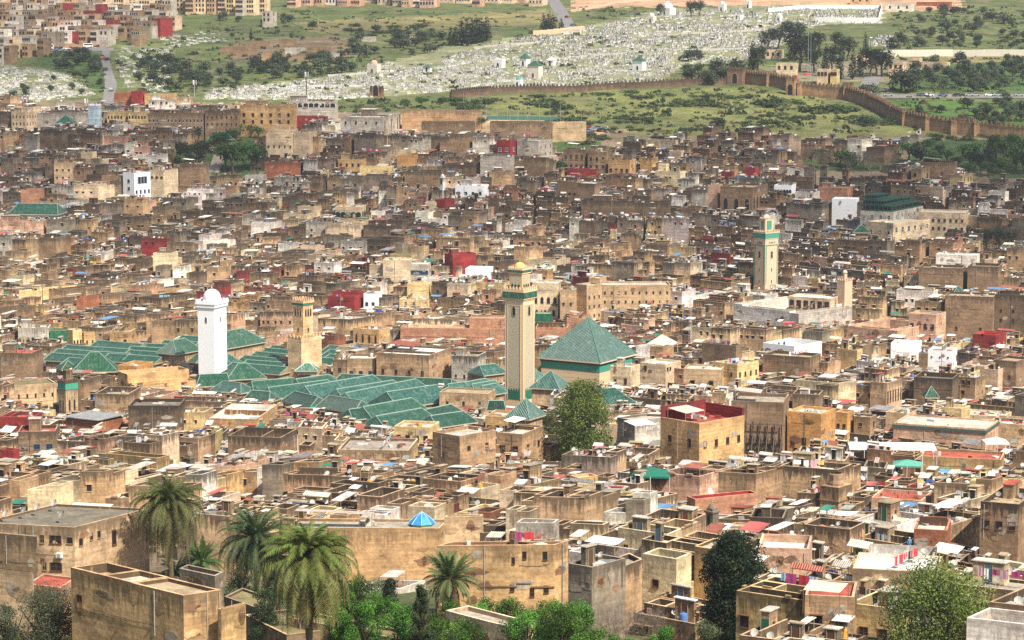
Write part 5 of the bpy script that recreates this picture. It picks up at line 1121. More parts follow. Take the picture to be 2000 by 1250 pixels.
H(748, 800, 804, 508, 543, 11, 'cream', None, 'white', .6, 6, 8, .1, [('F', 2, 1, 6.5, .6, .9, 'plain', 'tan')], rich=.3, label='tall pale cream house with a glazed terrace left of the dark red one'); anchor(775, 520, 'the tall pale cream house')
H(800, 836, 842, 516, 536, 9, 'palegrey', None, 'white', .4, 8, 7, .1, [('F', 6, 1, 2.4, 1.0, 1.2, 'grid', 'blue')], rich=.3, label='small house with a long glazed blue grey window strip')
r, q, zt = H(868, 884, 930, 497, 537, 11, 'red', None, 'red', .6, 58, None, .1, [], rich=.3, label='tall dark red sided house up from the tall minaret lantern'); anchor(895, 515, 'the tall dark red sided house')
H(866, 885, 888, 500, 512, 10, 'white', 'narrow white gable house', 'white', .4, 8, 3, .1, [], rich=0, y=870)
H(909, 955, 962, 525, 543, 8, 'pure', None, 'white', .6, 10, 8, .05, [('F', 4, 1, 2.2, .7, .9, 'plain', 'brown')], rich=.4, label='white house with four square windows just above the tall minaret lantern')
r, q, zt = H(640, 692, 710, 573, 604, 9, 'red', None, 'red', .8, 22, None, .12, [('F', 2, 1, 4.2, .7, .9, 'plain', 'tan')], label='big crimson house with stepped roofs left of the middle', blocks=[(0, .5, 0, 1, -1.2, .8, None, 'red'), (.5, 1, 0, 1, 0, .8, None, 'red')], rich=.4); anchor(675, 583, 'the big crimson house')
H(710, 735, 742, 574, 600, 8, 'pure', 'white house beside the crimson one', 'red', .5, 15, 7, .05, [('F', 2, 1, 2.8, .8, 1.0, 'plain', 'brown')])
H(795, 838, 843, 555, 582, 9, 'yellow', None, 'light', 1.2, 6, 7, .05, [], rich=.3, label='pale yellow house with a curved parapet above the cream terraces')
H(780, 830, 840, 585, 606, 8, 'yellow', 'pale yellow house', 'light', .5, 10, 8, .1)
H(797, 880, 895, 636, 660, 8, 'cream', None, 'white', .5, 12, 9, .05, [('F', 10, 1, .8, .3, .5, 'plain', 'tan')], rich=.4, label='cream terrace house with white canopies left of the terracotta walls')
H(690, 740, 762, 644, 668, 9, 'ochre', None, 'red', .5, 30, None, .15, [('F', 4, 1, 2.4, .5, 1.8, 'arch', 'brown')], rich=.4, label='pale ochre house with a row of narrow arched windows')
# ---- left middle
H(230, 262, 383, 745, 758, 9, 'ochre', None, 'tan', .8, 68, None, .1, [('R', 5, 1, 5.5, .8, .9, 'plain', 'tan')], rich=.3, label='large pale orange house with stepped terraces left of the white minaret foot', blocks=[(0, 1, 0, .4, -1, .8, None, None), (0, 1, .4, 1, 1.2, .9, None, None)]); anchor(310, 735, 'the large pale orange house')
H(230, 268, 300, 715, 742, 8, 'orange', 'orange terrace house', 'tan', 1.0, 30, None, .1, [], rich=.2)
H(35, 95, 97, 640, 662, 8, 'palegrey', None, 'moss', .5, 5, 8, .4, [('F', 5, 1, 3.4, 1.0, 1.8, 'grid', 'brown')], rich=.3, label='grey house with five tall dark windows and a mossy roof at the left')
H(97, 133, 135, 646, 662, 7, 'green', None, 'moss', .3, 5, 6, .1, [], rich=.1, label='low dark green clad house left of the yellow sunlit one')
H(130, 142, 160, 645, 680, 10, 'yellow', 'sunlit pale yellow house', 'light', .4, 60, None, .1, [('R', 3, 1, 3.5, .5, 1.6, 'plain', 'tan')])
H(160, 164, 186, 650, 680, 9, 'ochre', None, 'red', .4, 62, None, .1, [('R', 2, 1, 2.5, .5, 1.0, 'plain', 'tan')], label='pale orange house with a teal roof box behind the mosque roofs')
H(214, 254, 260, 648, 672, 7, 'ochre', 'tan house', 'tan', .5, 12, 8, .3, [('F', 2, 1, 2.5, .8, 1.2, 'plain', 'brown')])
H(0, 60, 84, 690, 740, 11, 'brown', 'large brown house with reddish roof', 'red', .5, 20, None, .7, [])
H(28, 110, 114, 748, 790, 9, 'sand', None, 'moss', .3, -14, 9, .3, [('F', 5, 1, 2.6, .4, .9, 'plain', 'brown')], rich=.2, label='cream walled house with a dark roof edge left of the small weathered minaret')
H(185, 250, 275, 770, 802, 10, 'tan', 'tan house with one window', 'grey', 1.4, 16, None, .8, [('F', 2, 1, 5, .5, .9, 'plain', 'brown')])
H(250, 350, 356, 792, 838, 11, 'dark', None, 'dark', .8, 8, 10, 1.0, [], label='long blackened house wall left of the white courtyard terrace', rich=.5)
r, q, zt = H(408, 500, 542, 819, 832, 8, 'ochre', None, 'white', 1.3, 14, None, .3, [], inner=(.78,.77,.75), rich=.3, label='brown walled house with a white painted roof court left of centre'); anchor(470, 812, 'the white roof court')
H(445, 548, 580, 855, 890, 9, 'brown', None, 'grey', 2.2, 18, None, .9, [], label='large house with a stained sunken terrace below the white roof court', rich=.5); anchor(510, 868, 'the sunken terrace house')
H(0, 62, 84, 815, 845, 7, 'red', None, 'red', .8, 20, None, .2, [], rich=.7, label='crimson terraces at the left edge below the small weathered minaret'); anchor(40, 822, 'the left crimson terraces')
H(0, 26, 38, 880, 903, 7, 'red', None, 'red', .5, 30, None, .1, [('F', 1, 1, 1.8, .9, .9, 'grid', 'brown')], rich=.3, label='little red cube house at the far left edge')
H(35, 108, 112, 842, 885, 9, 'brown', 'grey brown house with two dark windows', 'red', .7, 5, 8, .7, [('F', 3, 1, 2.6, 1.2, 1.0, 'grid', 'blue')])
# metal roof shed
r, q, zt = H(128, 190, 240, 824, 842, 7, 'brick', None, 'grey', .3, 40, None, .3, [], rich=0, label='shed with a grey flat metal roof beside the crimson terraces')
b3 = MB(); o = inset(q, -.5); b3.prism(o, zt+.3, zt+.5, 'corrugated', (.36,.36,.36), bottom=True); part('metal_roof', b3, r)
# ---- centre below mosque
H(845, 898, 968, 852, 900, 11, 'tan', None, 'light', .7, 45, None, .3, [('R', 2, 1, 2.0, .8, .8, 'plain', 'brown'), ('R', 1, 1, 6, .7, .8, 'awned', 'brown')], label='tan corner house with broken brick arches on its roof left of the willow', rich=.3); anchor(905, 860, 'the tan corner house')
H(770, 840, 862, 835, 858, 8, 'yellow', None, 'light', .6, 15, 8, .2, [('F', 4, 1, 2.0, .9, 1.3, 'plain', 'green')], rich=.7, label='pale yellow terrace house with green trim below the lower mosque roofs')
H(660, 798, 842, 880, 905, 7, 'sand', None, 'grey', .6, 8, 14, .6, [], rich=.3, label='broad low house with a bare grey terrace left of the tan corner house')
H(948, 1010, 1062, 815, 850, 9, 'ochre', None, 'tan', .6, 14, 9, .2, [('F', 4, 1, 2.2, .9, 1.4, 'grid', 'brown')], rich=.2, label='pale ochre house with grilled windows just under the teal pavilion')
H(970, 1020, 1062, 848, 892, 8, 'tan', None, 'light', .4, 24, None, .4, [('F', 2, 1, 3, 1.0, 1.2, 'awned', 'brown'), ('R', 2, 1, 3, .9, 1.2, 'awned', 'brown')], label='tan house with awned windows and a tin roof left of the willow trunk')
H(1205, 1240, 1290, 822, 870, 10, 'palegrey', None, 'light', .5, 50, 12, .5, [('F', 1, 2, 2.5, .5, .9, 'awned', 'tan')], rich=.2, label='worn grey house with a white canopy right of the willow'); anchor(1245, 840, 'the worn grey house')
H(870, 945, 1008, 905, 916, 5, 'yellow', None, 'white', .6, 16, 9, .05, [('R', 8, 1, 1.3, .5, 1.6, 'plain', 'white')], rich=.3, label='pale yellow walled terrace with white railings below the tan corner house'); anchor(930, 912, 'the pale yellow terrace')
H(1112, 1128, 1168, 933, 951, 7, 'ochre', None, 'white', .5, 60, None, .1, [], rich=.3, label='bright ochre walled house below the willow')
# ---- foreground group
def big(Nn, Ln, Rn, h, vb, col, roof, par, stain, win, label, rich=.3, inner=None, blocks=None, y=None, name='house', cat='house'):
    qz = px_quad(Nn, Ln, Rn, h, y); return H(min(Ln[0], Nn[0]), Nn[0], max(Rn[0], Nn[0]), Nn[1], vb, h, col, None, roof, par, None, None, stain, win, blocks, rich, label=label, q=qz, inner=inner, name=name, cat=cat)
r, q, zt = big((145, 1030), (-40, 1020), (290, 993), 8.2, 1112, 'sand', 'dark', .35, .55, [], 'large sandy block at lower left with a bare dark flat roof and dishes', rich=0); anchor(150, 1010, 'the large bare roof at lower left')
for f_, s, z, w2, h2, kd, fr in (('R', .08, 2.3, .75, 1.1, 'plain', 'tan'), ('R', .22, 1.9, .6, 1.0, 'plain', 'tan'), ('R', .32, 1.9, .6, 1.0, 'plain', 'tan'), ('R', .52, 2.9, .8, 2.0, 'plain', 'brown'), ('F', .66, 1.9, .6, 1.1, 'grid', 'tan'), ('F', .8, 1.9, 1.6, 1.1, 'grid', 'brown'), ('F', .95, 1.9, .9, .9, 'plain', 'tan'), ('F', .8, 5.8, 1.6, 1.1, 'grid', 'brown'), ('F', .68, 5.8, .6, 1.1, 'grid', 'tan')):
    a, b2 = (q[3], q[0]) if f_ == 'F' else (q[0], q[1]); put_window(r, a, b2, dist(a, b2)*s, zt-z, w2, h2, kd, fr)
for (u, v) in ((10, 1020), (47, 1014), (72, 1008), (105, 1000), (120, 1022)):
    p = at_z(u, v, zt-.35); dish(p[0], p[1], p[2], -.9, 1.2, True)
b3 = MB(); a, b2 = q[3], q[0]; l = dist(a, b2); p = lerp(a, b2, 1-2.2/l); ang = math.atan2(b2[1]-a[1], b2[0]-a[0]); b3.box((p[0]+math.sin(ang)*.3, p[1]-math.cos(ang)*.3), (.9, .45), ang, zt-4.4, zt-3.7, 'clean', (.7,.7,.68), bottom=True); b3.box((p[0]+math.sin(ang)*.3-.1, p[1]-math.cos(ang)*.53-.02), (.45, .03), ang, zt-4.3, zt-3.8, 'clean', (.3,.3,.3)); o = link('air_conditioner', b3.mesh('air_conditioner')); tag(o, 'white air conditioner box on the front wall of the large sandy block', 'air conditioner')
big((70, 1048), (-40, 1038), (72, 1046), 8, 1110, 'brown', 'white', .4, .6, [], 'rough brown walled house at the left edge with a white roof', rich=0)
r, q, zt = big((62, 1118), (-60, 1104), (64, 1117), 8, 1180, 'sand', 'tan', .5, .3, [], 'sandy walled house corner at the far lower left', rich=0)
r, q, zt = big((118, 1148), (52, 1140), (150, 1128), 6, 1165, 'salmon', 'red', .25, .2, [], 'low house with a flat red painted roof between the sandy blocks', rich=0); anchor(100, 1130, 'the flat red roof')
r, q, zt = big((358, 1164), (138, 1110), (432, 1153), 13, 1260, 'wallochre', 'tan', .3, .6, [('F', 8, 1, 30, .9, 1.3, 'plain', 'brown')], 'large plain sandy house in the foreground with a weathered flat roof', rich=0, blocks=[(0, 1, 0, .45, 0, .35, None, 'tan'), (0, 1, .45, .70, -.1, .5, None, 'light'), (0, 1, .70, 1, -.5, .9, None, 'tan')]); anchor(290, 1180, 'the large plain foreground house')
put_window(r, q[3], q[0], 1.3, zt-3.2, .75, 1.5, 'grid', 'brown')
for s, z in ((.42, 9.6), (.66, 10.4)):
    p = lerp(q[3], q[0], s); b3 = MB(); b3.tube([(p[0], p[1], zt-z), (p[0]+1.4, p[1]-1.0, zt-z+.45)], [.06, .06], 5, 'metal', (.05,.03,.02)); part('rusty_pole', b3, r)
for k in range(5):   # scaffold holes and pipes in the wall
    p = lerp(q[3], q[0], .25+.15*k); b3 = MB(); b3.box((p[0], p[1]-.02), (.18, .12), 0, zt-4.2-(k % 3), zt-4.0-(k % 3), 'clean', (.06,.04,.03), bottom=True); part('wall_hole', b3, r)
big((432, 1190), (425, 1189), (480, 1178), 11, 1260, 'ochre', 'grey', .5, .5, [], 'narrow ochre annex stepping down from the large plain foreground house', rich=0)
r, q, zt = big((420, 1125), (350, 1110), (436, 1117), 9, 1150, 'grey', 'tan', .9, .5, [], 'small grey roof box behind the large plain foreground house', rich=0)
rl_, ql_, ztl_ = big((858, 1032), (560, 1030), (875, 1014), 7.6, 1125, 'wallochre', 'grey', .4, .35, [], 'very long ochre garden wall house behind the foreground palms', rich=.8); anchor(740, 1060, 'the long ochre wall')
r, q, zt = big((1083, 1064), (853, 1066), (1110, 1056), 9.2, 1190, 'wallochre', 'red', .35, .45, [], 'large ochre house with a red edged roof and small windows behind the garden palm', rich=.3); anchor(1000, 1110, 'the large ochre house behind the garden palm')
a, b2 = q[3], q[0]; l = dist(a, b2)
for s, z, w2, h2 in ((.65, 2.0, .35, .8), (.745, 1.3, .45, .9), (.92, 1.4, .5, 1.0), (.64, 5.5, .5, .8), (.81, 6.1, .5, 1.0), (.93, 5.7, .55, .9)): put_window(r, a, b2, l*s, zt-z, w2, h2, 'grid' if z > 5 else 'plain', 'brown')
b3 = MB()
for s0, s1, z in ((.35, .68, 5.2), (.68, .80, 4.8), (.80, 1.0, 5.3)):
    p, p2 = lerp(a, b2, s0), lerp(a, b2, s1); b3.prism([(p[0], p[1]-.14), (p2[0], p2[1]-.14), p2, p], zt-z-.18, zt-z, 'wall', (.25,.17,.09,.3), bottom=True)
part('string_course', b3, r)
big((940, 1008), (868, 1010), (944, 1004), 9, 1040, 'sand', 'grey', 1.2, .3, [], 'house with a wavy stepped sandy gable wall behind the red edged roof', rich=.3)
big((1080, 1022), (1008, 1020), (1092, 1014), 9, 1050, 'palegrey', 'light', 1.0, .4, [], 'pale grey walled terrace house above the large ochre house', rich=.6)
big((1156, 1108), (1110, 1100), (1222, 1090), 9, 1165, 'grey', 'light', .5, .5, [], 'grey concrete house with a bare roof right of the large ochre house', rich=.7); anchor(1165, 1115, 'the grey concrete house')
big((1222, 1105), (1196, 1092), (1255, 1092), 8, 1165, 'tan', 'grey', .6, .8, [], 'peeling tan house end right of the grey concrete house', rich=.3)
# blue glass octagon roof on the terrace
p = at_z(824, 1008, ztl_+.95); rt = empty('skylight', (p[0], p[1], p[2]-1.0)); tag(rt, 'bright blue octagonal tent roof skylight on the long ochre wall house', 'skylight'); anchor(824, 1000, 'the blue octagonal skylight')
b3 = MB(); b3.lathe((p[0], p[1], p[2]-1.4), [(1.75, 0), (1.75, .42)], 'clean', (.25,.35,.2), 8); part('drum', b3, rt)
b3 = MB(); b3.lathe((p[0], p[1], p[2]-.98), [(1.98, 0), (1.0, .95), (0.05, 1.6)], 'metal', (.05,.26,.60), 8); part('roof', b3, rt)
for k in range(8):
    a = 2*PI*k/8; b3 = MB(); b3.tube([(p[0]+2.0*math.cos(a), p[1]+2.0*math.sin(a), p[2]-.96), (p[0]+1.01*math.cos(a), p[1]+1.01*math.sin(a), p[2]+.0), (p[0], p[1], p[2]+.66)], [.05]*3, 4, 'clean', (.45,.65,.8)); part('rib', b3, rt)
# mossy foreground roofs with pale kerbs
big((560, 1240), (478, 1200), (700, 1222), 1.6, 1300, 'tan', 'moss', .3, .6, [], 'mossy flat roof with pale kerbs right of the foreground house', rich=0)
big((820, 1256), (560, 1205), (870, 1246), 1.4, 1300, 'tan', 'moss', .35, .6, [], 'long mossy flat roof at the bottom edge below the shrubs', rich=0)
big((510, 1190), (438, 1165), (545, 1172), 2.5, 1240, 'brown', 'moss', .3, .5, [], 'low mossy roof tucked behind the ochre annex', rich=0)
big((1000, 1226), (870, 1192), (1045, 1216), 4, 1260, 'cream', 'grey', .5, .3, [], 'low grey terrace with a white parapet among the bottom shrubs', rich=0)
# lower right named buildings
H(1702, 1800, 1812, 978, 992, 6, 'pink', None, 'red', .5, 12, 8, .2, [('F', 4, 1, 2.5, .2, .8, 'plain', 'tan')], rich=.2, label='pink house with a bright pink flat roof in the lower right'); anchor(1755, 985, 'the bright pink flat roof')
H(1342, 1358, 1425, 975, 992, 7, 'salmon', None, 'red', 1.6, 60, 12, .15, [], inner=(.30,.03,.035), rich=.4, label='crimson stepped terrace walls below the cream turret'); anchor(1385, 975, 'the crimson stepped terrace')
H(1785, 1850, 1858, 1036, 1078, 8, 'brick', None, 'cream' if False else 'light', .4, 4, 8, .4, [], rich=.2, label='bare red brick walled house with a cream awning lower right'); anchor(1820, 1055, 'the bare brick wall')
H(1464, 1530, 1538, 1012, 1035, 6, 'dark', None, 'grey', 1.8, 5, 7, 1.0, [], rich=.2, label='blackened high walled terrace right of the dark conifer top')
H(1570, 1660, 1690, 1034, 1075, 8, 'tan', None, 'dark', 1.2, 22, None, .9, [], rich=.3, label='large stained tan house with a black walled terrace lower right')
H(1665, 1833, 1838, 1118, 1150, 7, 'sand', None, 'white', .5, 3, 9, .5, [], inner=(.7,.7,.7), rich=.4, label='long sandy fronted terrace house behind the bottom right tree'); anchor(1750, 1120, 'the long sandy terrace')
H(1690, 1823, 1828, 1094, 1110, 7.5, 'grey', 'house with a white inner terrace', 'white', 1.3, 3, 8, 1.0, [], inner=(.75,.75,.75), rich=.3)
H(1480, 1580, 1588, 1072, 1105, 9, 'pink', None, 'white', 1.0, 3, 8, .1, [], rich=.3, label='pale pink house wall right of the dark conifer'); anchor(1530, 1080, 'the pale pink wall house')
H(1572, 1668, 1672, 1166, 1215, 8, 'tan', None, 'red', .4, 3, 7, .3, [('F', 2, 1, 2.4, 1.1, 1.3, 'awned', 'brown')], rich=0, label='tan house with a cream cloth awning and red terrace at bottom right'); anchor(1615, 1170, 'the cream awning house')
p0 = hit(1569, 1152, 9.6); p1 = at_z(1640, 1158, p0[2]); bq = [(p0[0], p0[1]), (p1[0], p1[1]), (p1[0]+1.2, p1[1]+2.6), (p0[0]+1.0, p0[1]+2.8)]
b3 = MB(); tarp(b3, bq, p0[2], (.72,.62,.42), 'cloth', .1); 
for c in bq: b3.tube([(c[0], c[1], p0[2]-2.4), (c[0], c[1], p0[2])], [.04, .04], 4, 'metal', (.3,.1,.08))
o = link('awning', b3.mesh('awning')); tag(o, 'cream cloth awning over the red terrace at bottom right', 'awning', 'cloth awnings on rooftop posts')
H(1798, 1955, 1965, 898, 925, 7, 'ochre', None, 'red', .5, 5, 9, .4, [('F', 4, 1, 3, 1.4, .8, 'plain', 'brown')], rich=.8, label='long ochre house with a red roof and laundry lower right'); anchor(1880, 905, 'the long ochre laundry house')
H(1915, 1990, 2030, 985, 1060, 11, 'brown', None, 'tan', .8, 14, 12, 1.0, [('F', 3, 1, 2.5, .9, 1.1, 'plain', 'brown')], rich=.3, label='tall blackened brown house on the lower right edge'); anchor(1960, 1010, 'the tall stained right edge house')
H(1932, 2010, 2040, 1000, 1100, 9, 'brown', 'stained brown house', 'grey', .6, 10, 9, .8, [], rich=.4, y=400)
def canopy(a, b2, h, W, col, label, posts=4, sag=.1, peak=0.0):
    q, z = eave_quad(a, b2, h, W); rt = empty('canopy', (q[0][0], q[0][1], z-2.6)); tag(rt, label, 'canopy'); b3 = MB()
    if peak:
        c = cen(q)
        for i in range(4): b3.face([(q[i][0], q[i][1], z), (q[(i+1) % 4][0], q[(i+1) % 4][1], z), (c[0], c[1], z+peak)], 'cloth', col); b3.wall(q[i], q[(i+1) % 4], z-.3, z, 'cloth', tuple(k*.9 for k in col))
    else: tarp(b3, q, z, col, 'cloth', sag)
    part('cover', b3, rt)
    for i in range(posts):
        for e in ((0, 1), (3, 2)):
            p = lerp(q[e[0]], q[e[1]], i/(posts-1)); b3 = MB(); b3.tube([(p[0], p[1], z-2.8), (p[0], p[1], z-.02)], [.07, .07], 5, 'clean', (.6,.6,.6)); part('post', b3, rt)
canopy((1660,878), (1830,880), 9.5, 6.5, (.80,.77,.70), 'long white canopy over a rooftop terrace on the right', 7); anchor(1745, 872, 'the long white canopy')
canopy((1743,909), (1800,911), 9, 4.5, (.11,.36,.28), 'turquoise peaked canopy below the long white one', 3, 0, .8); anchor(1772, 905, 'the turquoise canopy')
canopy((1232,930), (1308,932), 9, 5.5, (.02,.15,.10), 'dark green draped canopy right of centre below the worn grey house', 3, .5, 1.2); anchor(1275, 922, 'the dark green canopy')
canopy((1925,866), (1972,866), 9, 4.5, (.75,.72,.65), 'cream peaked tent at the right edge under the peach house', 3, 0, 1.0)
canopy((1242,832), (1283,828), 11, 5, (.78,.77,.74), 'white ribbed canopy on the worn grey house', 2, 0)
canopy((1262,672), (1314,674), 9, 6.5, (.45,.46,.42), 'grey peaked tent roof right of the pyramid mausoleum', 3, 0, 2.6); anchor(1287, 662, 'the grey peaked tent roof')
canopy((128,994), (205,998), 8, 3.5, (.75,.72,.64), 'long cream awning behind the large bare roof at lower left', 4, .05)

# one person on the terrace before the brick wall
def person(u, v, h, label, cloth, ang=0.0):
    p = hit(u, v, h); J = [(0, 0, .92), (0, 0, 1.15), (0, 0, 1.42), (0, 0, 1.52), (0, -.01, 1.64), (.19, 0, 1.40), (.27, -.05, 1.14), (.24, -.2, .95), (-.19, 0, 1.40), (-.26, .02, 1.12), (-.25, -.08, .88), (.1, 0, .88), (.12, -.03, .48), (.12, .02, .07), (.12, -.12, .03), (-.1, 0, .88), (-.12, .06, .48), (-.13, .1, .07), (-.13, -.04, .03), (0, -.01, 1.72)]
    E = [(0,1),(1,2),(2,3),(3,4),(2,5),(5,6),(6,7),(2,8),(8,9),(9,10),(0,11),(11,12),(12,13),(13,14),(0,15),(15,16),(16,17),(17,18),(4,19)]
    RR = [.17,.15,.17,.06,.10,.07,.05,.035,.07,.05,.035,.12,.09,.05,.04,.12,.09,.05,.04,.08]
    me = bpy.data.meshes.new('body'); me.from_pydata(J, E, []); o = bpy.data.objects.new('tmp', me); COL.objects.link(o)
    md = o.modifiers.new('s', 'SKIN'); 
    for i, sv in enumerate(me.skin_vertices[0].data if me.skin_vertices else []): sv.radius = (RR[i], RR[i])
    md2 = o.modifiers.new('d', 'SUBSURF'); md2.levels = 1; dg = bpy.context.evaluated_depsgraph_get(); ev = bpy.data.meshes.new_from_object(o.evaluated_get(dg)); bpy.data.objects.remove(o)
    cols = []
    for f in ev.polygons: c = f.center; cols.append((.32,.19,.13,1) if (c.z > 1.5 or (abs(c.x) > .2 and c.z < 1.0)) else (cloth+(1,) if c.z > .12 else (.05,.04,.03,1)))
    ca = ev.attributes.new('Col', 'FLOAT_COLOR', 'FACE'); ca.data.foreach_set('color', np.array(cols, dtype=np.float32).ravel()); ev.materials.clear(); ev.materials.append(MATS['cloth'])
    r = empty('person', p, ang); link('body', ev, r); b3 = MB(); b3.dome((0, .015, 1.62), .125, .16, 'cloth', (.5,.45,.4), 10, 4); part2 = link('headscarf', b3.mesh('headscarf'), r); tag(r, label, 'person')
try: person(1776, 1075, 7.5, 'person in blue clothes and a pale headscarf standing before the bare brick wall', (.12,.25,.42))
except Exception as e_: print('person', e_)
# ---------------------------------------------------------------- tree meshes
def leafcloud(mb, blobs, n, size, cols, flat=.5, mat='leaf'):
    """blobs: (x,y,z,rx,ry,rz); leaves lie near the skin of every blob"""
    tot = sum(b_[3]*b_[4] for b_ in blobs)
    for (x, y, z, rx, ry, rz) in blobs:
        k = max(4, int(n*rx*ry/tot)); tint = R.uniform(.6, 1.3); cc = R.choice(cols)
        for _ in range(k):
            d = Vector((R.gauss(0, 1), R.gauss(0, 1), R.gauss(0, 1))).normalized()*(R.random()**.38)
            p = Vector((x+d.x*rx, y+d.y*ry, z+d.z*rz)); nrm = (d+Vector((R.gauss(0, flat), R.gauss(0, flat), R.gauss(0, flat)+.2))).normalized()
            a = nrm.orthogonal().normalized(); b2 = nrm.cross(a); an = R.uniform(0, 6.28); a, b2 = a*math.cos(an)+b2*math.sin(an), b2*math.cos(an)-a*math.sin(an)
            s = size*R.uniform(.6, 1.3); t2 = tint*R.uniform(.8, 1.25)
            mb.face([tuple(p-a*s*.5), tuple(p+b2*s*.32), tuple(p+a*s*.5), tuple(p-b2*s*.32)], mat, (cc[0]*t2, cc[1]*t2, cc[2]*t2))
def limbs(mb, h, r, n, spread, z0=.35, col=(.10,.075,.05), lean=0.0):
    tips = []
    mb.tube([(0, 0, -.5), (lean*.3, 0, h*z0*.5), (lean*.6, .05*h, h*z0)], [r*1.25, r, r*.8], 6, 'bark', col)
    for i in range(n):
        a = 2*PI*i/n+R.uniform(-.4, .4); s = spread*R.uniform(.6, 1.0); zt = h*R.uniform(.6, .88); m2 = (lean*.6+math.cos(a)*s*.5, .05*h+math.sin(a)*s*.5, h*z0+(zt-h*z0)*.55)
        mb.tube([(lean*.6, .05*h, h*z0*.96), m2, (math.cos(a)*s, math.sin(a)*s, zt)], [r*.62, r*.4, r*.12], 5, 'bark', col); tips.append((math.cos(a)*s, math.sin(a)*s, zt))
    return tips
def tree_pair(kind, seed):
    global R
    keep = R; R = random.Random(seed); t_, c_ = MB(), MB()
    if kind == 'olive':      # 5 m tall
        tips = limbs(t_, 5, .22, 5, 1.5, .2); bl = [(x, y, z*.82, 1.3, 1.3, 1.2) for x, y, z in tips]+[(0, 0, 3.7, 1.5, 1.5, 1.3), (0, 0, 2.2, 1.7, 1.7, 1.1)]+[(R.uniform(-1.7, 1.7), R.uniform(-1.7, 1.7), R.uniform(1.2, 3.2), 1.0, 1.0, .9) for _ in range(8)]
        leafcloud(c_, bl, 620, .62, [(.060,.085,.045), (.085,.11,.065), (.045,.065,.03)])
    elif kind == 'round':    # 8 m broadleaf
        tips = limbs(t_, 8, .3, 6, 2.6); bl = [(x, y, z*.92, 1.8, 1.8, 1.5) for x, y, z in tips]+[(0, 0, 6.3, 2.2, 2.2, 1.8)]+[(R.uniform(-3, 3), R.uniform(-3, 3), R.uniform(3, 6), 1.2, 1.2, 1.0) for _ in range(7)]
        leafcloud(c_, bl, 900, .6, [(.045,.10,.022), (.065,.13,.03), (.03,.07,.018)])
    elif kind == 'dark':     # 10 m dark evergreen
        tips = limbs(t_, 10, .32, 6, 2.4); bl = [(x, y, z*.95, 1.7, 1.7, 1.8) for x, y, z in tips]+[(0, 0, 8, 2, 2, 2.0)]+[(R.uniform(-2.8, 2.8), R.uniform(-2.8, 2.8), R.uniform(3, 8), 1.3, 1.3, 1.4) for _ in range(8)]
        leafcloud(c_, bl, 900, .65, [(.030,.045,.022), (.042,.058,.028), (.022,.034,.018)])
    elif kind == 'cypress':  # 10 m spire
        t_.tube([(0, 0, -.5), (0, 0, 2)], [.25, .2], 6, 'bark', (.08,.06,.04))
        bl = [(R.uniform(-.15, .15), R.uniform(-.15, .15), 1.2+k*.85, 1.35*(1-(k/11)**2)+.2, 1.35*(1-(k/11)**2)+.2, .9) for k in range(11)]
        leafcloud(c_, bl, 700, .5, [(.016,.030,.018), (.024,.040,.022), (.012,.022,.014)])
    elif kind == 'bush':     # 2 m high, 5 m wide
        bl = [(R.uniform(-1.8, 1.8), R.uniform(-1.3, 1.3), R.uniform(.3, .9), R.uniform(.7, 1.2), R.uniform(.7, 1.2), R.uniform(.5, .9)) for _ in range(9)]
        t_.tube([(0, 0, -.3), (.1, 0, .8)], [.12, .06], 5, 'bark', (.1,.08,.05)); leafcloud(c_, bl, 420, .45, [(.05,.085,.025), (.075,.10,.045), (.04,.06,.025)])
    elif kind == 'bare':     # 6 m leafless
        def br(p, d, l, r, k):
            q2 = p+d*l; t_.tube([tuple(p), tuple((p+q2)/2+Vector((R.gauss(0, .04), R.gauss(0, .04), 0))*l), tuple(q2)], [r, r*.8, r*.55], 4 if k < 2 else 3, 'bark', (.19,.15,.12))
            if k < 5:
                for _ in range(3): br(q2, (d+Vector((R.gauss(0, .42), R.gauss(0, .42), R.gauss(0.1, .3)))).normalized(), l*.72, r*.55, k+1)
        for k in range(3): br(Vector((R.uniform(-.4, .4), R.uniform(-.4, .4), -.3)), Vector((R.gauss(0, .35), R.gauss(0, .35), 1)).normalized(), 1.7, .11, 0)
        leafcloud(c_, [(R.uniform(-1.8, 1.8), R.uniform(-1.8, 1.8), R.uniform(2.5, 5), .7, .7, .6) for _ in range(6)], 60, .16, [(.12,.15,.05)])
    a, b2 = t_.mesh('trunk'), c_.mesh('crown'); R = keep
    return a, b2
KINDS_ = {'olive': 5, 'round': 8, 'dark': 10, 'cypress': 10, 'bush': 2, 'bare': 6}
LIB = {k: [tree_pair(k, 100*i+len(k)) for i in range(4 if k != 'bare' else 2)] for k in KINDS_}
TNAME = {'olive': ('olive_tree', 'grey green olive tree', 'tree', 'olive trees on the slopes'), 'round': ('leafy_tree', 'green leafy tree', 'tree', 'leafy trees among the houses'), 'dark': ('evergreen_tree', 'dark evergreen tree', 'tree', 'dark evergreens on the hill'),
         'cypress': ('cypress_tree', 'dark pointed cypress', 'tree', 'cypress trees on the hill'), 'bush': ('shrub', 'green shrub', 'shrub', 'shrubs on the slopes'), 'bare': ('bare_tree', 'bare grey brown tree', 'tree', 'bare trees')}
def tree(u, v, px, kind, wide=1.0, look=None, h0=0.0, label=None):
    p = hit(u, v, h0); h = px*p[1]/F; s = h/KINDS_[kind]; nm, lk, cat, grp = TNAME[kind]
    r = empty(nm, (p[0], p[1], gz(p[0], p[1]) if h0 == 0 else p[2]), R.uniform(0, 6.28)); r.scale = (s*wide, s*wide, s)
    tm, cm = R.choice(LIB[kind]); link('trunk', tm, r); link('crown', cm, r)
    if label: tag(r, label, cat, grp)
    else: auto(r, look or lk, cat, grp, z=h*.5)
    return r
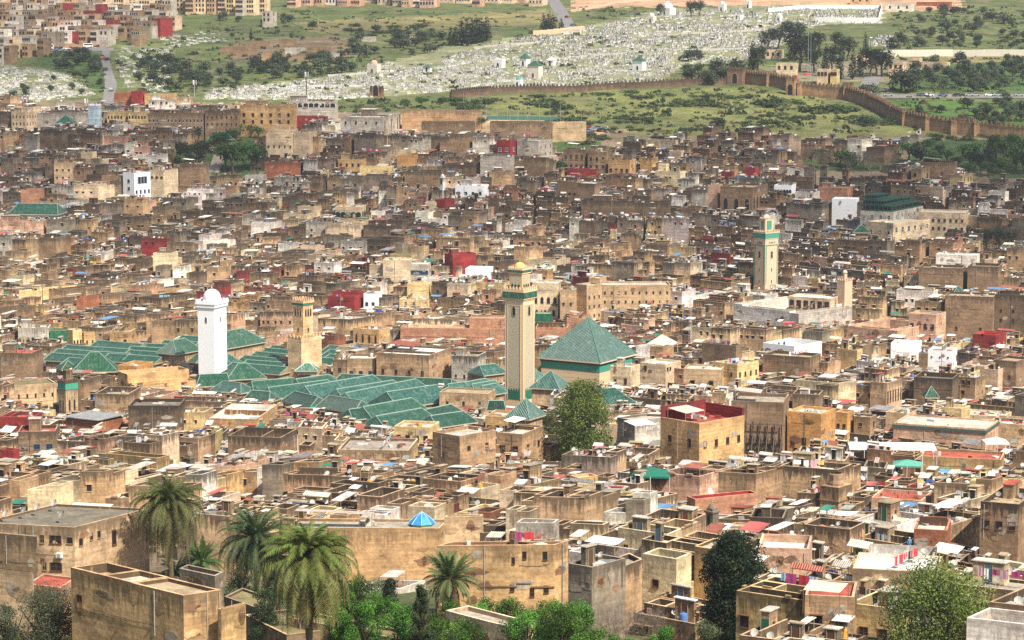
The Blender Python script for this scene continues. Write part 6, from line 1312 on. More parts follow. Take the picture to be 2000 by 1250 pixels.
def scatter(poly, n, pxr, kind, wide=(1, 1.3), look=None, sep=0, avoid=()):
    us = [p[0] for p in poly]; vs = [p[1] for p in poly]; done = []; k = 0
    while len(done) < n and k < n*40:
        k += 1; u, v = R.uniform(min(us), max(us)), R.uniform(min(vs), max(vs))
        if not inpoly(u, v, poly) or any(inpoly(u, v, a) for a in avoid): continue
        if sep and any(abs(u-a)*.7+abs(v-b2)*2 < sep for a, b2 in done): continue
        done.append((u, v))
    for u, v in sorted(done, key=lambda q: q[1]): tree(u, v, R.uniform(*pxr), kind, R.uniform(*wide), look)
random.seed(5)
# olives
scatter([(1745,24),(2010,22),(2010,95),(1745,92),(1800,60)], 46, (11, 22), 'olive', (1.0, 1.5), sep=10)
scatter([(1765,128),(2005,116),(2005,182),(1830,182),(1765,160)], 42, (15, 26), 'olive', (1.0, 1.4), sep=14)
scatter([(1745,206),(2005,200),(2005,252),(1900,245),(1800,232)], 20, (12, 24), 'olive', (1.0, 1.5), sep=14)
scatter([(262,112),(330,120),(400,140),(468,140),(470,182),(330,182),(262,160)], 38, (14, 26), 'olive', (1.1, 1.5), sep=8)
scatter([(492,120),(640,112),(690,100),(700,142),(620,152),(492,156)], 40, (12, 24), 'olive', (1.1, 1.6), sep=8)
scatter([(670,60),(860,60),(868,100),(760,120),(690,118)], 26, (10, 22), 'olive', (1.1, 1.6), sep=8)
scatter([(70,108),(196,105),(200,182),(150,160),(80,135)], 15, (11, 22), 'olive', (1.1, 1.5), sep=8)
scatter([(0,140),(150,160),(180,188),(20,196)], 8, (12, 18), 'olive', (1, 1.3), sep=14)
scatter([(340,40),(640,30),(640,78),(340,100)], 12, (9, 22), 'olive', (1, 1.4), sep=14)
scatter([(1340,138),(1420,140),(1420,166),(1340,168)], 10, (20, 34), 'olive', (1, 1.2), sep=10)
# shrubs
scatter([(1010,185),(1420,178),(1640,215),(1720,248),(1420,262),(1110,255)], 34, (5, 10), 'bush', (1.4, 2.6), sep=16)
for u, v, p in ((1330,205,12), (1370,200,13), (1400,205,12), (1450,192,12), (1500,205,13), (1525,200,12), (1600,215,17), (1640,218,15), (1565,232,10), (1680,238,16), (1710,242,15), (1065,205,14), (1085,212,15), (1050,190,10), (1180,186,9), (1230,182,9), (1110,238,14), (1140,240,12)): tree(u, v, p, 'bush', R.uniform(1.8, 2.8))
scatter([(1100,258),(1160,262),(1200,274),(1120,288),(1075,275)], 14, (6, 11), 'bush', (1.2, 2.0), sep=8)
scatter([(1750,262),(1960,264),(1960,275),(1800,278)], 10, (7, 12), 'bush', (1.2, 1.8), sep=10)
scatter([(880,186),(960,200),(940,232),(860,215)], 9, (8, 16), 'bush', (1.1, 1.6), sep=10)
scatter([(680,52),(850,50),(850,75),(680,75)], 12, (7, 12), 'bush', (1.3, 2.2), sep=8)
# tall dark groups
for u, v, p in ((880,88,36), (890,90,40), (902,88,46), (912,90,52), (922,86,50), (931,85,54), (940,83,50), (950,80,48)): tree(u, v, p, 'cypress', 1.6)
for u, v, p in ((1062,62,36), (1072,64,40), (1080,62,34), (1096,61,26)): tree(u, v, p, 'cypress', 1.7)
tree(490, 80, 26, 'cypress', 1.0); tree(1238, 42, 32, 'bare', 1.1)
for u, v, p in ((1290,30,24), (1350,34,34), (1366,32,32), (1500,100,44), (1520,96,46), (1470,140,60), (1480,142,56), (1550,120,64), (1562,140,68), (1575,118,58), (1590,142,50), (1612,150,62), (1625,140,56), (1640,158,64), (1655,120,50), (1665,155,60), (1680,150,56), (1700,150,60), (1712,146,52), (1722,150,58), (1690,108,44), (1600,100,40), (1632,98,38), (1740,105,36), (1758,95,34)):
    tree(u, v, p, R.choice(['dark', 'dark', 'cypress']) if u > 1400 else 'dark', R.uniform(1.0, 1.25))
for u, v, p in ((1345,120,26), (1365,118,24), (1408,160,34), (1420,158,30), (1440,155,44), (1760,178,48), (1775,182,44), (1350,158,26), (1690,188,26), (1705,186,24), (1540,72,34), (1560,75,34)): tree(u, v, p, 'olive', 1.1)
# trees inside the old town
for u, v, p, w2 in ((350,315,42,1.1), (365,322,44,1.1), (385,318,46,1.1), (400,312,40,1.1), (440,262,26,1.3), (460,268,30,1.2), (490,266,26,1.3), (505,270,24,1.2), (345,330,26,1.2)): tree(u, v, p, 'dark' if u < 420 else 'round', w2)
for u, v, p, w2 in ((440,335,60,1.0), (455,338,66,1.0), (490,334,58,1.0), (505,330,50,1.0), (430,300,44,1.1), (452,290,40,1.2)): tree(u, v, p, 'round', w2)
for u, v, p, w2, k in ((545,370,26,1.5,'round'), (575,372,24,1.5,'round'), (520,368,20,1.4,'round'), (672,372,22,1.4,'round'), (905,290,34,1.1,'round'), (920,292,36,1.1,'round'), (885,285,26,1.1,'round'), (940,252,26,1.1,'round'), (790,212,20,1.2,'round'), (822,210,22,1.2,'round'), (1072,345,32,1.2,'round'), (1092,346,34,1.2,'round'),
    (1408,262,34,1.2,'dark'), (1395,260,26,1.2,'dark'), (860,210,20,1.1,'dark'), (500,425,24,1.6,'round'), (100,388,26,1.3,'round'), (1000,505,26,1.2,'round'), (1030,500,20,1.2,'round'), (1500,405,34,1.4,'round'), (1525,406,30,1.4,'round'),
    (1905,490,48,1.0,'dark'), (1925,495,54,1.0,'dark'), (1950,495,56,1.0,'dark'), (1975,492,46,1.0,'dark'), (1855,462,28,1.3,'round'), (1880,466,30,1.3,'round'),
    (1945,312,52,1.0,'round'), (1960,318,50,1.0,'round'), (1930,325,40,1.1,'dark'), (1895,330,40,1.2,'dark'), (1915,338,44,1.1,'dark'), (1985,330,44,1.2,'round'), (1870,335,30,1.3,'dark'), (1955,340,34,1.2,'round'), (2000,340,44,1.2,'round'),
    (1760,300,30,1.2,'round'), (1785,300,28,1.2,'olive'), (1810,305,34,1.2,'round'), (1835,310,30,1.2,'dark'), (1850,322,34,1.2,'round'), (1820,328,34,1.2,'round'), (1880,315,36,1.1,'round'), (1905,310,34,1.1,'round'), (1975,300,40,1.1,'round'), (1995,305,38,1.2,'round'), (1930,345,30,1.3,'round'), (1890,345,28,1.3,'round'), (1720,308,30,1.2,'round'), (1775,318,42,1.1,'round'), (1795,320,44,1.1,'olive'), (1640,325,36,1.2,'round'), (1660,328,34,1.2,'olive')): tree(u, v, p, k, w2)
for u, v, p in ((1570,312,34), (1590,316,38), (1625,322,36), (1680,330,40), (1700,334,42), (1720,332,38), (1745,330,36), (1690,320,34)): tree(u, v, p, 'bare', 1.3)
for u, v, p, w2 in ((125,470,12,2.0), (1085,462,9,2.6), (1190,388,8,2), (95,375,14,1.6), (240,290,8,2)): tree(u, v, p, 'bush', w2)
anchor(365, 300, 'the dark town garden'); anchor(470, 305, 'the leafy stepped garden'); anchor(1940, 465, 'the dark round tree'); anchor(1940, 295, 'the leafy park at the upper right'); anchor(920, 65, 'the dark cypress group'); anchor(1660, 130, 'the big evergreen grove'); anchor(1070, 45, 'the cypress pair by the straight road')
anchor(1082, 325, 'the round tree by the red terrace')
# ---------------------------------------------------------------- cemeteries
def grave_mesh(i):
    mb = MB(); c = [(.50,.49,.45), (.64,.63,.60), (.36,.345,.30), (.54,.53,.49)][i % 4]
    mb.box((0, 0), (2.0, .85), 0, -.3, .32, 'limewash', c); mb.box((0, 0), (1.7, .5), 0, .32, .45, 'limewash', c); mb.box((-.95, 0), (.14, .75), 0, -.3, 1.0+.25*(i % 2), 'limewash', c)
    if i % 3: mb.box((.95, 0), (.12, .6), 0, -.3, .75, 'limewash', c)
    return mb
GM = [grave_mesh(i) for i in range(4)]; GME = [g_.mesh('gravestone') for g_ in GM]
CEM = [([(395,193),(420,174),(560,162),(690,145),(760,122),(800,135),(870,112),(960,88),(1060,66),(1120,57),(1200,44),(1290,24),(1560,12),(1722,16),(1722,45),(1590,50),(1520,90),(1440,120),(1330,128),(1290,158),(1100,170),(900,177),(640,196)], 8600, 1.0),
       ([(0,128),(67,134),(134,148),(188,185),(60,200),(-5,200)], 760, 1.0), ([(225,95),(270,85),(336,95),(330,130),(300,165),(250,172),(228,130)], 240, 1.0), ([(300,75),(420,60),(440,80),(330,95)], 90, 1), ([(1690,72),(1745,70),(1740,92),(1690,90)], 90, 1), ([(270,150),(330,140),(330,182),(280,182)], 70, 1)]
gl = []
for poly, n, s in CEM:
    us = [p[0] for p in poly]; vs = [p[1] for p in poly]; k = 0; c_ = 0
    while c_ < n and k < n*6:
        k += 1; u, v = R.uniform(min(us), max(us)), R.uniform(min(vs), max(vs))
        if not inpoly(u, v, poly): continue
        if noise.noise((u/34, v/9, 1.7))+.5*noise.noise((u/11, v/4, 5.7)) < -.06 and R.random() < .86: continue
        c_ += 1; gl.append((u, v))
gp = []
for u, v in gl:
    p = hit(u, v, 0, 1000); gp.append((p[1], p[0], p[2], u, v))
gp.sort(); STONES = MB(); 
for i, (y, x, z, u, v) in enumerate(gp):
    a = .25+.35*noise.noise((x/60, y/60, 0))+R.gauss(0, .12); s = R.uniform(.62, 1.12)*(1.2 if y > 1450 else 1)
    if i < 292 and 0 < u < 2000:
        o = link('gravestone', GME[i % 4], None, (x, y, z), a); o.scale = (s, s, s); auto(o, ['low pale grey grave', 'bright white grave', 'worn grey grave', 'white grave'][i % 4], 'grave', 'white graves of the hillside cemetery')
    else:
        g_ = GM[i % 4]; ca, sa = math.cos(a)*s, math.sin(a)*s; off = len(STONES.v)
        STONES.v.extend([(x+px_*ca-py_*sa, y+px_*sa+py_*ca, z+pz_*s) for px_, py_, pz_ in g_.v]); STONES.f.extend([tuple(j+off for j in f) for f in g_.f])
        mid = STONES.mid('limewash'); k = R.uniform(.55, 1.05); STONES.m.extend([mid]*len(g_.f)); STONES.c.extend([(c[0]*k, c[1]*k, c[2]*k, 1) for c in g_.c]); STONES.uv.extend(g_.uv)
o = link('gravestones', STONES.mesh('gravestones')); tag(o, 'thousands of small white graves covering the cemetery slope', 'graves', None, 'stuff')
# low white retaining walls between the graves
for pts, lb in (([(640,150),(700,146),(760,141)], 'low white wall along the left part of the cemetery'), ([(925,95),(1000,88),(1090,78)], 'pale terrace wall below the cypress group'), ([(1080,118),(1150,110),(1225,106)], 'grey white terrace wall above the white graves'), ([(1300,70),(1400,66),(1500,60)], 'long pale terrace wall high in the cemetery'), ([(1340,100),(1420,98),(1500,92)], 'pale terrace wall left of the evergreen grove')):
    mb = MB(); P_ = [hit(*p) for p in pts]
    for a, b2 in zip(P_[:-1], P_[1:]):
        for k in range(4):
            c, d = lerp(a, b2, k/4), lerp(a, b2, (k+1)/4); z = min(gz(*c), gz(*d)); mb.prism([c, d, (d[0], d[1]+.5), (c[0], c[1]+.5)], z-1, z+1.2, 'limewash', (.42,.40,.36))
    o = link('terrace_wall', mb.mesh('terrace_wall')); tag(o, lb, 'wall')
# domed and pyramid roofed tombs
def tomb(ul, uc, ur, vt, vb, kind, col, rc, label):
    p = hit(uc, vb); q, zt = footprint(ul, uc, ur, vt, 0, 30, None, p[1]); r = empty('tomb', (*cen(q), gz(*cen(q)))); tag(r, label, 'tomb')
    b3 = MB(); b3.prism(q, zbase(q), zt, 'limewash', col); part('wall', b3, r); c = cen(q); w3 = dist(q[0], q[1])
    if kind == 'pyr':
        b3 = MB(); e = inset(q, -.4); zt2 = zt+w3*.62
        for i in range(4): b3.face([(e[i][0], e[i][1], zt), (e[(i+1) % 4][0], e[(i+1) % 4][1], zt), (c[0], c[1], zt2)], 'paint', rc)
        b3.face([(p[0], p[1], zt-.001) for p in reversed(e)], 'paint', rc); part('roof', b3, r)
    elif kind == 'dome':
        b3 = MB(); rd = min(w3, dist(q[1], q[2]))*.46; b3.lathe((c[0], c[1], zt), [(rd, 0), (rd, .5)], 'limewash', rc, 14); b3.dome((c[0], c[1], zt+.5), rd, rd*.9, 'limewash', rc, 14, 5); part('dome', b3, r, True)
    b3 = MB(); crenels(b3, q, zt, .4, .35, .4, 'limewash', col) if kind != 'pyr' else None
    part('battlement', b3, r)
    a, b2 = q[3], q[0]; o = put_window(r, a, b2, dist(a, b2)/2, gz(*lerp(a, b2, .5))+1.3, 1.1, 2.2, 'arch', 'white', name='door')
    return r
GRN = (.035,.11,.07)
tomb(1030, 1052, 1060, 128, 154, 'pyr', (.70,.62,.52), GRN, 'largest pale tomb with a green pyramid roof in the middle of the cemetery'); anchor(1045, 135, 'the largest green roofed tomb')
tomb(1015, 1028, 1036, 114, 130, 'pyr', (.78,.77,.74), GRN, 'smaller white tomb with a green pyramid roof just behind the largest one')
tomb(1235, 1255, 1262, 119, 139, 'pyr', (.80,.80,.79), GRN, 'white tomb with a green pyramid roof near the right end of the cemetery'); anchor(1248, 122, 'the right green roofed tomb')
tomb(1004, 1016, 1021, 157, 171, 'dome', (.80,.80,.79), (.03,.30,.25), 'small white tomb with a teal dome above the city wall')
tomb(717, 736, 744, 126, 145, 'dome', (.62,.55,.47), (.50,.33,.27), 'pinkish tomb with a brown dome at the left of the cemetery'); anchor(730, 135, 'the brown domed tomb')
tomb(826, 840, 844, 131, 141, 'pyr', (.76,.74,.70), (.08,.12,.10), 'low white tomb with a dark roof left of centre in the cemetery')
tomb(965, 980, 987, 116, 133, 'flat', (.76,.74,.70), GRN, 'white cube tomb without a roof left of the green roofed pair')
tomb(1068, 1080, 1086, 118, 129, 'pyr', (.78,.76,.72), (.74,.72,.68), 'white pyramid roofed tomb right of the green roofed pair')
tomb(1288, 1308, 1320, 16, 30, 'dome', (.68,.66,.62), (.70,.69,.66), 'white domed shrine high up beyond the cemetery'); tomb(1296, 1304, 1310, 8, 18, 'dome', (.7,.68,.64), (.7,.69,.66), 'upper small dome of the white shrine'); tomb(1264, 1276, 1282, 32, 44, 'dome', (.62,.58,.52), (.66,.64,.6), 'lower left annex dome of the white shrine'); anchor(1300, 25, 'the white shrine')
tomb(1403, 1414, 1419, 8, 22, 'dome', (.74,.72,.68), (.72,.71,.68), 'small domed white tomb right of the white shrine'); tomb(1457, 1464, 1468, 2, 16, 'flat', (.76,.74,.7), GRN, 'slim white tomb tower near the top right of the cemetery')
tomb(1432, 1446, 1452, 30, 38, 'flat', (.66,.66,.64), GRN, 'square white open tomb in the upper right cemetery'); tomb(1516, 1524, 1528, 30, 42, 'dome', (.8,.8,.79), (.78,.78,.77), 'tiny white domed tomb inside the upper white enclosure')
# white walled enclosures
def wall_run(name, pts, h, th, col, label, mat='limewash', cren=None, cat='wall', cap=None, group=None):
    """pts: base pixels"""
    mb = MB(); P_ = [hit(*p) for p in pts]; r = None; cm = MB()
    for a, b2 in zip(P_[:-1], P_[1:]):
        l = dist(a, b2); n = max(1, int(l/5)); ang = math.atan2(b2[1]-a[1], b2[0]-a[0])
        for k in range(n):
            c, d = lerp(a, b2, k/n), lerp(a, b2, (k+1)/n); z0 = min(gz(*c), gz(*d)); z = (gz(*c)+gz(*d))/2+h
            q = rect(lerp(c, d, .5), (dist(c, d)+.02, th), ang); mb.prism(q, z0-1.5, z, mat, col)
            if cren:
                w2, hh, gp_ = cren; m2 = max(1, int(dist(c, d)/(w2+gp_)))
                for j in range(m2):
                    e = lerp(c, d, (j+.5)/m2); cm.box(e, (w2, th*.7), ang, z, z+hh*.55, mat, col); cm.box(e, (w2*.5, th*.6), ang, z+hh*.55, z+hh, mat, col)
    if cren:
        r = empty(name, P_[0]); part('wall', mb, r); o = part('merlons', cm, r); o['kind'] = 'stuff'
    else: r = link(name, mb.mesh(name))
    tag(r, label, cat, group); return r, P_
wall_run('boundary_wall', [(1724,111),(1860,110),(2020,109)], 3.6, .6, (.62,.57,.48), 'long cream boundary wall crossing the upper right slope'); anchor(1860, 104, 'the long cream boundary wall')
wall_run('boundary_wall', [(1592,44),(1650,44),(1716,44),(1722,24),(1720,16)], 3.2, .6, (.70,.70,.68), 'white enclosure wall at the top right of the cemetery'); wall_run('boundary_wall', [(1500,24),(1560,18),(1720,17)], 2.6, .6, (.72,.71,.68), 'upper white wall behind the walled white graves')
wall_run('boundary_wall', [(1130,20),(1180,12),(1300,-6)], 1.5, .6, (.5,.4,.3), 'low tan wall beside the straight road'); wall_run('boundary_wall', [(1041,70),(1120,62),(1140,60)], 3, .5, (.55,.42,.28), 'short sandy wall below the cypress pair')
EW = (.34,.22,.125,.65)
r, P_ = wall_run('city_wall', [(880,193),(960,184),(1060,180),(1180,175),(1250,172),(1335,168),(1420,165)], 3.0, 1.3, (.17,.115,.08,.7), 'long reddish brown crenellated city wall below the cemetery', 'wall', (.8, 1.1, .8)); anchor(1150, 172, 'the reddish city wall')
r, P_ = wall_run('city_wall', [(1458,164),(1500,168),(1540,176),(1560,186),(1650,194),(1690,206),(1720,220),(1740,232),(1765,244),(1810,254),(1860,262),(1905,266),(2010,276)], 5.4, 1.6, EW, 'sandy crenellated city wall stepping down the grassy slope on the right', 'wall', (.9, 1.4, .8)); anchor(1700, 205, 'the sandy stepped city wall')
for k in range(1, len(P_)-1):
    b3 = MB(); c = P_[k]; b3.box((c[0], c[1]-.6), (2.6, 2.8), .2, gz(*c[:2])-1.5, gz(*c[:2])+5.9, 'wall', EW); part('buttress', b3, r)
def gate(ul, uc, ur, vt, vb, label, col=EW, th=20):
    p = hit(uc, vb); q, zt = footprint(ul, uc, ur, vt, 0, th, None, p[1]); r = empty('wall_tower', (*cen(q), gz(*cen(q)))); tag(r, label, 'tower')
    b3 = MB(); b3.prism(q, zbase(q), zt, 'wall', col); part('shaft', b3, r); b3 = MB(); crenels(b3, q, zt, .8, 1.0, .7, 'wall', col); part('battlement', b3, r)
    put_window(r, q[3], q[0], dist(q[3], q[0])/2, gz(*q[0])+3, 2.5, 4.0, 'arch', 'tan', name='gate'); return r
gate(1420, 1450, 1459, 135, 166, 'square ruined gate tower joining the two lengths of city wall', (.24,.15,.09,.8)); gate(1535, 1552, 1557, 152, 188, 'sandy wall tower with people and red parasols behind it'); gate(1858, 1900, 1906, 234, 264, 'crenellated bastion low on the stepped city wall'); gate(1646, 1664, 1668, 165, 196, 'flat wall bastion where the city wall turns downhill')
gate(722, 745, 750, 172, 190, 'ruined brick gate stump above the depot wall', (.22,.13,.08,.8)); anchor(735, 182, 'the ruined gate stump')
# netting fence of the sports ground
q, zz = eave_quad((950,236), (1095,238), 0, 20); rt = empty('net_fence', (q[0][0], q[0][1], gz(*q[0]))); tag(rt, 'teal netting fence on thin poles round the sports ground', 'fence')
b3 = MB(); a, b2 = q[0], q[1]; z0 = gz(*a)+.5; b3.wall(a, b2, z0, z0+1.7, 'cloth', (.07,.19,.165)); part('netting', b3, rt)
for k in range(8):
    p = lerp(a, b2, k/7); b3 = MB(); b3.tube([(p[0], p[1]-.15, z0-1), (p[0], p[1]-.15, z0+7)], [.09, .06], 5, 'metal', (.35,.36,.36)); part('pole', b3, rt)
def hb(ul, uc, ur, vt, h, col, name, cat, look, win, grp, roof='light', th=20, label=None, st=.25):
    q, zt = footprint(ul, uc, ur, vt, h, th, 11); r = empty(name, (q[0][0], q[0][1], zbase(q)+1.5)); part_w = MB(); part_r = MB()
    block(part_w, part_r, q, zbase(q), zt-.6, .6, jit(K[col], .06), jit(RK[roof], .1), st); part('wall', part_w, r); part('roof', part_r, r)
    if win:
        n, rows, kd, fr = win
        for rr_ in range(rows):
            for i in range(n): put_window(r, q[3], q[0], dist(q[3], q[0])*(i+.5)/n, zt-2.0-rr_*3.0, 1.1, 1.5, kd, fr)
            if ur-uc > 4: put_window(r, q[0], q[1], dist(q[0], q[1])*.5, zt-2.0-rr_*3.0, 1.0, 1.4, kd, fr)
    if label: tag(r, label, cat, grp)
    else: auto(r, look, cat, grp, z=h)
    return r
G1 = 'apartment blocks along the top of the hill'
u = 222
while u < 520:
    w2 = R.uniform(15, 24); col = R.choice(['cream', 'cream', 'sand', 'palegrey', 'cream', 'yellow']); hb(u, u+w2*.85, u+w2, -14+R.uniform(-4, 4), 14, col, 'apartment_building', 'apartment building', WORD[col]+' apartment block', (R.randint(3, 4), 4, 'plain', 'tan'), G1); u += w2+R.choice([0.5, 1, 3])
u = 560
while u < 1062:
    w2 = R.uniform(16, 34); col = R.choice(['cream', 'cream', 'white', 'sand', 'palegrey', 'pink', 'cream']); hb(u, u+w2*.88, u+w2, -20+R.uniform(-5, 4), 11, col, 'apartment_building', 'apartment building', WORD[col]+' apartment block', (R.randint(3, 5), 3, 'plain', R.choice(['tan', 'blue', 'white'])), G1); u += w2+R.choice([0.5, 1, 5])
G2 = 'packed houses of the upper left quarter'
rows_ = [(-40,330,-30), (-10,335,-16), (-10,330,-4), (-10,330,8), (-10,325,19), (-10,330,30), (-10,300,40), (-10,290,50), (-10,270,60), (-10,75,72), (-10,60,88)]
for (a0, b0, vt) in rows_[::1]:
    u = a0+R.uniform(0, 10)
    while u < b0:
        w2 = R.uniform(10, 22)
        if not (vt > 15 and 215 < u < 240 and vt > 50): 
            col = R.choices(['palegrey', 'pink', 'brown', 'cream', 'white', 'grey', 'red', 'tan'], [28, 3, 26, 8, 8, 20, 4, 12])[0]; d = R.uniform(-3, 3)
            if vt > 0 or R.random() < .5: hb(u, u+w2*.78, u+w2, vt+d, R.uniform(6.5, 10), col, 'town_house', 'town house', WORD[col]+' flat-roofed town house', (R.randint(2, 4), R.choice([1, 2, 2]), 'plain', R.choice(['tan', 'white', 'brown'])) if col not in ('red',) else None, G2, R.choice(['light', 'grey', 'white']), 24)
        u += w2*R.uniform(.9, 1.5)
anchor(100, 20, 'the packed upper left quarter'); anchor(300, 40, 'the red gable on the slope edge')
hb(300, 313, 328, 36, 11, 'red', 'town_house', 'town house', '', None, G2, label='tall town house with a dark red side wall at the edge of the green slope', th=40)
hb(186, 198, 213, 8, 13, 'red', 'town_house', 'town house', '', None, G2, label='tall dark red sided block at the top of the upper left quarter')
hb(512, 528, 537, 22, 10, 'palegrey', 'town_house', 'town house', '', (2, 2, 'plain', 'tan'), G2, label='lone tall grey house standing on the green slope below the apartments')
G3 = 'scattered low buildings on the hill'
for i, (ul, uc, ur, vt, h, col) in enumerate(((487,520,524,80,4,'brown'), (545,575,580,76,4,'brown'), (556,590,596,94,3,'palegrey'), (600,640,646,92,4,'brown'), (430,500,504,92,4,'brown'), (510,552,556,104,3,'tan'), (580,615,620,104,4,'brown'), (640,662,668,104,3,'palegrey'), (706,730,736,72,3,'palegrey'), (800,815,820,72,3,'white'),
     (1516,1552,1558,124,7,'cream'), (1512,1530,1534,146,5,'cream'), (1596,1616,1622,136,7,'cream'), (1622,1634,1640,136,7,'yellow'), (1735,1764,1770,122,7,'cream'), (1766,1850,1856,122,5,'cream'), (1780,1796,1799,114,5,'cream'), (1740,1812,1818,118,3,'palegrey'), (1672,1692,1696,108,4,'cream'), (1495,1525,1530,98,5,'cream'), (1730,1780,1790,8,5,'white'), (1790,1855,1866,4,4,'brick'), (1660,1700,1706,-6,5,'sand'), (1100,1130,1136,58,3,'white'))):
    hb(ul, uc, ur, vt, h, col, 'low_building', 'low building', WORD[col]+' low flat-roofed building', (3, 1, 'plain', 'brown') if h > 4 else None, G3, th=8)
# ---------------------------------------------------------------- vehicles
def car(u, v, c, ang, look, kind='car', mid=False):
    p = hit(u, v); z = gz(p[0], p[1])+.2; r = empty({'car': 'parked_car', 'van': 'parked_van', 'bus': 'parked_bus'}[kind], (p[0], p[1], z), ang); l, w2, h = {'car': (4.2, 1.75, 1.45), 'van': (5.2, 1.95, 2.2), 'bus': (11.5, 2.5, 3.1)}[kind]
    def xs(mb, prof, mat, col, ww):
        n = len(prof)
        for s in (-1, 1): mb.face([(x, s*ww/2, zz) for x, zz in (prof if s < 0 else prof[::-1])], mat, col)
        for i in range(n): a, b2 = prof[i], prof[(i+1) % n]; mb.face([(a[0], ww/2, a[1]), (b2[0], ww/2, b2[1]), (b2[0], -ww/2, b2[1]), (a[0], -ww/2, a[1])], mat, col)
    b3 = MB()
    if kind == 'car': prof = [(-l/2, .3), (l/2, .3), (l/2, .72), (l/2-.9, .9), (l/2-1.5, 1.38), (-l/2+1.0, 1.42), (-l/2+.35, .95), (-l/2, .85)]
    else: prof = [(-l/2, .35), (l/2, .35), (l/2, h*.5), (l/2-.35, h*.95), (l/2-.6, h), (-l/2+.1, h), (-l/2, h*.95)]
    xs(b3, prof, 'clean', c, w2); o = link('body', b3.mesh('body'), r)
    b3 = MB()
    if kind == 'car': xs(b3, [(l/2-1.02, .93), (l/2-1.55, 1.33), (-l/2+1.05, 1.36), (-l/2+.5, .98)], 'dark_glass', (0, 0, 0), w2+.02)
    else: xs(b3, [(l/2-.1, h*.52), (l/2-.35, h*.86), (-l/2+.4, h*.86), (-l/2+.4, h*.52)], 'dark_glass', (0, 0, 0), w2+.02)
    link('glazing', b3.mesh('glazing'), r)
    for sx in (-1, 1):
        for sy in (-1, 1):
            b3 = MB(); x = sx*(l/2-.8); ring = [(x+.32*math.cos(2*PI*k/10), .32+.32*math.sin(2*PI*k/10)) for k in range(10)]
            for s2 in (0, 1): b3.face([(a, sy*(w2/2+(.02 if s2 else -.2)), zz) for a, zz in ring], 'rubber', (0, 0, 0))
            for k in range(10): a, b2 = ring[k], ring[(k+1) % 10]; b3.face([(a[0], sy*(w2/2+.02), a[1]), (b2[0], sy*(w2/2+.02), b2[1]), (b2[0], sy*(w2/2-.2), b2[1]), (a[0], sy*(w2/2-.2), a[1])], 'rubber', (0, 0, 0))
            link('wheel', b3.mesh('wheel'), r)
    auto(r, look, kind, 'vehicles parked below the hill'); return r
CC = [((.75,.75,.75), 'white'), ((.03,.03,.035), 'black'), ((.35,.36,.38), 'silver'), ((.10,.14,.25), 'dark blue'), ((.75,.75,.75), 'white'), ((.35,.36,.38), 'silver'), ((.4,.04,.03), 'red'), ((.5,.45,.35), 'beige')]
for u in (112, 121, 130, 139, 148, 157, 166): c = R.choice(CC); car(u, 97.2+R.uniform(-.3, .3), c[0], R.uniform(-.3, .3), c[1]+' parked car')
car(84, 97.5, (.72,.72,.66), 0.05, 'white bus with dark windows', 'bus'); car(172, 93, (.78,.78,.78), .1, 'white van', 'van')
car(209, 118, (.03,.03,.03), 1.5, 'black car driving on the climbing road'); car(206, 138, (.05,.05,.05), 1.5, 'small dark car low on the climbing road'); car(218, 178, (.3,.3,.3), 1.5, 'grey car near the foot of the climbing road'); car(201, 116, (.4,.1,.08), 1.5, 'red car on the climbing road'); car(1108, 35, (.25,.05,.04), 2.1, 'dark red car on the straight road'); car(1120, 51, (.1,.1,.1), .2, 'black car at the foot of the straight road')
for u in (1735, 1800, 1815, 1842, 1870, 1893, 1905, 1932, 1948, 1965, 1990): c = R.choice(CC); car(u, 188.5, c[0], 0.03, c[1]+' car on the olive slope road')
car(1727, 179, (.15,.16,.17), .1, 'dark grey car on the pale ramp'); car(1624, 158, (.5,.6,.7), .1, 'pale blue car under the evergreens')
for u, v in ((1152,252), (1160,254), (1168,251), (1176,255), (1183,252), (1148,257)): c = R.choice(CC); car(u, v+2, c[0], R.uniform(-.6, .6), c[1]+' car at the grass edge')
for u, v in ((1492,267), (1502,267), (1512,268), (1522,268), (1532,267)): c = R.choice(CC); car(u, v, c[0], 1.3, c[1]+' car parked beyond the last roofs')
# ---------------------------------------------------------------- masts
def mast(u, vt, vb, rad, label, lattice=False, heads=True, col=(.08,.08,.08), h0=0.0):
    p = hit(u, vb, h0); h = (vb-vt)*p[1]/F; z = p[2]-1; r = empty('mast', (p[0], p[1], z)); tag(r, label, 'mast'); b3 = MB()
    if lattice:
        w2 = rad; cs = [(p[0]+w2*math.cos(a), p[1]+w2*math.sin(a)) for a in (.5, 2.6, 4.7)]
        for c in cs: b3.tube([(c[0], c[1], z), (c[0], c[1], z+h)], [.07, .05], 4, 'metal', (.6,.5,.48))
        n = int(h/1.0)
        for k in range(n):
            for i in range(3): c, d = cs[i], cs[(i+1) % 3]; b3.tube([(c[0], c[1], z+k*h/n), (d[0], d[1], z+(k+1)*h/n)], [.045]*2, 3, 'metal', (.62,.55,.53) if (k//4) % 2 else (.5,.2,.17))
    else: b3.tube([(p[0], p[1], z), (p[0], p[1], z+h)], [rad, rad*.6], 6, 'metal', col)
    part('pole', b3, r)
    if heads:
        for k in range(3): a = 2*PI*k/3+.4; b3 = MB(); b3.box((p[0]+.8*math.cos(a), p[1]+.8*math.sin(a)), (.35, .2), a+PI/2, z+h-2.2, z+h-.1, 'clean', (.65,.65,.65), bottom=True); b3.tube([(p[0], p[1], z+h-1.2), (p[0]+.8*math.cos(a), p[1]+.8*math.sin(a), z+h-1.2)], [.04]*2, 3, 'metal', col); part('antenna', b3, r)
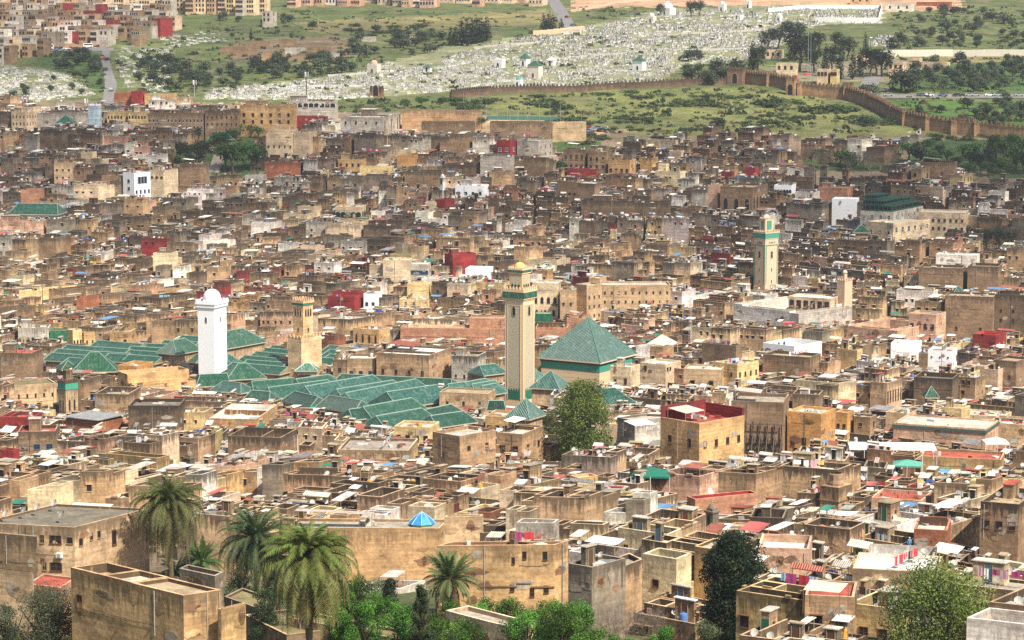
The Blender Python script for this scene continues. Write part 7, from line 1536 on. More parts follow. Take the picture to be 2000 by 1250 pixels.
# scrub and coarse grass tufts all over the open slopes
SC = MB(); SL = [([(330,24),(1080,18),(1100,60),(960,90),(870,90),(690,140),(470,180),(240,185),(222,120),(330,60)], 1500), ([(67,100),(200,97),(203,188),(130,150)], 160), ([(940,192),(1420,172),(1560,182),(1660,215),(1760,258),(1400,264),(1130,262)], 1100), ([(1740,20),(2005,10),(2005,262),(1800,262),(1700,215),(1740,120)], 1400), ([(1130,10),(1300,20),(1180,40),(1120,30)], 120), ([(640,185),(880,178),(940,215),(660,222)], 160), ([(395,195),(690,146),(1060,66),(1560,12),(1720,45),(1520,90),(1290,158),(900,177)], 1100)]
for poly, n in SL:
    us = [p[0] for p in poly]; vs = [p[1] for p in poly]; k = 0
    while k < n:
        u, v = R.uniform(min(us), max(us)), R.uniform(min(vs), max(vs)); k += 1
        if not inpoly(u, v, poly) or noise.noise((u/40, v/12, 4.4)) < -.12: continue
        p = hit(u, v, 0, 1000); s = R.uniform(.35, 1.5)*(1.5 if R.random() < .15 else 1); c = R.choice([(.045,.07,.022), (.06,.085,.03), (.08,.10,.04), (.035,.05,.02), (.14,.13,.06)])
        for _ in range(7):
            x, y = p[0]+R.gauss(0, s*.7), p[1]+R.gauss(0, s*.9); a = R.uniform(0, 6.28); w2 = s*R.uniform(.4, .9); z = gz(x, y); t2 = R.uniform(.7, 1.3)
            SC.face([(x-w2*math.cos(a), y-w2*math.sin(a), z-.1), (x+w2*math.cos(a), y+w2*math.sin(a), z-.1), (x+w2*.5*math.cos(a+.5), y+w2*.5*math.sin(a+.5), z+w2*1.1), (x-w2*.4*math.cos(a-.4), y-w2*.4*math.sin(a-.4), z+w2*.9)], 'leaf', tuple(q_*t2 for q_ in c))
o = link('undergrowth', SC.mesh('undergrowth')); tag(o, 'low green scrub and tufts over the open hillsides', 'undergrowth', None, 'stuff')
mast(599, 136, 226, .32, 'tall dark steel phone mast rising from the red house at the town top'); anchor(599, 180, 'the tall dark mast')
mast(380, 152, 190, .2, 'slim pale phone mast behind the yellow top edge houses', col=(.4,.4,.4)); mast(168, 188, 212, .2, 'short pale phone mast beside the white rooftops', col=(.5,.5,.5))
mast(1348, 572, 680, .45, 'red and white lattice radio mast right of the pyramid roof', True, False, h0=4); anchor(1348, 620, 'the lattice radio mast')
mast(84, 540, 625, .18, 'thin dark pole above the left roofs', False, False, (.12,.1,.08), 3); mast(397, 520, 590, .1, 'thin steel pole behind the white minaret dome', False, False, (.15,.15,.15), 3)
for u, vt, vb in ((996,212,240), (1010,214,240), (1030,216,240), (1100,216,240), (1136,208,250), (905,178,200)): mast(u, vt, vb, .09, 'thin floodlight pole at the sports ground' if u != 905 else 'lamp pole below the city wall', False, False, (.35,.35,.35))
for o_ in [o_ for o_ in COL.objects if o_.name.startswith('mast') and o_.get('label', '').startswith('thin floodlight')]: o_['group'] = 'floodlight poles of the sports ground'
mast(1578, 60, 150, .12, 'twin steel radio mast among the evergreens', False, False, (.4,.4,.4)); mast(1583, 66, 150, .1, 'shorter steel mast beside the twin radio mast', False, False, (.4,.4,.4))
# red parasols
for u, v in ((1554,152), (1575,148)):
    p = hit(u, v+6); r = empty('parasol', p); tag(r, 'red globe parasol behind the sandy wall tower', 'parasol', 'red parasols under the trees'); b3 = MB(); b3.dome((p[0], p[1], p[2]+1.8), 1.5, 1.2, 'cloth', (.55,.05,.03), 10, 4); part('cover', b3, r); b3 = MB(); b3.tube([(p[0], p[1], p[2]-.2), (p[0], p[1], p[2]+2.8)], [.06]*2, 4, 'metal', (.3,.3,.3)); part('pole', b3, r)
# stepped path of the town garden
p = hit(418, 335, 0); r = empty('stairway', p); tag(r, 'broad pale stairway climbing through the town garden', 'stairs')
for k in range(12):
    b3 = MB(); b3.box((p[0], p[1]+k*2.3), (4.4, 2.3), -.1, p[2]-3, gz(p[0], p[1]+k*2.3)+.6+.1*k, 'stone', (.36,.31,.25)); part('step', b3, r)
rr = empty('pavilion', (*hit(430, 272, 5)[:2], gz(*hit(430, 272, 5)[:2]))); tag(rr, 'green hipped pavilion roof in the town garden', 'pavilion'); 
tiled(rr, (406,272), (456,272), 5, 9, 2.8, 4.5, 4.5, 'green_tile', (.6, .85, .65), 'cream'); reserve([(p[0]-5, p[1]), (p[0]+5, p[1]), (p[0]+5, p[1]+25), (p[0]-5, p[1]+25)], 405, 432, 335)
# ---------------------------------------------------------------- palms
def palm_meshes(seed, R0, nf, leaflets, droop, skirt, hgt, colA, colB, ll=.55):
    """crown radius R0; returns trunk, list of frond meshes lengths are in metres; crown centre at z = hgt"""
    rr = random.Random(seed); tr = MB(); n = 14
    prof = [(0.0, -1.0)]; tr.tube([(0.0, 0.0, -1.2)]+[(.12*math.sin(k*.7), .1*math.cos(k*.5), hgt*k/n) for k in range(n+1)], [.42]+[.36+.05*(k % 2) for k in range(n)]+[.5], 9, 'bark', (.13,.095,.06))
    def frond(a, el, L_, dr, col, lk, mb, dead=False):
        d = Vector((math.cos(a), math.sin(a), 0)); p = Vector((0, 0, hgt))+d*.25; e = el; seg = 16; pts = []; dirs = []
        for k in range(seg+1):
            pts.append(p.copy()); v = d*math.cos(e)+Vector((0, 0, 1))*math.sin(e); dirs.append(v); p = p+v*(L_/seg); e -= dr/seg*(.35+1.3*k/seg)
            if e < -PI/2+.03: e = -PI/2+.03
        mb.tube([tuple(q) for q in pts[::2]], [.045*(1-.85*k/8) for k in range(9)], 3, 'leaf', (.16,.15,.06) if not dead else (.15,.10,.06))
        side = Vector((-math.sin(a), math.cos(a), 0)); m2 = leaflets
        for k in range(m2):
            f = .10+.88*(k+rr.random()*.5)/m2; i = min(seg-1, int(f*seg)); q = pts[i].lerp(pts[i+1], f*seg-i); v = dirs[i]; up = side.cross(v).normalized()
            w2 = lk*(.35+1.0*math.sin(PI*min(1, f*1.02+.06))**.7)
            for s in (-1, 1):
                o = (side*s*(.75)+v*.7+up*(-.30 if up.z > 0 else .30)*rr.uniform(.4, 1.6)).normalized()*w2*rr.uniform(.8, 1.15); o.z -= w2*.22*(1.8 if dead else 1)
                t2 = v*.045; c = tuple(x*rr.uniform(.75, 1.25) for x in col)
                mid = q+o*.55; mid.z += w2*.05
                mb.face([tuple(q-t2), tuple(q+t2), tuple(mid+t2*.9), tuple(mid-t2*.9)], 'leaf', c); mb.face([tuple(mid-t2*.9), tuple(mid+t2*.9), tuple(q+o)], 'leaf', c)
    fr = []
    for k in range(nf):
        f = k/nf; el = math.radians(82-115*f**1.05)+rr.gauss(0, .17); a = k*2.39996+rr.uniform(-.35, .35)
        L_ = R0*((.85+.85*f if droop > 2.5 else .8+.45*f*(droop > 2))*(1.25 if droop > 2 else 1.05))*rr.uniform(.78, 1.12); mb = MB(); c = [x+(y_-x)*max(0, f-.25)/.75 for x, y_ in zip(colA, colB)]
        frond(a, el, L_*1.12, droop*(.45+.8*f), c, ll, mb); fr.append(mb.mesh('frond'))
    sk = MB()
    for k in range(skirt): frond(k*2.39996+.5, math.radians(rr.uniform(-82, -50) if droop > 2.5 else rr.uniform(-60, -30)), R0*rr.uniform(1.1, 1.95 if droop > 2.5 else 1.1), 1.3, (.13,.10,.055) if rr.random() < .5 else (.07,.05,.03), ll*.8, sk, True)
    return tr.mesh('trunk'), fr, sk.mesh('dead_fronds') if skirt else None
def palm(u, v, crown_v, label, seed, rpx, nf=64, leaflets=40, droop=1.5, skirt=24, colA=(.10,.15,.04), colB=(.17,.18,.07), y=None, ll=.55):
    p = hit(u, v) if y is None else at_y(u, v, y); g = gz(p[0], p[1]); zc = at_y(u, crown_v, p[1])[2]; h = zc-g; r = empty('palm_tree', (p[0], p[1], g)); r.rotation_euler[2] = seed*1.7
    t_, fr, sk = palm_meshes(seed, rpx*p[1]/F, nf, leaflets, droop, skirt, h, colA, colB, ll)
    link('trunk', t_, r)
    for f in fr: link('frond', f, r)
    if sk: link('dead_fronds', sk, r)
    tag(r, label, 'palm tree', 'palm trees'); return r
palm(333, 1112, 985, 'tall date palm with a heavy drooping crown in front of the bare roofed block', 3, 56, 150, 40, 3.0, 90, (.10,.12,.035), (.19,.165,.07), y=357, ll=.7); anchor(333, 990, 'the tall left palm')
palm(500, 1178, 1052, 'dark green bushy date palm between the two tall palms', 5, 70, 110, 40, 2.4, 60, (.055,.095,.035), (.10,.13,.055)); anchor(490, 1060, 'the dark bushy palm')
palm(604, 1312, 1092, 'nearest tall palm with a long skirt of drooping fronds', 8, 72, 180, 40, 3.0, 150, (.13,.17,.035), (.25,.225,.085), ll=.75); anchor(600, 1090, 'the nearest tall palm')
palm(878, 1215, 1130, 'garden date palm with an open spiky crown below the ochre house', 11, 70, 52, 44, 1.25, 6, (.10,.15,.05), (.17,.20,.08)); anchor(875, 1130, 'the open garden palm')
palm(395, 1128, 1096, 'low young palm with upright fronds between the tall palms', 14, 56, 34, 36, 1.2, 0, (.06,.13,.035), (.09,.16,.05))
palm(340, 1124, 1112, 'short spreading palm at the foot of the tall left palm', 17, 34, 22, 30, 1.4, 0, (.06,.12,.04), (.09,.14,.05))
for u, v, cv, rp, lb in ((766,420,392,22,'far grey green palm high left of centre'), (1138,332,314,13,'small far palm above the red terrace wall'), (388,312,256,9,'slender tall palm in the town garden'), (1604,330,302,22,'grey palm in the bare grove upper right'), (1655,335,314,20,'second grey palm of the bare grove'), (1494,400,362,9,'slim palm behind the arched brown palace'), (812,250,238,14,'small palm below the ruined gate stump'), (1302,0+462,446,9,'small palm in front of the cream hotel'), (1838,462,436,12,'ragged palm beside the cream hotel terrace'), (473,420,405,11,'small palm in the leafy row left'), (1762,458,446,9,'tiny palm left of the hotel canopy')):
    palm(u, v, cv, lb, int(u) % 97, rp, 26, 12, 1.7, 6, (.06,.09,.045), (.10,.12,.07), ll=.9)
# ---------------------------------------------------------------- individual near trees
def bigtree(name, u, v, hpx, wpx, label, cols, nleaf, leaf, seed, trunkcol=(.10,.075,.05), blobs=26, low=.12, lean=0.0, shape='round', y=None, cat='tree', z0=.3):
    global R
    p = hit(u, v) if y is None else at_y(u, v, y); g = gz(p[0], p[1]); h = hpx*p[1]/F; w2 = wpx*p[1]/F/2; keep = R; R = random.Random(seed); t_, c_ = MB(), MB()
    limbs(t_, h, .022*h+.12, 8, w2*.7, z0, trunkcol, lean); bl = []
    for k in range(blobs):
        f = (k+.5)/blobs; zz = low+(1-low)*f
        if shape == 'round': rw = math.sqrt(max(0.02, 1-((zz-.52)/.50)**2))
        elif shape == 'cone': rw = max(.12, (1-zz)**.62*1.15) if zz > .35 else .85
        elif shape == 'column': rw = .95 if zz < .6 else max(.15, math.sqrt(max(0, 1-((zz-.6)/.42)**2)))
        a = R.uniform(0, 6.28); d = R.random()**.5*.72*rw*w2; br = w2*(.20+.20*R.random())*(1 if shape != 'cone' else .8)
        bl.append((math.cos(a)*d+lean*(1-zz), math.sin(a)*d, zz*h*.95, br, br, br*.85))
    leafcloud(c_, bl, nleaf, leaf, cols, .7)
    tm, cm = t_.mesh('trunk'), c_.mesh('crown'); R = keep
    r = empty(name, (p[0], p[1], g)); link('trunk', tm, r); link('crown', cm, r); tag(r, label, cat); return r
bigtree('willow_tree', 1135, 912, 168, 150, 'big round yellow green tree standing among the houses below the tall minaret', [(.15,.19,.04), (.19,.225,.05), (.10,.14,.03)], 34000, .42, 21, blobs=90, low=.04); anchor(1130, 830, 'the big willow')
bigtree('leafy_tree', 1066, 892, 88, 66, 'smaller leaning grey green tree on the left flank of the big willow', [(.075,.10,.035), (.09,.12,.045)], 3500, .32, 22, blobs=20, low=.45, lean=2.0, z0=.5)
bigtree('conifer_tree', 1432, 1268, 240, 158, 'large very dark conifer in the foreground right of centre', [(.016,.030,.014), (.024,.042,.018), (.034,.05,.022)], 36000, .27, 23, (.07,.05,.035), blobs=95, low=.06, shape='column'); anchor(1430, 1130, 'the dark foreground conifer')
bigtree('leafy_tree', 1835, 1330, 230, 300, 'wide light green tree in the bottom right corner', [(.14,.19,.04), (.19,.235,.055), (.09,.13,.04)], 34000, .24, 24, (.20,.17,.13), blobs=85, low=.12); anchor(1835, 1190, 'the light green corner tree')
bigtree('bare_branched_tree', 1770, 1330, 190, 150, 'thin half bare grey green tree beside the light green corner tree', [(.16,.16,.09), (.11,.14,.06)], 5000, .13, 25, (.22,.19,.15), blobs=50, low=.2)
bigtree('olive_tree', 95, 1345, 205, 200, 'large grey green olive tree in the bottom left corner', [(.085,.105,.055), (.12,.14,.08), (.055,.075,.035)], 26000, .17, 26, (.14,.11,.08), blobs=70, low=.12); anchor(80, 1200, 'the corner olive tree')
bigtree('olive_tree', 15, 1345, 175, 110, 'smaller olive tree at the very left of the bottom edge', [(.085,.105,.055), (.11,.13,.075)], 10000, .17, 27, (.14,.11,.08), blobs=36, low=.15)
bigtree('conifer_tree', 762, 1250, 130, 74, 'dark ragged conifer between the nearest palm and the garden palm', [(.022,.034,.018), (.035,.05,.025)], 9000, .20, 28, (.06,.05,.04), blobs=55, low=.05, shape='cone')
bigtree('evergreen_tree', 822, 1300, 170, 74, 'dark green tree in front of the garden palm', [(.035,.055,.02), (.05,.08,.03)], 9000, .18, 29, blobs=40, low=.1, shape='cone')
bigtree('evergreen_tree', 540, 1195, 150, 62, 'dark evergreen behind the dark bushy palm', [(.03,.05,.022), (.04,.065,.03)], 9000, .22, 30, blobs=34, low=.1, shape='column')
bigtree('evergreen_tree', 520, 1255, 110, 80, 'very dark ivy clad stump tree at the foot of the dark bushy palm', [(.025,.045,.018), (.035,.06,.022)], 8000, .18, 31, blobs=34, low=.05, shape='column')
for u, v, hp, wp, sd in ((665,1285,150,110,44), (715,1290,120,120,46), (790,1290,120,110,43), (850,1292,95,100,41), (985,1270,110,120,40), (1030,1300,110,120,47), (1095,1305,130,120,42), (1160,1310,90,110,43), (1210,1312,70,100,45), (1300,1300,80,90,46), (640,1165,40,60,41), (690,1255,140,120,40), (655,1215,90,80,41), (470,1170,56,90,42), (1065,1285,120,150,43), (1125,1290,115,130,44), (960,1240,70,110,45), (880,1265,95,110,46), (935,1268,90,100,47), (745,1262,110,90,41), (910,1290,80,120,42), (1010,1290,90,110,40), (1385,1275,60,90,48), (1440,1280,55,80,49), (560,1230,40,60,50), (740,1190,60,80,51), (1010,1250,60,70,52)):
    bigtree('shrub', u, v, hp, wp, None, [(.075,.17,.02), (.11,.23,.035), (.05,.11,.018)] if sd < 48 else [(.10,.13,.06), (.13,.17,.07)], int(hp*wp*.6), .19, sd, blobs=18, low=.15, cat='shrub')
for o_ in [o_ for o_ in COL.objects if o_.name.startswith('shrub') and 'label' not in o_ and not any(o_ is t2[0] for t2 in THINGS)]: auto(o_, 'bright green leafy shrub', 'shrub', 'bright shrubs in the foreground garden', z=2)
def barebush(u, v, hpx, seed, label):
    global R
    p = hit(u, v); g = gz(p[0], p[1]); h = hpx*p[1]/F; keep = R; R = random.Random(seed); t_ = MB()
    def br(p2, d, l, r2, k):
        q2 = p2+d*l; t_.tube([tuple(p2), tuple((p2+q2)/2+Vector((R.gauss(0, .05), R.gauss(0, .05), R.gauss(0, .03)))*l), tuple(q2)], [r2, r2*.8, r2*.6], 3, 'bark', tuple(x*R.uniform(.8, 1.2) for x in (.25,.20,.16)))
        if k < 6:
            for _ in range(3 if k < 4 else 2): br(q2, (d+Vector((R.gauss(0, .45), R.gauss(0, .45), R.gauss(.06, .3)))).normalized(), l*R.uniform(.66, .8), max(.006, r2*.6), k+1)
    for k in range(4): br(Vector((R.uniform(-.8, .8), R.uniform(-.8, .8), -.2)), Vector((R.gauss(0, .4), R.gauss(0, .4), 1)).normalized(), h*.24, .05, 0)
    m2 = t_.mesh('bare_shrub'); R = keep; o = link('bare_shrub', m2, None, (p[0], p[1], g)); tag(o, label, 'shrub', 'leafless shrubs in the foreground garden')
barebush(1040, 1275, 140, 60, 'leafless twiggy shrub behind the bright green bottom shrubs'); barebush(1215, 1280, 135, 61, 'widest leafless grey brown shrub right of the bright bottom shrubs'); barebush(1165, 1275, 110, 62, 'leafless shrub between the bright shrubs and the grey concrete house'); barebush(1262, 1275, 120, 63, 'leafless shrub at the right end of the twiggy thicket'); barebush(1190, 1240, 70, 65, 'low leafless shrub just below the grey concrete house')
# dead pole tree
p = hit(1648, 1262); r = empty('dead_tree', p); tag(r, 'thin dead tree trunk standing like a pole at bottom right', 'tree'); b3 = MB(); h = 150*p[1]/F
b3.tube([(p[0], p[1], p[2]-1), (p[0]+.1, p[1], p[2]+h*.5), (p[0]-.05, p[1], p[2]+h)], [.16, .12, .05], 6, 'bark', (.14,.10,.08)); part('trunk', b3, r); b3 = MB()
for k in range(14): a = R.uniform(0, 6.28); zz = p[2]+h*R.uniform(.35, 1); l = R.uniform(.5, 1.9); b3.tube([(p[0], p[1], zz), (p[0]+l*.5*math.cos(a), p[1]+l*.5*math.sin(a), zz+.25), (p[0]+l*math.cos(a), p[1]+l*math.sin(a), zz+.2)], [.04, .03, .01], 3, 'bark', (.16,.12,.09))
part('branches', b3, r)
# ---------------------------------------------------------------- the rest of the old town: irregular plots cut from bent street blocks
TH0 = math.radians(25)
def warp(s, t):
    x = s*math.cos(TH0)+t*math.sin(TH0); y = -s*math.sin(TH0)+t*math.cos(TH0)+600
    x2 = x + 13*math.sin(y/61+.8*math.sin(x/83)) + 4*math.sin(y/23+x/31)
    y2 = y + 12*math.sin(x/57+1.3+.9*math.sin(y/97)) + 4*math.sin(x/21-y/27) - .00055*x*x
    return (x2, y2)
PLOTS = []
def split(s0, s1, t0, t1, mx):
    w2, h2 = s1-s0, t1-t0
    if max(w2, h2) < mx*1.35 and (w2*h2 < mx*mx*1.15 or R.random() < .12) or max(w2, h2) < mx*.75:
        g = .0
        PLOTS.append((s0+g, s1-g, t0+g, t1-g)); return
    f = R.uniform(.34, .66)
    if w2 > h2*R.uniform(.8, 1.25): m2 = s0+w2*f; split(s0, m2, t0, t1, mx); split(m2, s1, t0, t1, mx)
    else: m2 = t0+h2*f; split(s0, s1, t0, m2, mx); split(s0, s1, m2, t1, mx)
bs = 46.0
for i in range(-22, 22):
    for j in range(-16, 16):
        g = R.uniform(.5, 1.1)
        yb = warp((i+.5)*bs, (j+.5)*bs)[1]; split(i*bs+g, (i+1)*bs-g, j*bs+g, (j+1)*bs-g, 7.6 if yb < 440 else 8.6 if yb < 560 else 9.6)
TOWN_TOP = [(-200,190),(0,196),(60,205),(200,205),(225,196),(340,203),(470,196),(570,205),(660,228),(790,232),(830,256),(960,262),(1080,262),(1110,292),(1150,290),(1190,276),(1250,272),(1340,258),(1560,260),(1620,262),(1760,262),(1880,280),(2000,285),(2300,290)]
def towntop(u):
    for k in range(len(TOWN_TOP)-1):
        if TOWN_TOP[k][0] <= u <= TOWN_TOP[k+1][0]:
            f = (u-TOWN_TOP[k][0])/(TOWN_TOP[k+1][0]-TOWN_TOP[k][0]); return TOWN_TOP[k][1]+f*(TOWN_TOP[k+1][1]-TOWN_TOP[k][1])
    return 300
CLEAR = [  # gardens, parks and yards without houses (photo outlines at roof height)
 [(-300,1108),(640,1108),(660,1120),(1110,1120),(1120,1150),(1330,1145),(1400,1185),(1500,1235),(1500,1500),(-300,1500)],
 [(-300,1010),(150,985),(300,985),(420,1040),(640,1040),(640,1130),(-300,1130)],
 [(1350,1130),(1520,1130),(1520,1400),(1350,1400)],
 [(1690,1195),(1960,1195),(1960,1400),(1690,1400)],
 [(640,1078),(860,1078),(1110,1110),(1110,1210),(640,1210)],
 [(340,262),(400,245),(515,240),(520,330),(430,345),(335,320)],
 [(1040,855),(1205,850),(1215,905),(1050,905)],
 [(1560,283),(1760,285),(1740,332),(1620,335),(1560,318)],
 [(1770,270),(2100,270),(2100,338),(1870,338),(1770,310)],
 [(1058,300),(1108,300),(1108,338),(1058,338)],
 [(1895,440),(1990,440),(1990,488),(1895,488)],
 [(80,540),(90,540),(90,545)],
 [(1060,262),(1110,262),(1160,285),(1080,300)],
]
def palette(u, v):
    dark = min(1, max(0, (600-v)/170)); r = R.random()
    if dark > R.random():
        c = R.choices(['brown', 'dark', 'grey', 'tan', 'palegrey', 'white', 'pink', 'cream', 'red', 'salmon', 'ochre'], [26, 11, 24, 18, 11, 7, 3, 8, 1.4, 1.5, 1.5])[0]
    else:
        c = R.choices(['tan', 'sand', 'brown', 'grey', 'cream', 'white', 'ochre', 'pink', 'yellow', 'red', 'brick', 'salmon'], [34, 22, 16, 9, 10, 8, 4, 3, 3, 1.2, 1.2, 1])[0]
    return c
specs = []
for (s0, s1, t0, t1) in PLOTS:
    q = [warp(s0, t0), warp(s1, t0), warp(s1, t1), warp(s0, t1)]
    cx, cy = cen(q)
    if not (235 < cy < 1180) or abs(cx) > .215*cy+12: continue
    # order: near corner, right, back, left
    q = [q[0], q[1], q[2], q[3]]
    g = gz(cx, cy); u, v = proj(cx, cy, g+6)
    if v > 1360 or v < towntop(u)+2: continue
    if any(inpoly(u, v, P_) for P_ in CLEAR): continue
    bad = False
    capz = 1e9
    for (ul, ur, vb, ymx, ymn, poly, zt_) in OCC:
        if ymn-25 < cy < ymx+25:
            if inpoly(cx, cy, inset(poly, 1.0)): bad = True; break
            if any(inpoly(p[0], p[1], poly) for p in q) or any(inpoly(p[0], p[1], q) for p in poly) or any(inpoly(*bil(q, s_, t_), poly) for s_ in (0, .5, 1) for t_ in (0, .5, 1)): capz = min(capz, zt_)
    if bad: continue
    if R.random() < .035: continue
    zb = min(gz(p[0], p[1]) for p in q)-1.2
    hmax = 13.0; us = [proj(p[0], p[1], g+7)[0] for p in q]; ymax = max(p[1] for p in q); u0, u1 = min(us), max(us)
    hmax = min(hmax, capz-zb)
    for (ul, ur, vb, yx, yn, poly, zt_) in OCC:
        if (yn+yx)/2 > cy and ul+1 < u1 and ur-1 > u0:
            zl = at_y((u0+u1)/2, vb-2, cy)[2]; hmax = min(hmax, zl-zb-1.2)
    if hmax < 2.4: continue
    con = hmax < 12.9
    H0 = min(hmax-1.0, max(3.0, R.gauss(6.6, 1.15) + .9*math.sin(cx/33+cy/41)))
    if con: H0 = max(H0, hmax-1.2-R.uniform(0, .8))
    cn = palette(u, v); cw = jit(K[cn], .13); rn = R.choices(['grey', 'light', 'white', 'red', 'dark', 'moss', 'tan'], [28, 30, 11, 3, 11, 3.5, 16])[0]; cr = jit(RK[rn], .12)
    dark = min(1, max(0, (600-v)/170)); stain = R.uniform(.55, 1.0) if cn not in ('white', 'cream', 'yellow', 'pink') else R.uniform(.1, .55)
    lw, lh = dist(q[0], q[1]), dist(q[0], q[3]); bl = []
    def lvl(d): return min(zb+H0+d, zb+hmax-.9)
    def par(): return R.choice([.35, .5, .9, 1.2, 1.6, 1.9])
    def pp(d):
        z = lvl(d); return z, max(.3, min(par(), zb+hmax-z))
    r = R.random()
    if min(lw, lh) > 8 and r < .38:      # round an open court
        a0, a1, b0, b1 = .32, .68, .34, .7
        for (x0, x1, y0, y1) in ((0, 1, 0, b0), (0, a0, b0, b1), (a1, 1, b0, b1), (0, 1, b1, 1)):
            z, p2 = pp(R.choice([0, 0, .6, -1.2, 1.5, 2.6])); bl.append((x0, x1, y0, y1, z, p2, cw if R.random() < .7 else jit(K[palette(u, v)], .1), cr))
        bl.append((a0, a1, b0, b1, zb+2.0, 0.0, cw, cr))
    elif r < .75:
        f = R.uniform(.35, .65); f2 = R.uniform(.35, .65)
        if lw > lh: cells = [(0, f, 0, 1), (f, 1, 0, f2), (f, 1, f2, 1)]
        else: cells = [(0, 1, 0, f), (0, f2, f, 1), (f2, 1, f, 1)]
        for (x0, x1, y0, y1) in cells:
            z, p2 = pp(R.choice([0, 0, -1.6, .8, 2.3, -.8])); bl.append((x0, x1, y0, y1, z, p2, cw if R.random() < .75 else jit(K[palette(u, v)], .1), cr if R.random() < .6 else jit(RK[R.choice(['light', 'grey', 'white', 'tan'])], .1)))
    else:
        z, p2 = pp(0); bl.append((0, 1, 0, 1, z, p2, cw, cr))
    specs.append(dict(q=q, zb=zb, blocks=bl, stain=stain, u=u, v=v, cn=cn, rn=rn, cy=cy, rich=1.0, nb=len(bl)))
NIND = 155
vis = [s for s in specs if -10 < s['u'] < 2010 and s['v'] < 1270]
vis.sort(key=lambda s: s['cy'] - .35*math.sqrt(area(s['q']))*10)
ind = set(id(s) for s in vis[:NIND])
MASS = MB()
for s in sorted(specs, key=lambda s: s['cy']):
    if id(s) in ind:
        root = empty('house', (s['q'][0][0], s['q'][0][1], s['zb']+1.2))
        fe = emit_house(s, root)
        extra = ' with ' + fe[0] if fe else ' with %s' % RWORD[s['rn']]
        auto(root, WORD[s['cn']] + (' courtyard' if s['nb'] == 5 else '') + ' house' + extra, 'house', 'flat-roofed houses of the old town', z=s['blocks'][0][4]-root.location.z)
    else: emit_house(s, None, MASS, near=s['v'] > 620)
o = link('distant_houses', MASS.mesh('distant_houses')); tag(o, 'mass of brown flat-roofed houses packed together up the far side of the old town', 'houses', None, 'stuff')
if FARD.f: o = link('rooftop_dishes', FARD.mesh('rooftop_dishes')); tag(o, 'countless small satellite dishes on the far rooftops of the old town', 'satellite dishes', None, 'stuff')
print('specs', len(specs), 'mass faces', len(MASS.f), 'dishes', NDISH[0])
# ---------------------------------------------------------------- broken cloud over the far half of the town, and the air
def cloud(cx, cy, n, rx, ry, seed, label):
    rr = random.Random(seed); mb = MB(); ax = SUN_V*(820/SUN_V.z)
    for k in range(n):
        x, y = cx+ax.x+rr.uniform(-rx, rx), cy+ax.y+rr.uniform(-ry, ry); a = rr.uniform(45, 85); h = rr.uniform(14, 26); z = 900+rr.uniform(0, 40); n1, m1 = 18, 7; prev = None; ph = rr.uniform(0, 6)
        for j in range(m1+1):
            t_ = -PI/2+PI*j/m1; ring = []
            for i in range(n1):
                b_ = 2*PI*i/n1; k2 = 1+.16*math.sin(3*b_+ph)+.10*math.sin(7*b_-ph); ring.append((x+a*k2*math.cos(t_)*math.cos(b_), y+a*.8*k2*math.cos(t_)*math.sin(b_), z+h*math.sin(t_)))
            if prev:
                for i in range(n1): mb.face([prev[i], prev[(i+1) % n1], ring[(i+1) % n1], ring[i]], 'cloud', (1, 1, 1))
            prev = ring
    o = link('cloud', mb.mesh('cloud', True)); tag(o, label, 'cloud', None, 'stuff')
m, t, b = newmat('cloud'); tr = N(t, 'ShaderNodeBsdfTransparent'); tr.inputs[0].default_value = (1, 1, 1, 1); mx = N(t, 'ShaderNodeMixShader'); mx.inputs[0].default_value = .065
df = N(t, 'ShaderNodeBsdfTranslucent'); df.inputs[0].default_value = (.9, .9, .9, 1); L(t, tr.outputs[0], mx.inputs[1]); L(t, df.outputs[0], mx.inputs[2]); L(t, mx.outputs[0], t.nodes['Material Output'].inputs[0])
cloud(-10, 965, 44, 270, 90, 4, 'thin broken cloud drifting over the far half of the town')
cloud(-200, 1420, 24, 180, 170, 5, 'thin cloud patch over the left of the far hillside')
HZ = True
if HZ:
    me = bpy.data.meshes.new('haze'); X, Y0, Y1, Z0, Z1 = 7500, -60, 9600, 5, 330
    v_ = [(x, y, z) for z in (Z0, Z1) for x, y in ((-X, Y0), (X, Y0), (X, Y1), (-X, Y1))]
    me.from_pydata(v_, [], [(3, 2, 1, 0), (4, 5, 6, 7), (0, 1, 5, 4), (1, 2, 6, 5), (2, 3, 7, 6), (3, 0, 4, 7)])
    m = bpy.data.materials.new('haze'); m.use_nodes = True; m.node_tree.nodes.remove(m.node_tree.nodes['Principled BSDF'])
    pv = m.node_tree.nodes.new('ShaderNodeVolumePrincipled'); pv.inputs['Density'].default_value = 0.00008; pv.inputs['Color'].default_value = (.90, .94, 1, 1); pv.inputs['Anisotropy'].default_value = .3
    m.node_tree.links.new(pv.outputs[0], m.node_tree.nodes['Material Output'].inputs['Volume']); me.materials.append(m)
    o = link('haze', me); o['kind'] = 'stuff'; o['label'] = 'thin pale haze filling the air over the town and hill'
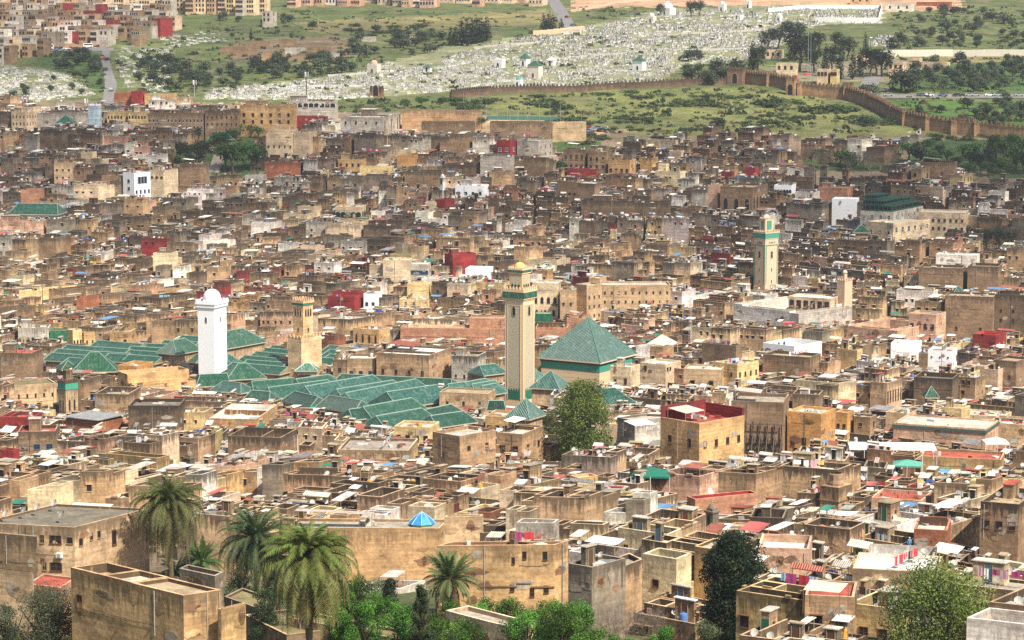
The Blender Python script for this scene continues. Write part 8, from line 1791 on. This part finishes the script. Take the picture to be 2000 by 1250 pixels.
# ---------------------------------------------------------------- labels: look plus place among named neighbours
ORD = ['', 'nearest', 'second', 'third', 'fourth', 'fifth', 'sixth', 'seventh', 'eighth', 'ninth', 'tenth', 'eleventh', 'twelfth']
bpy.context.view_layer.update()
import re as _re
_ph = {}
for o in COL.objects:
    lb = o.get('label')
    if o.parent or not lb or not o.get('category') or o.get('kind'): continue
    s = _re.split(r' (?:with|behind|below|in|at|on|right|left|of|under|beside|for|just|up|over|between|high|down|rising|before|against|among|touching|facing|far|near|by|above|to|standing|from|all|carrying|stepping|joining|propped|crossing|into|through|beyond|tucked|late|and|whose|where|topped|across|climbing) ', ' '+lb+' ')[0].strip()
    l = o.location; q = proj(l.x, l.y, l.z+(4 if o.type == 'EMPTY' else 0)); _ph.setdefault(s, []).append(q)
have = set(a[2] for a in ANCH)
for s, qs in _ph.items():
    if len(qs) == 1 and 2 <= len(s.split()) <= 5 and 0 < qs[0][0] < 2000 and 0 < qs[0][1] < 1250: anchor(qs[0][0], qs[0][1], 'the '+s)
bk = {}
for o, look, z in THINGS:
    l = o.location; u, v = proj(l.x, l.y, l.z+z)
    best = min(ANCH, key=lambda a: math.hypot(u-a[0], (v-a[1])*1.5)+2.5*max(0, len(a[2].split())-5)); du, dv = u-best[0], v-best[1]; r = math.hypot(du, dv)
    an = math.degrees(math.atan2(-dv, du)) % 360
    d = ['right of', 'up and right of', 'above', 'up and left of', 'left of', 'down and left of', 'below', 'down and right of'][int(((an+22.5) % 360)//45)]
    bk.setdefault((look, d, best[2], o['category']), []).append((r, o.name, o))
for (look, d, a, cat), lst in bk.items():
    lst.sort(key=lambda t: (t[0], t[1]))
    for i, (_, _n, o) in enumerate(lst):
        if len(lst) == 1: s = '%s %s %s' % (look, d, a)
        elif i < 12: s = '%s, %s %s %s' % (look, ORD[i+1], d, a)
        else: s = '%s farther off %s %s' % (look, d, a)
        if len(s.split()) > 16: s = s.replace(' between two posts', '').replace(' with a sheet-roofed lean-to', ' with lean-to').replace('up and ', 'upper ').replace('down and ', 'lower ')
        s = s.replace(' with a stair hut', ' with stair hut').replace(' with a cloth awning', ' with awning') if len(s.split()) > 16 else s
        o['label'] = ' '.join(s.split()[:16])
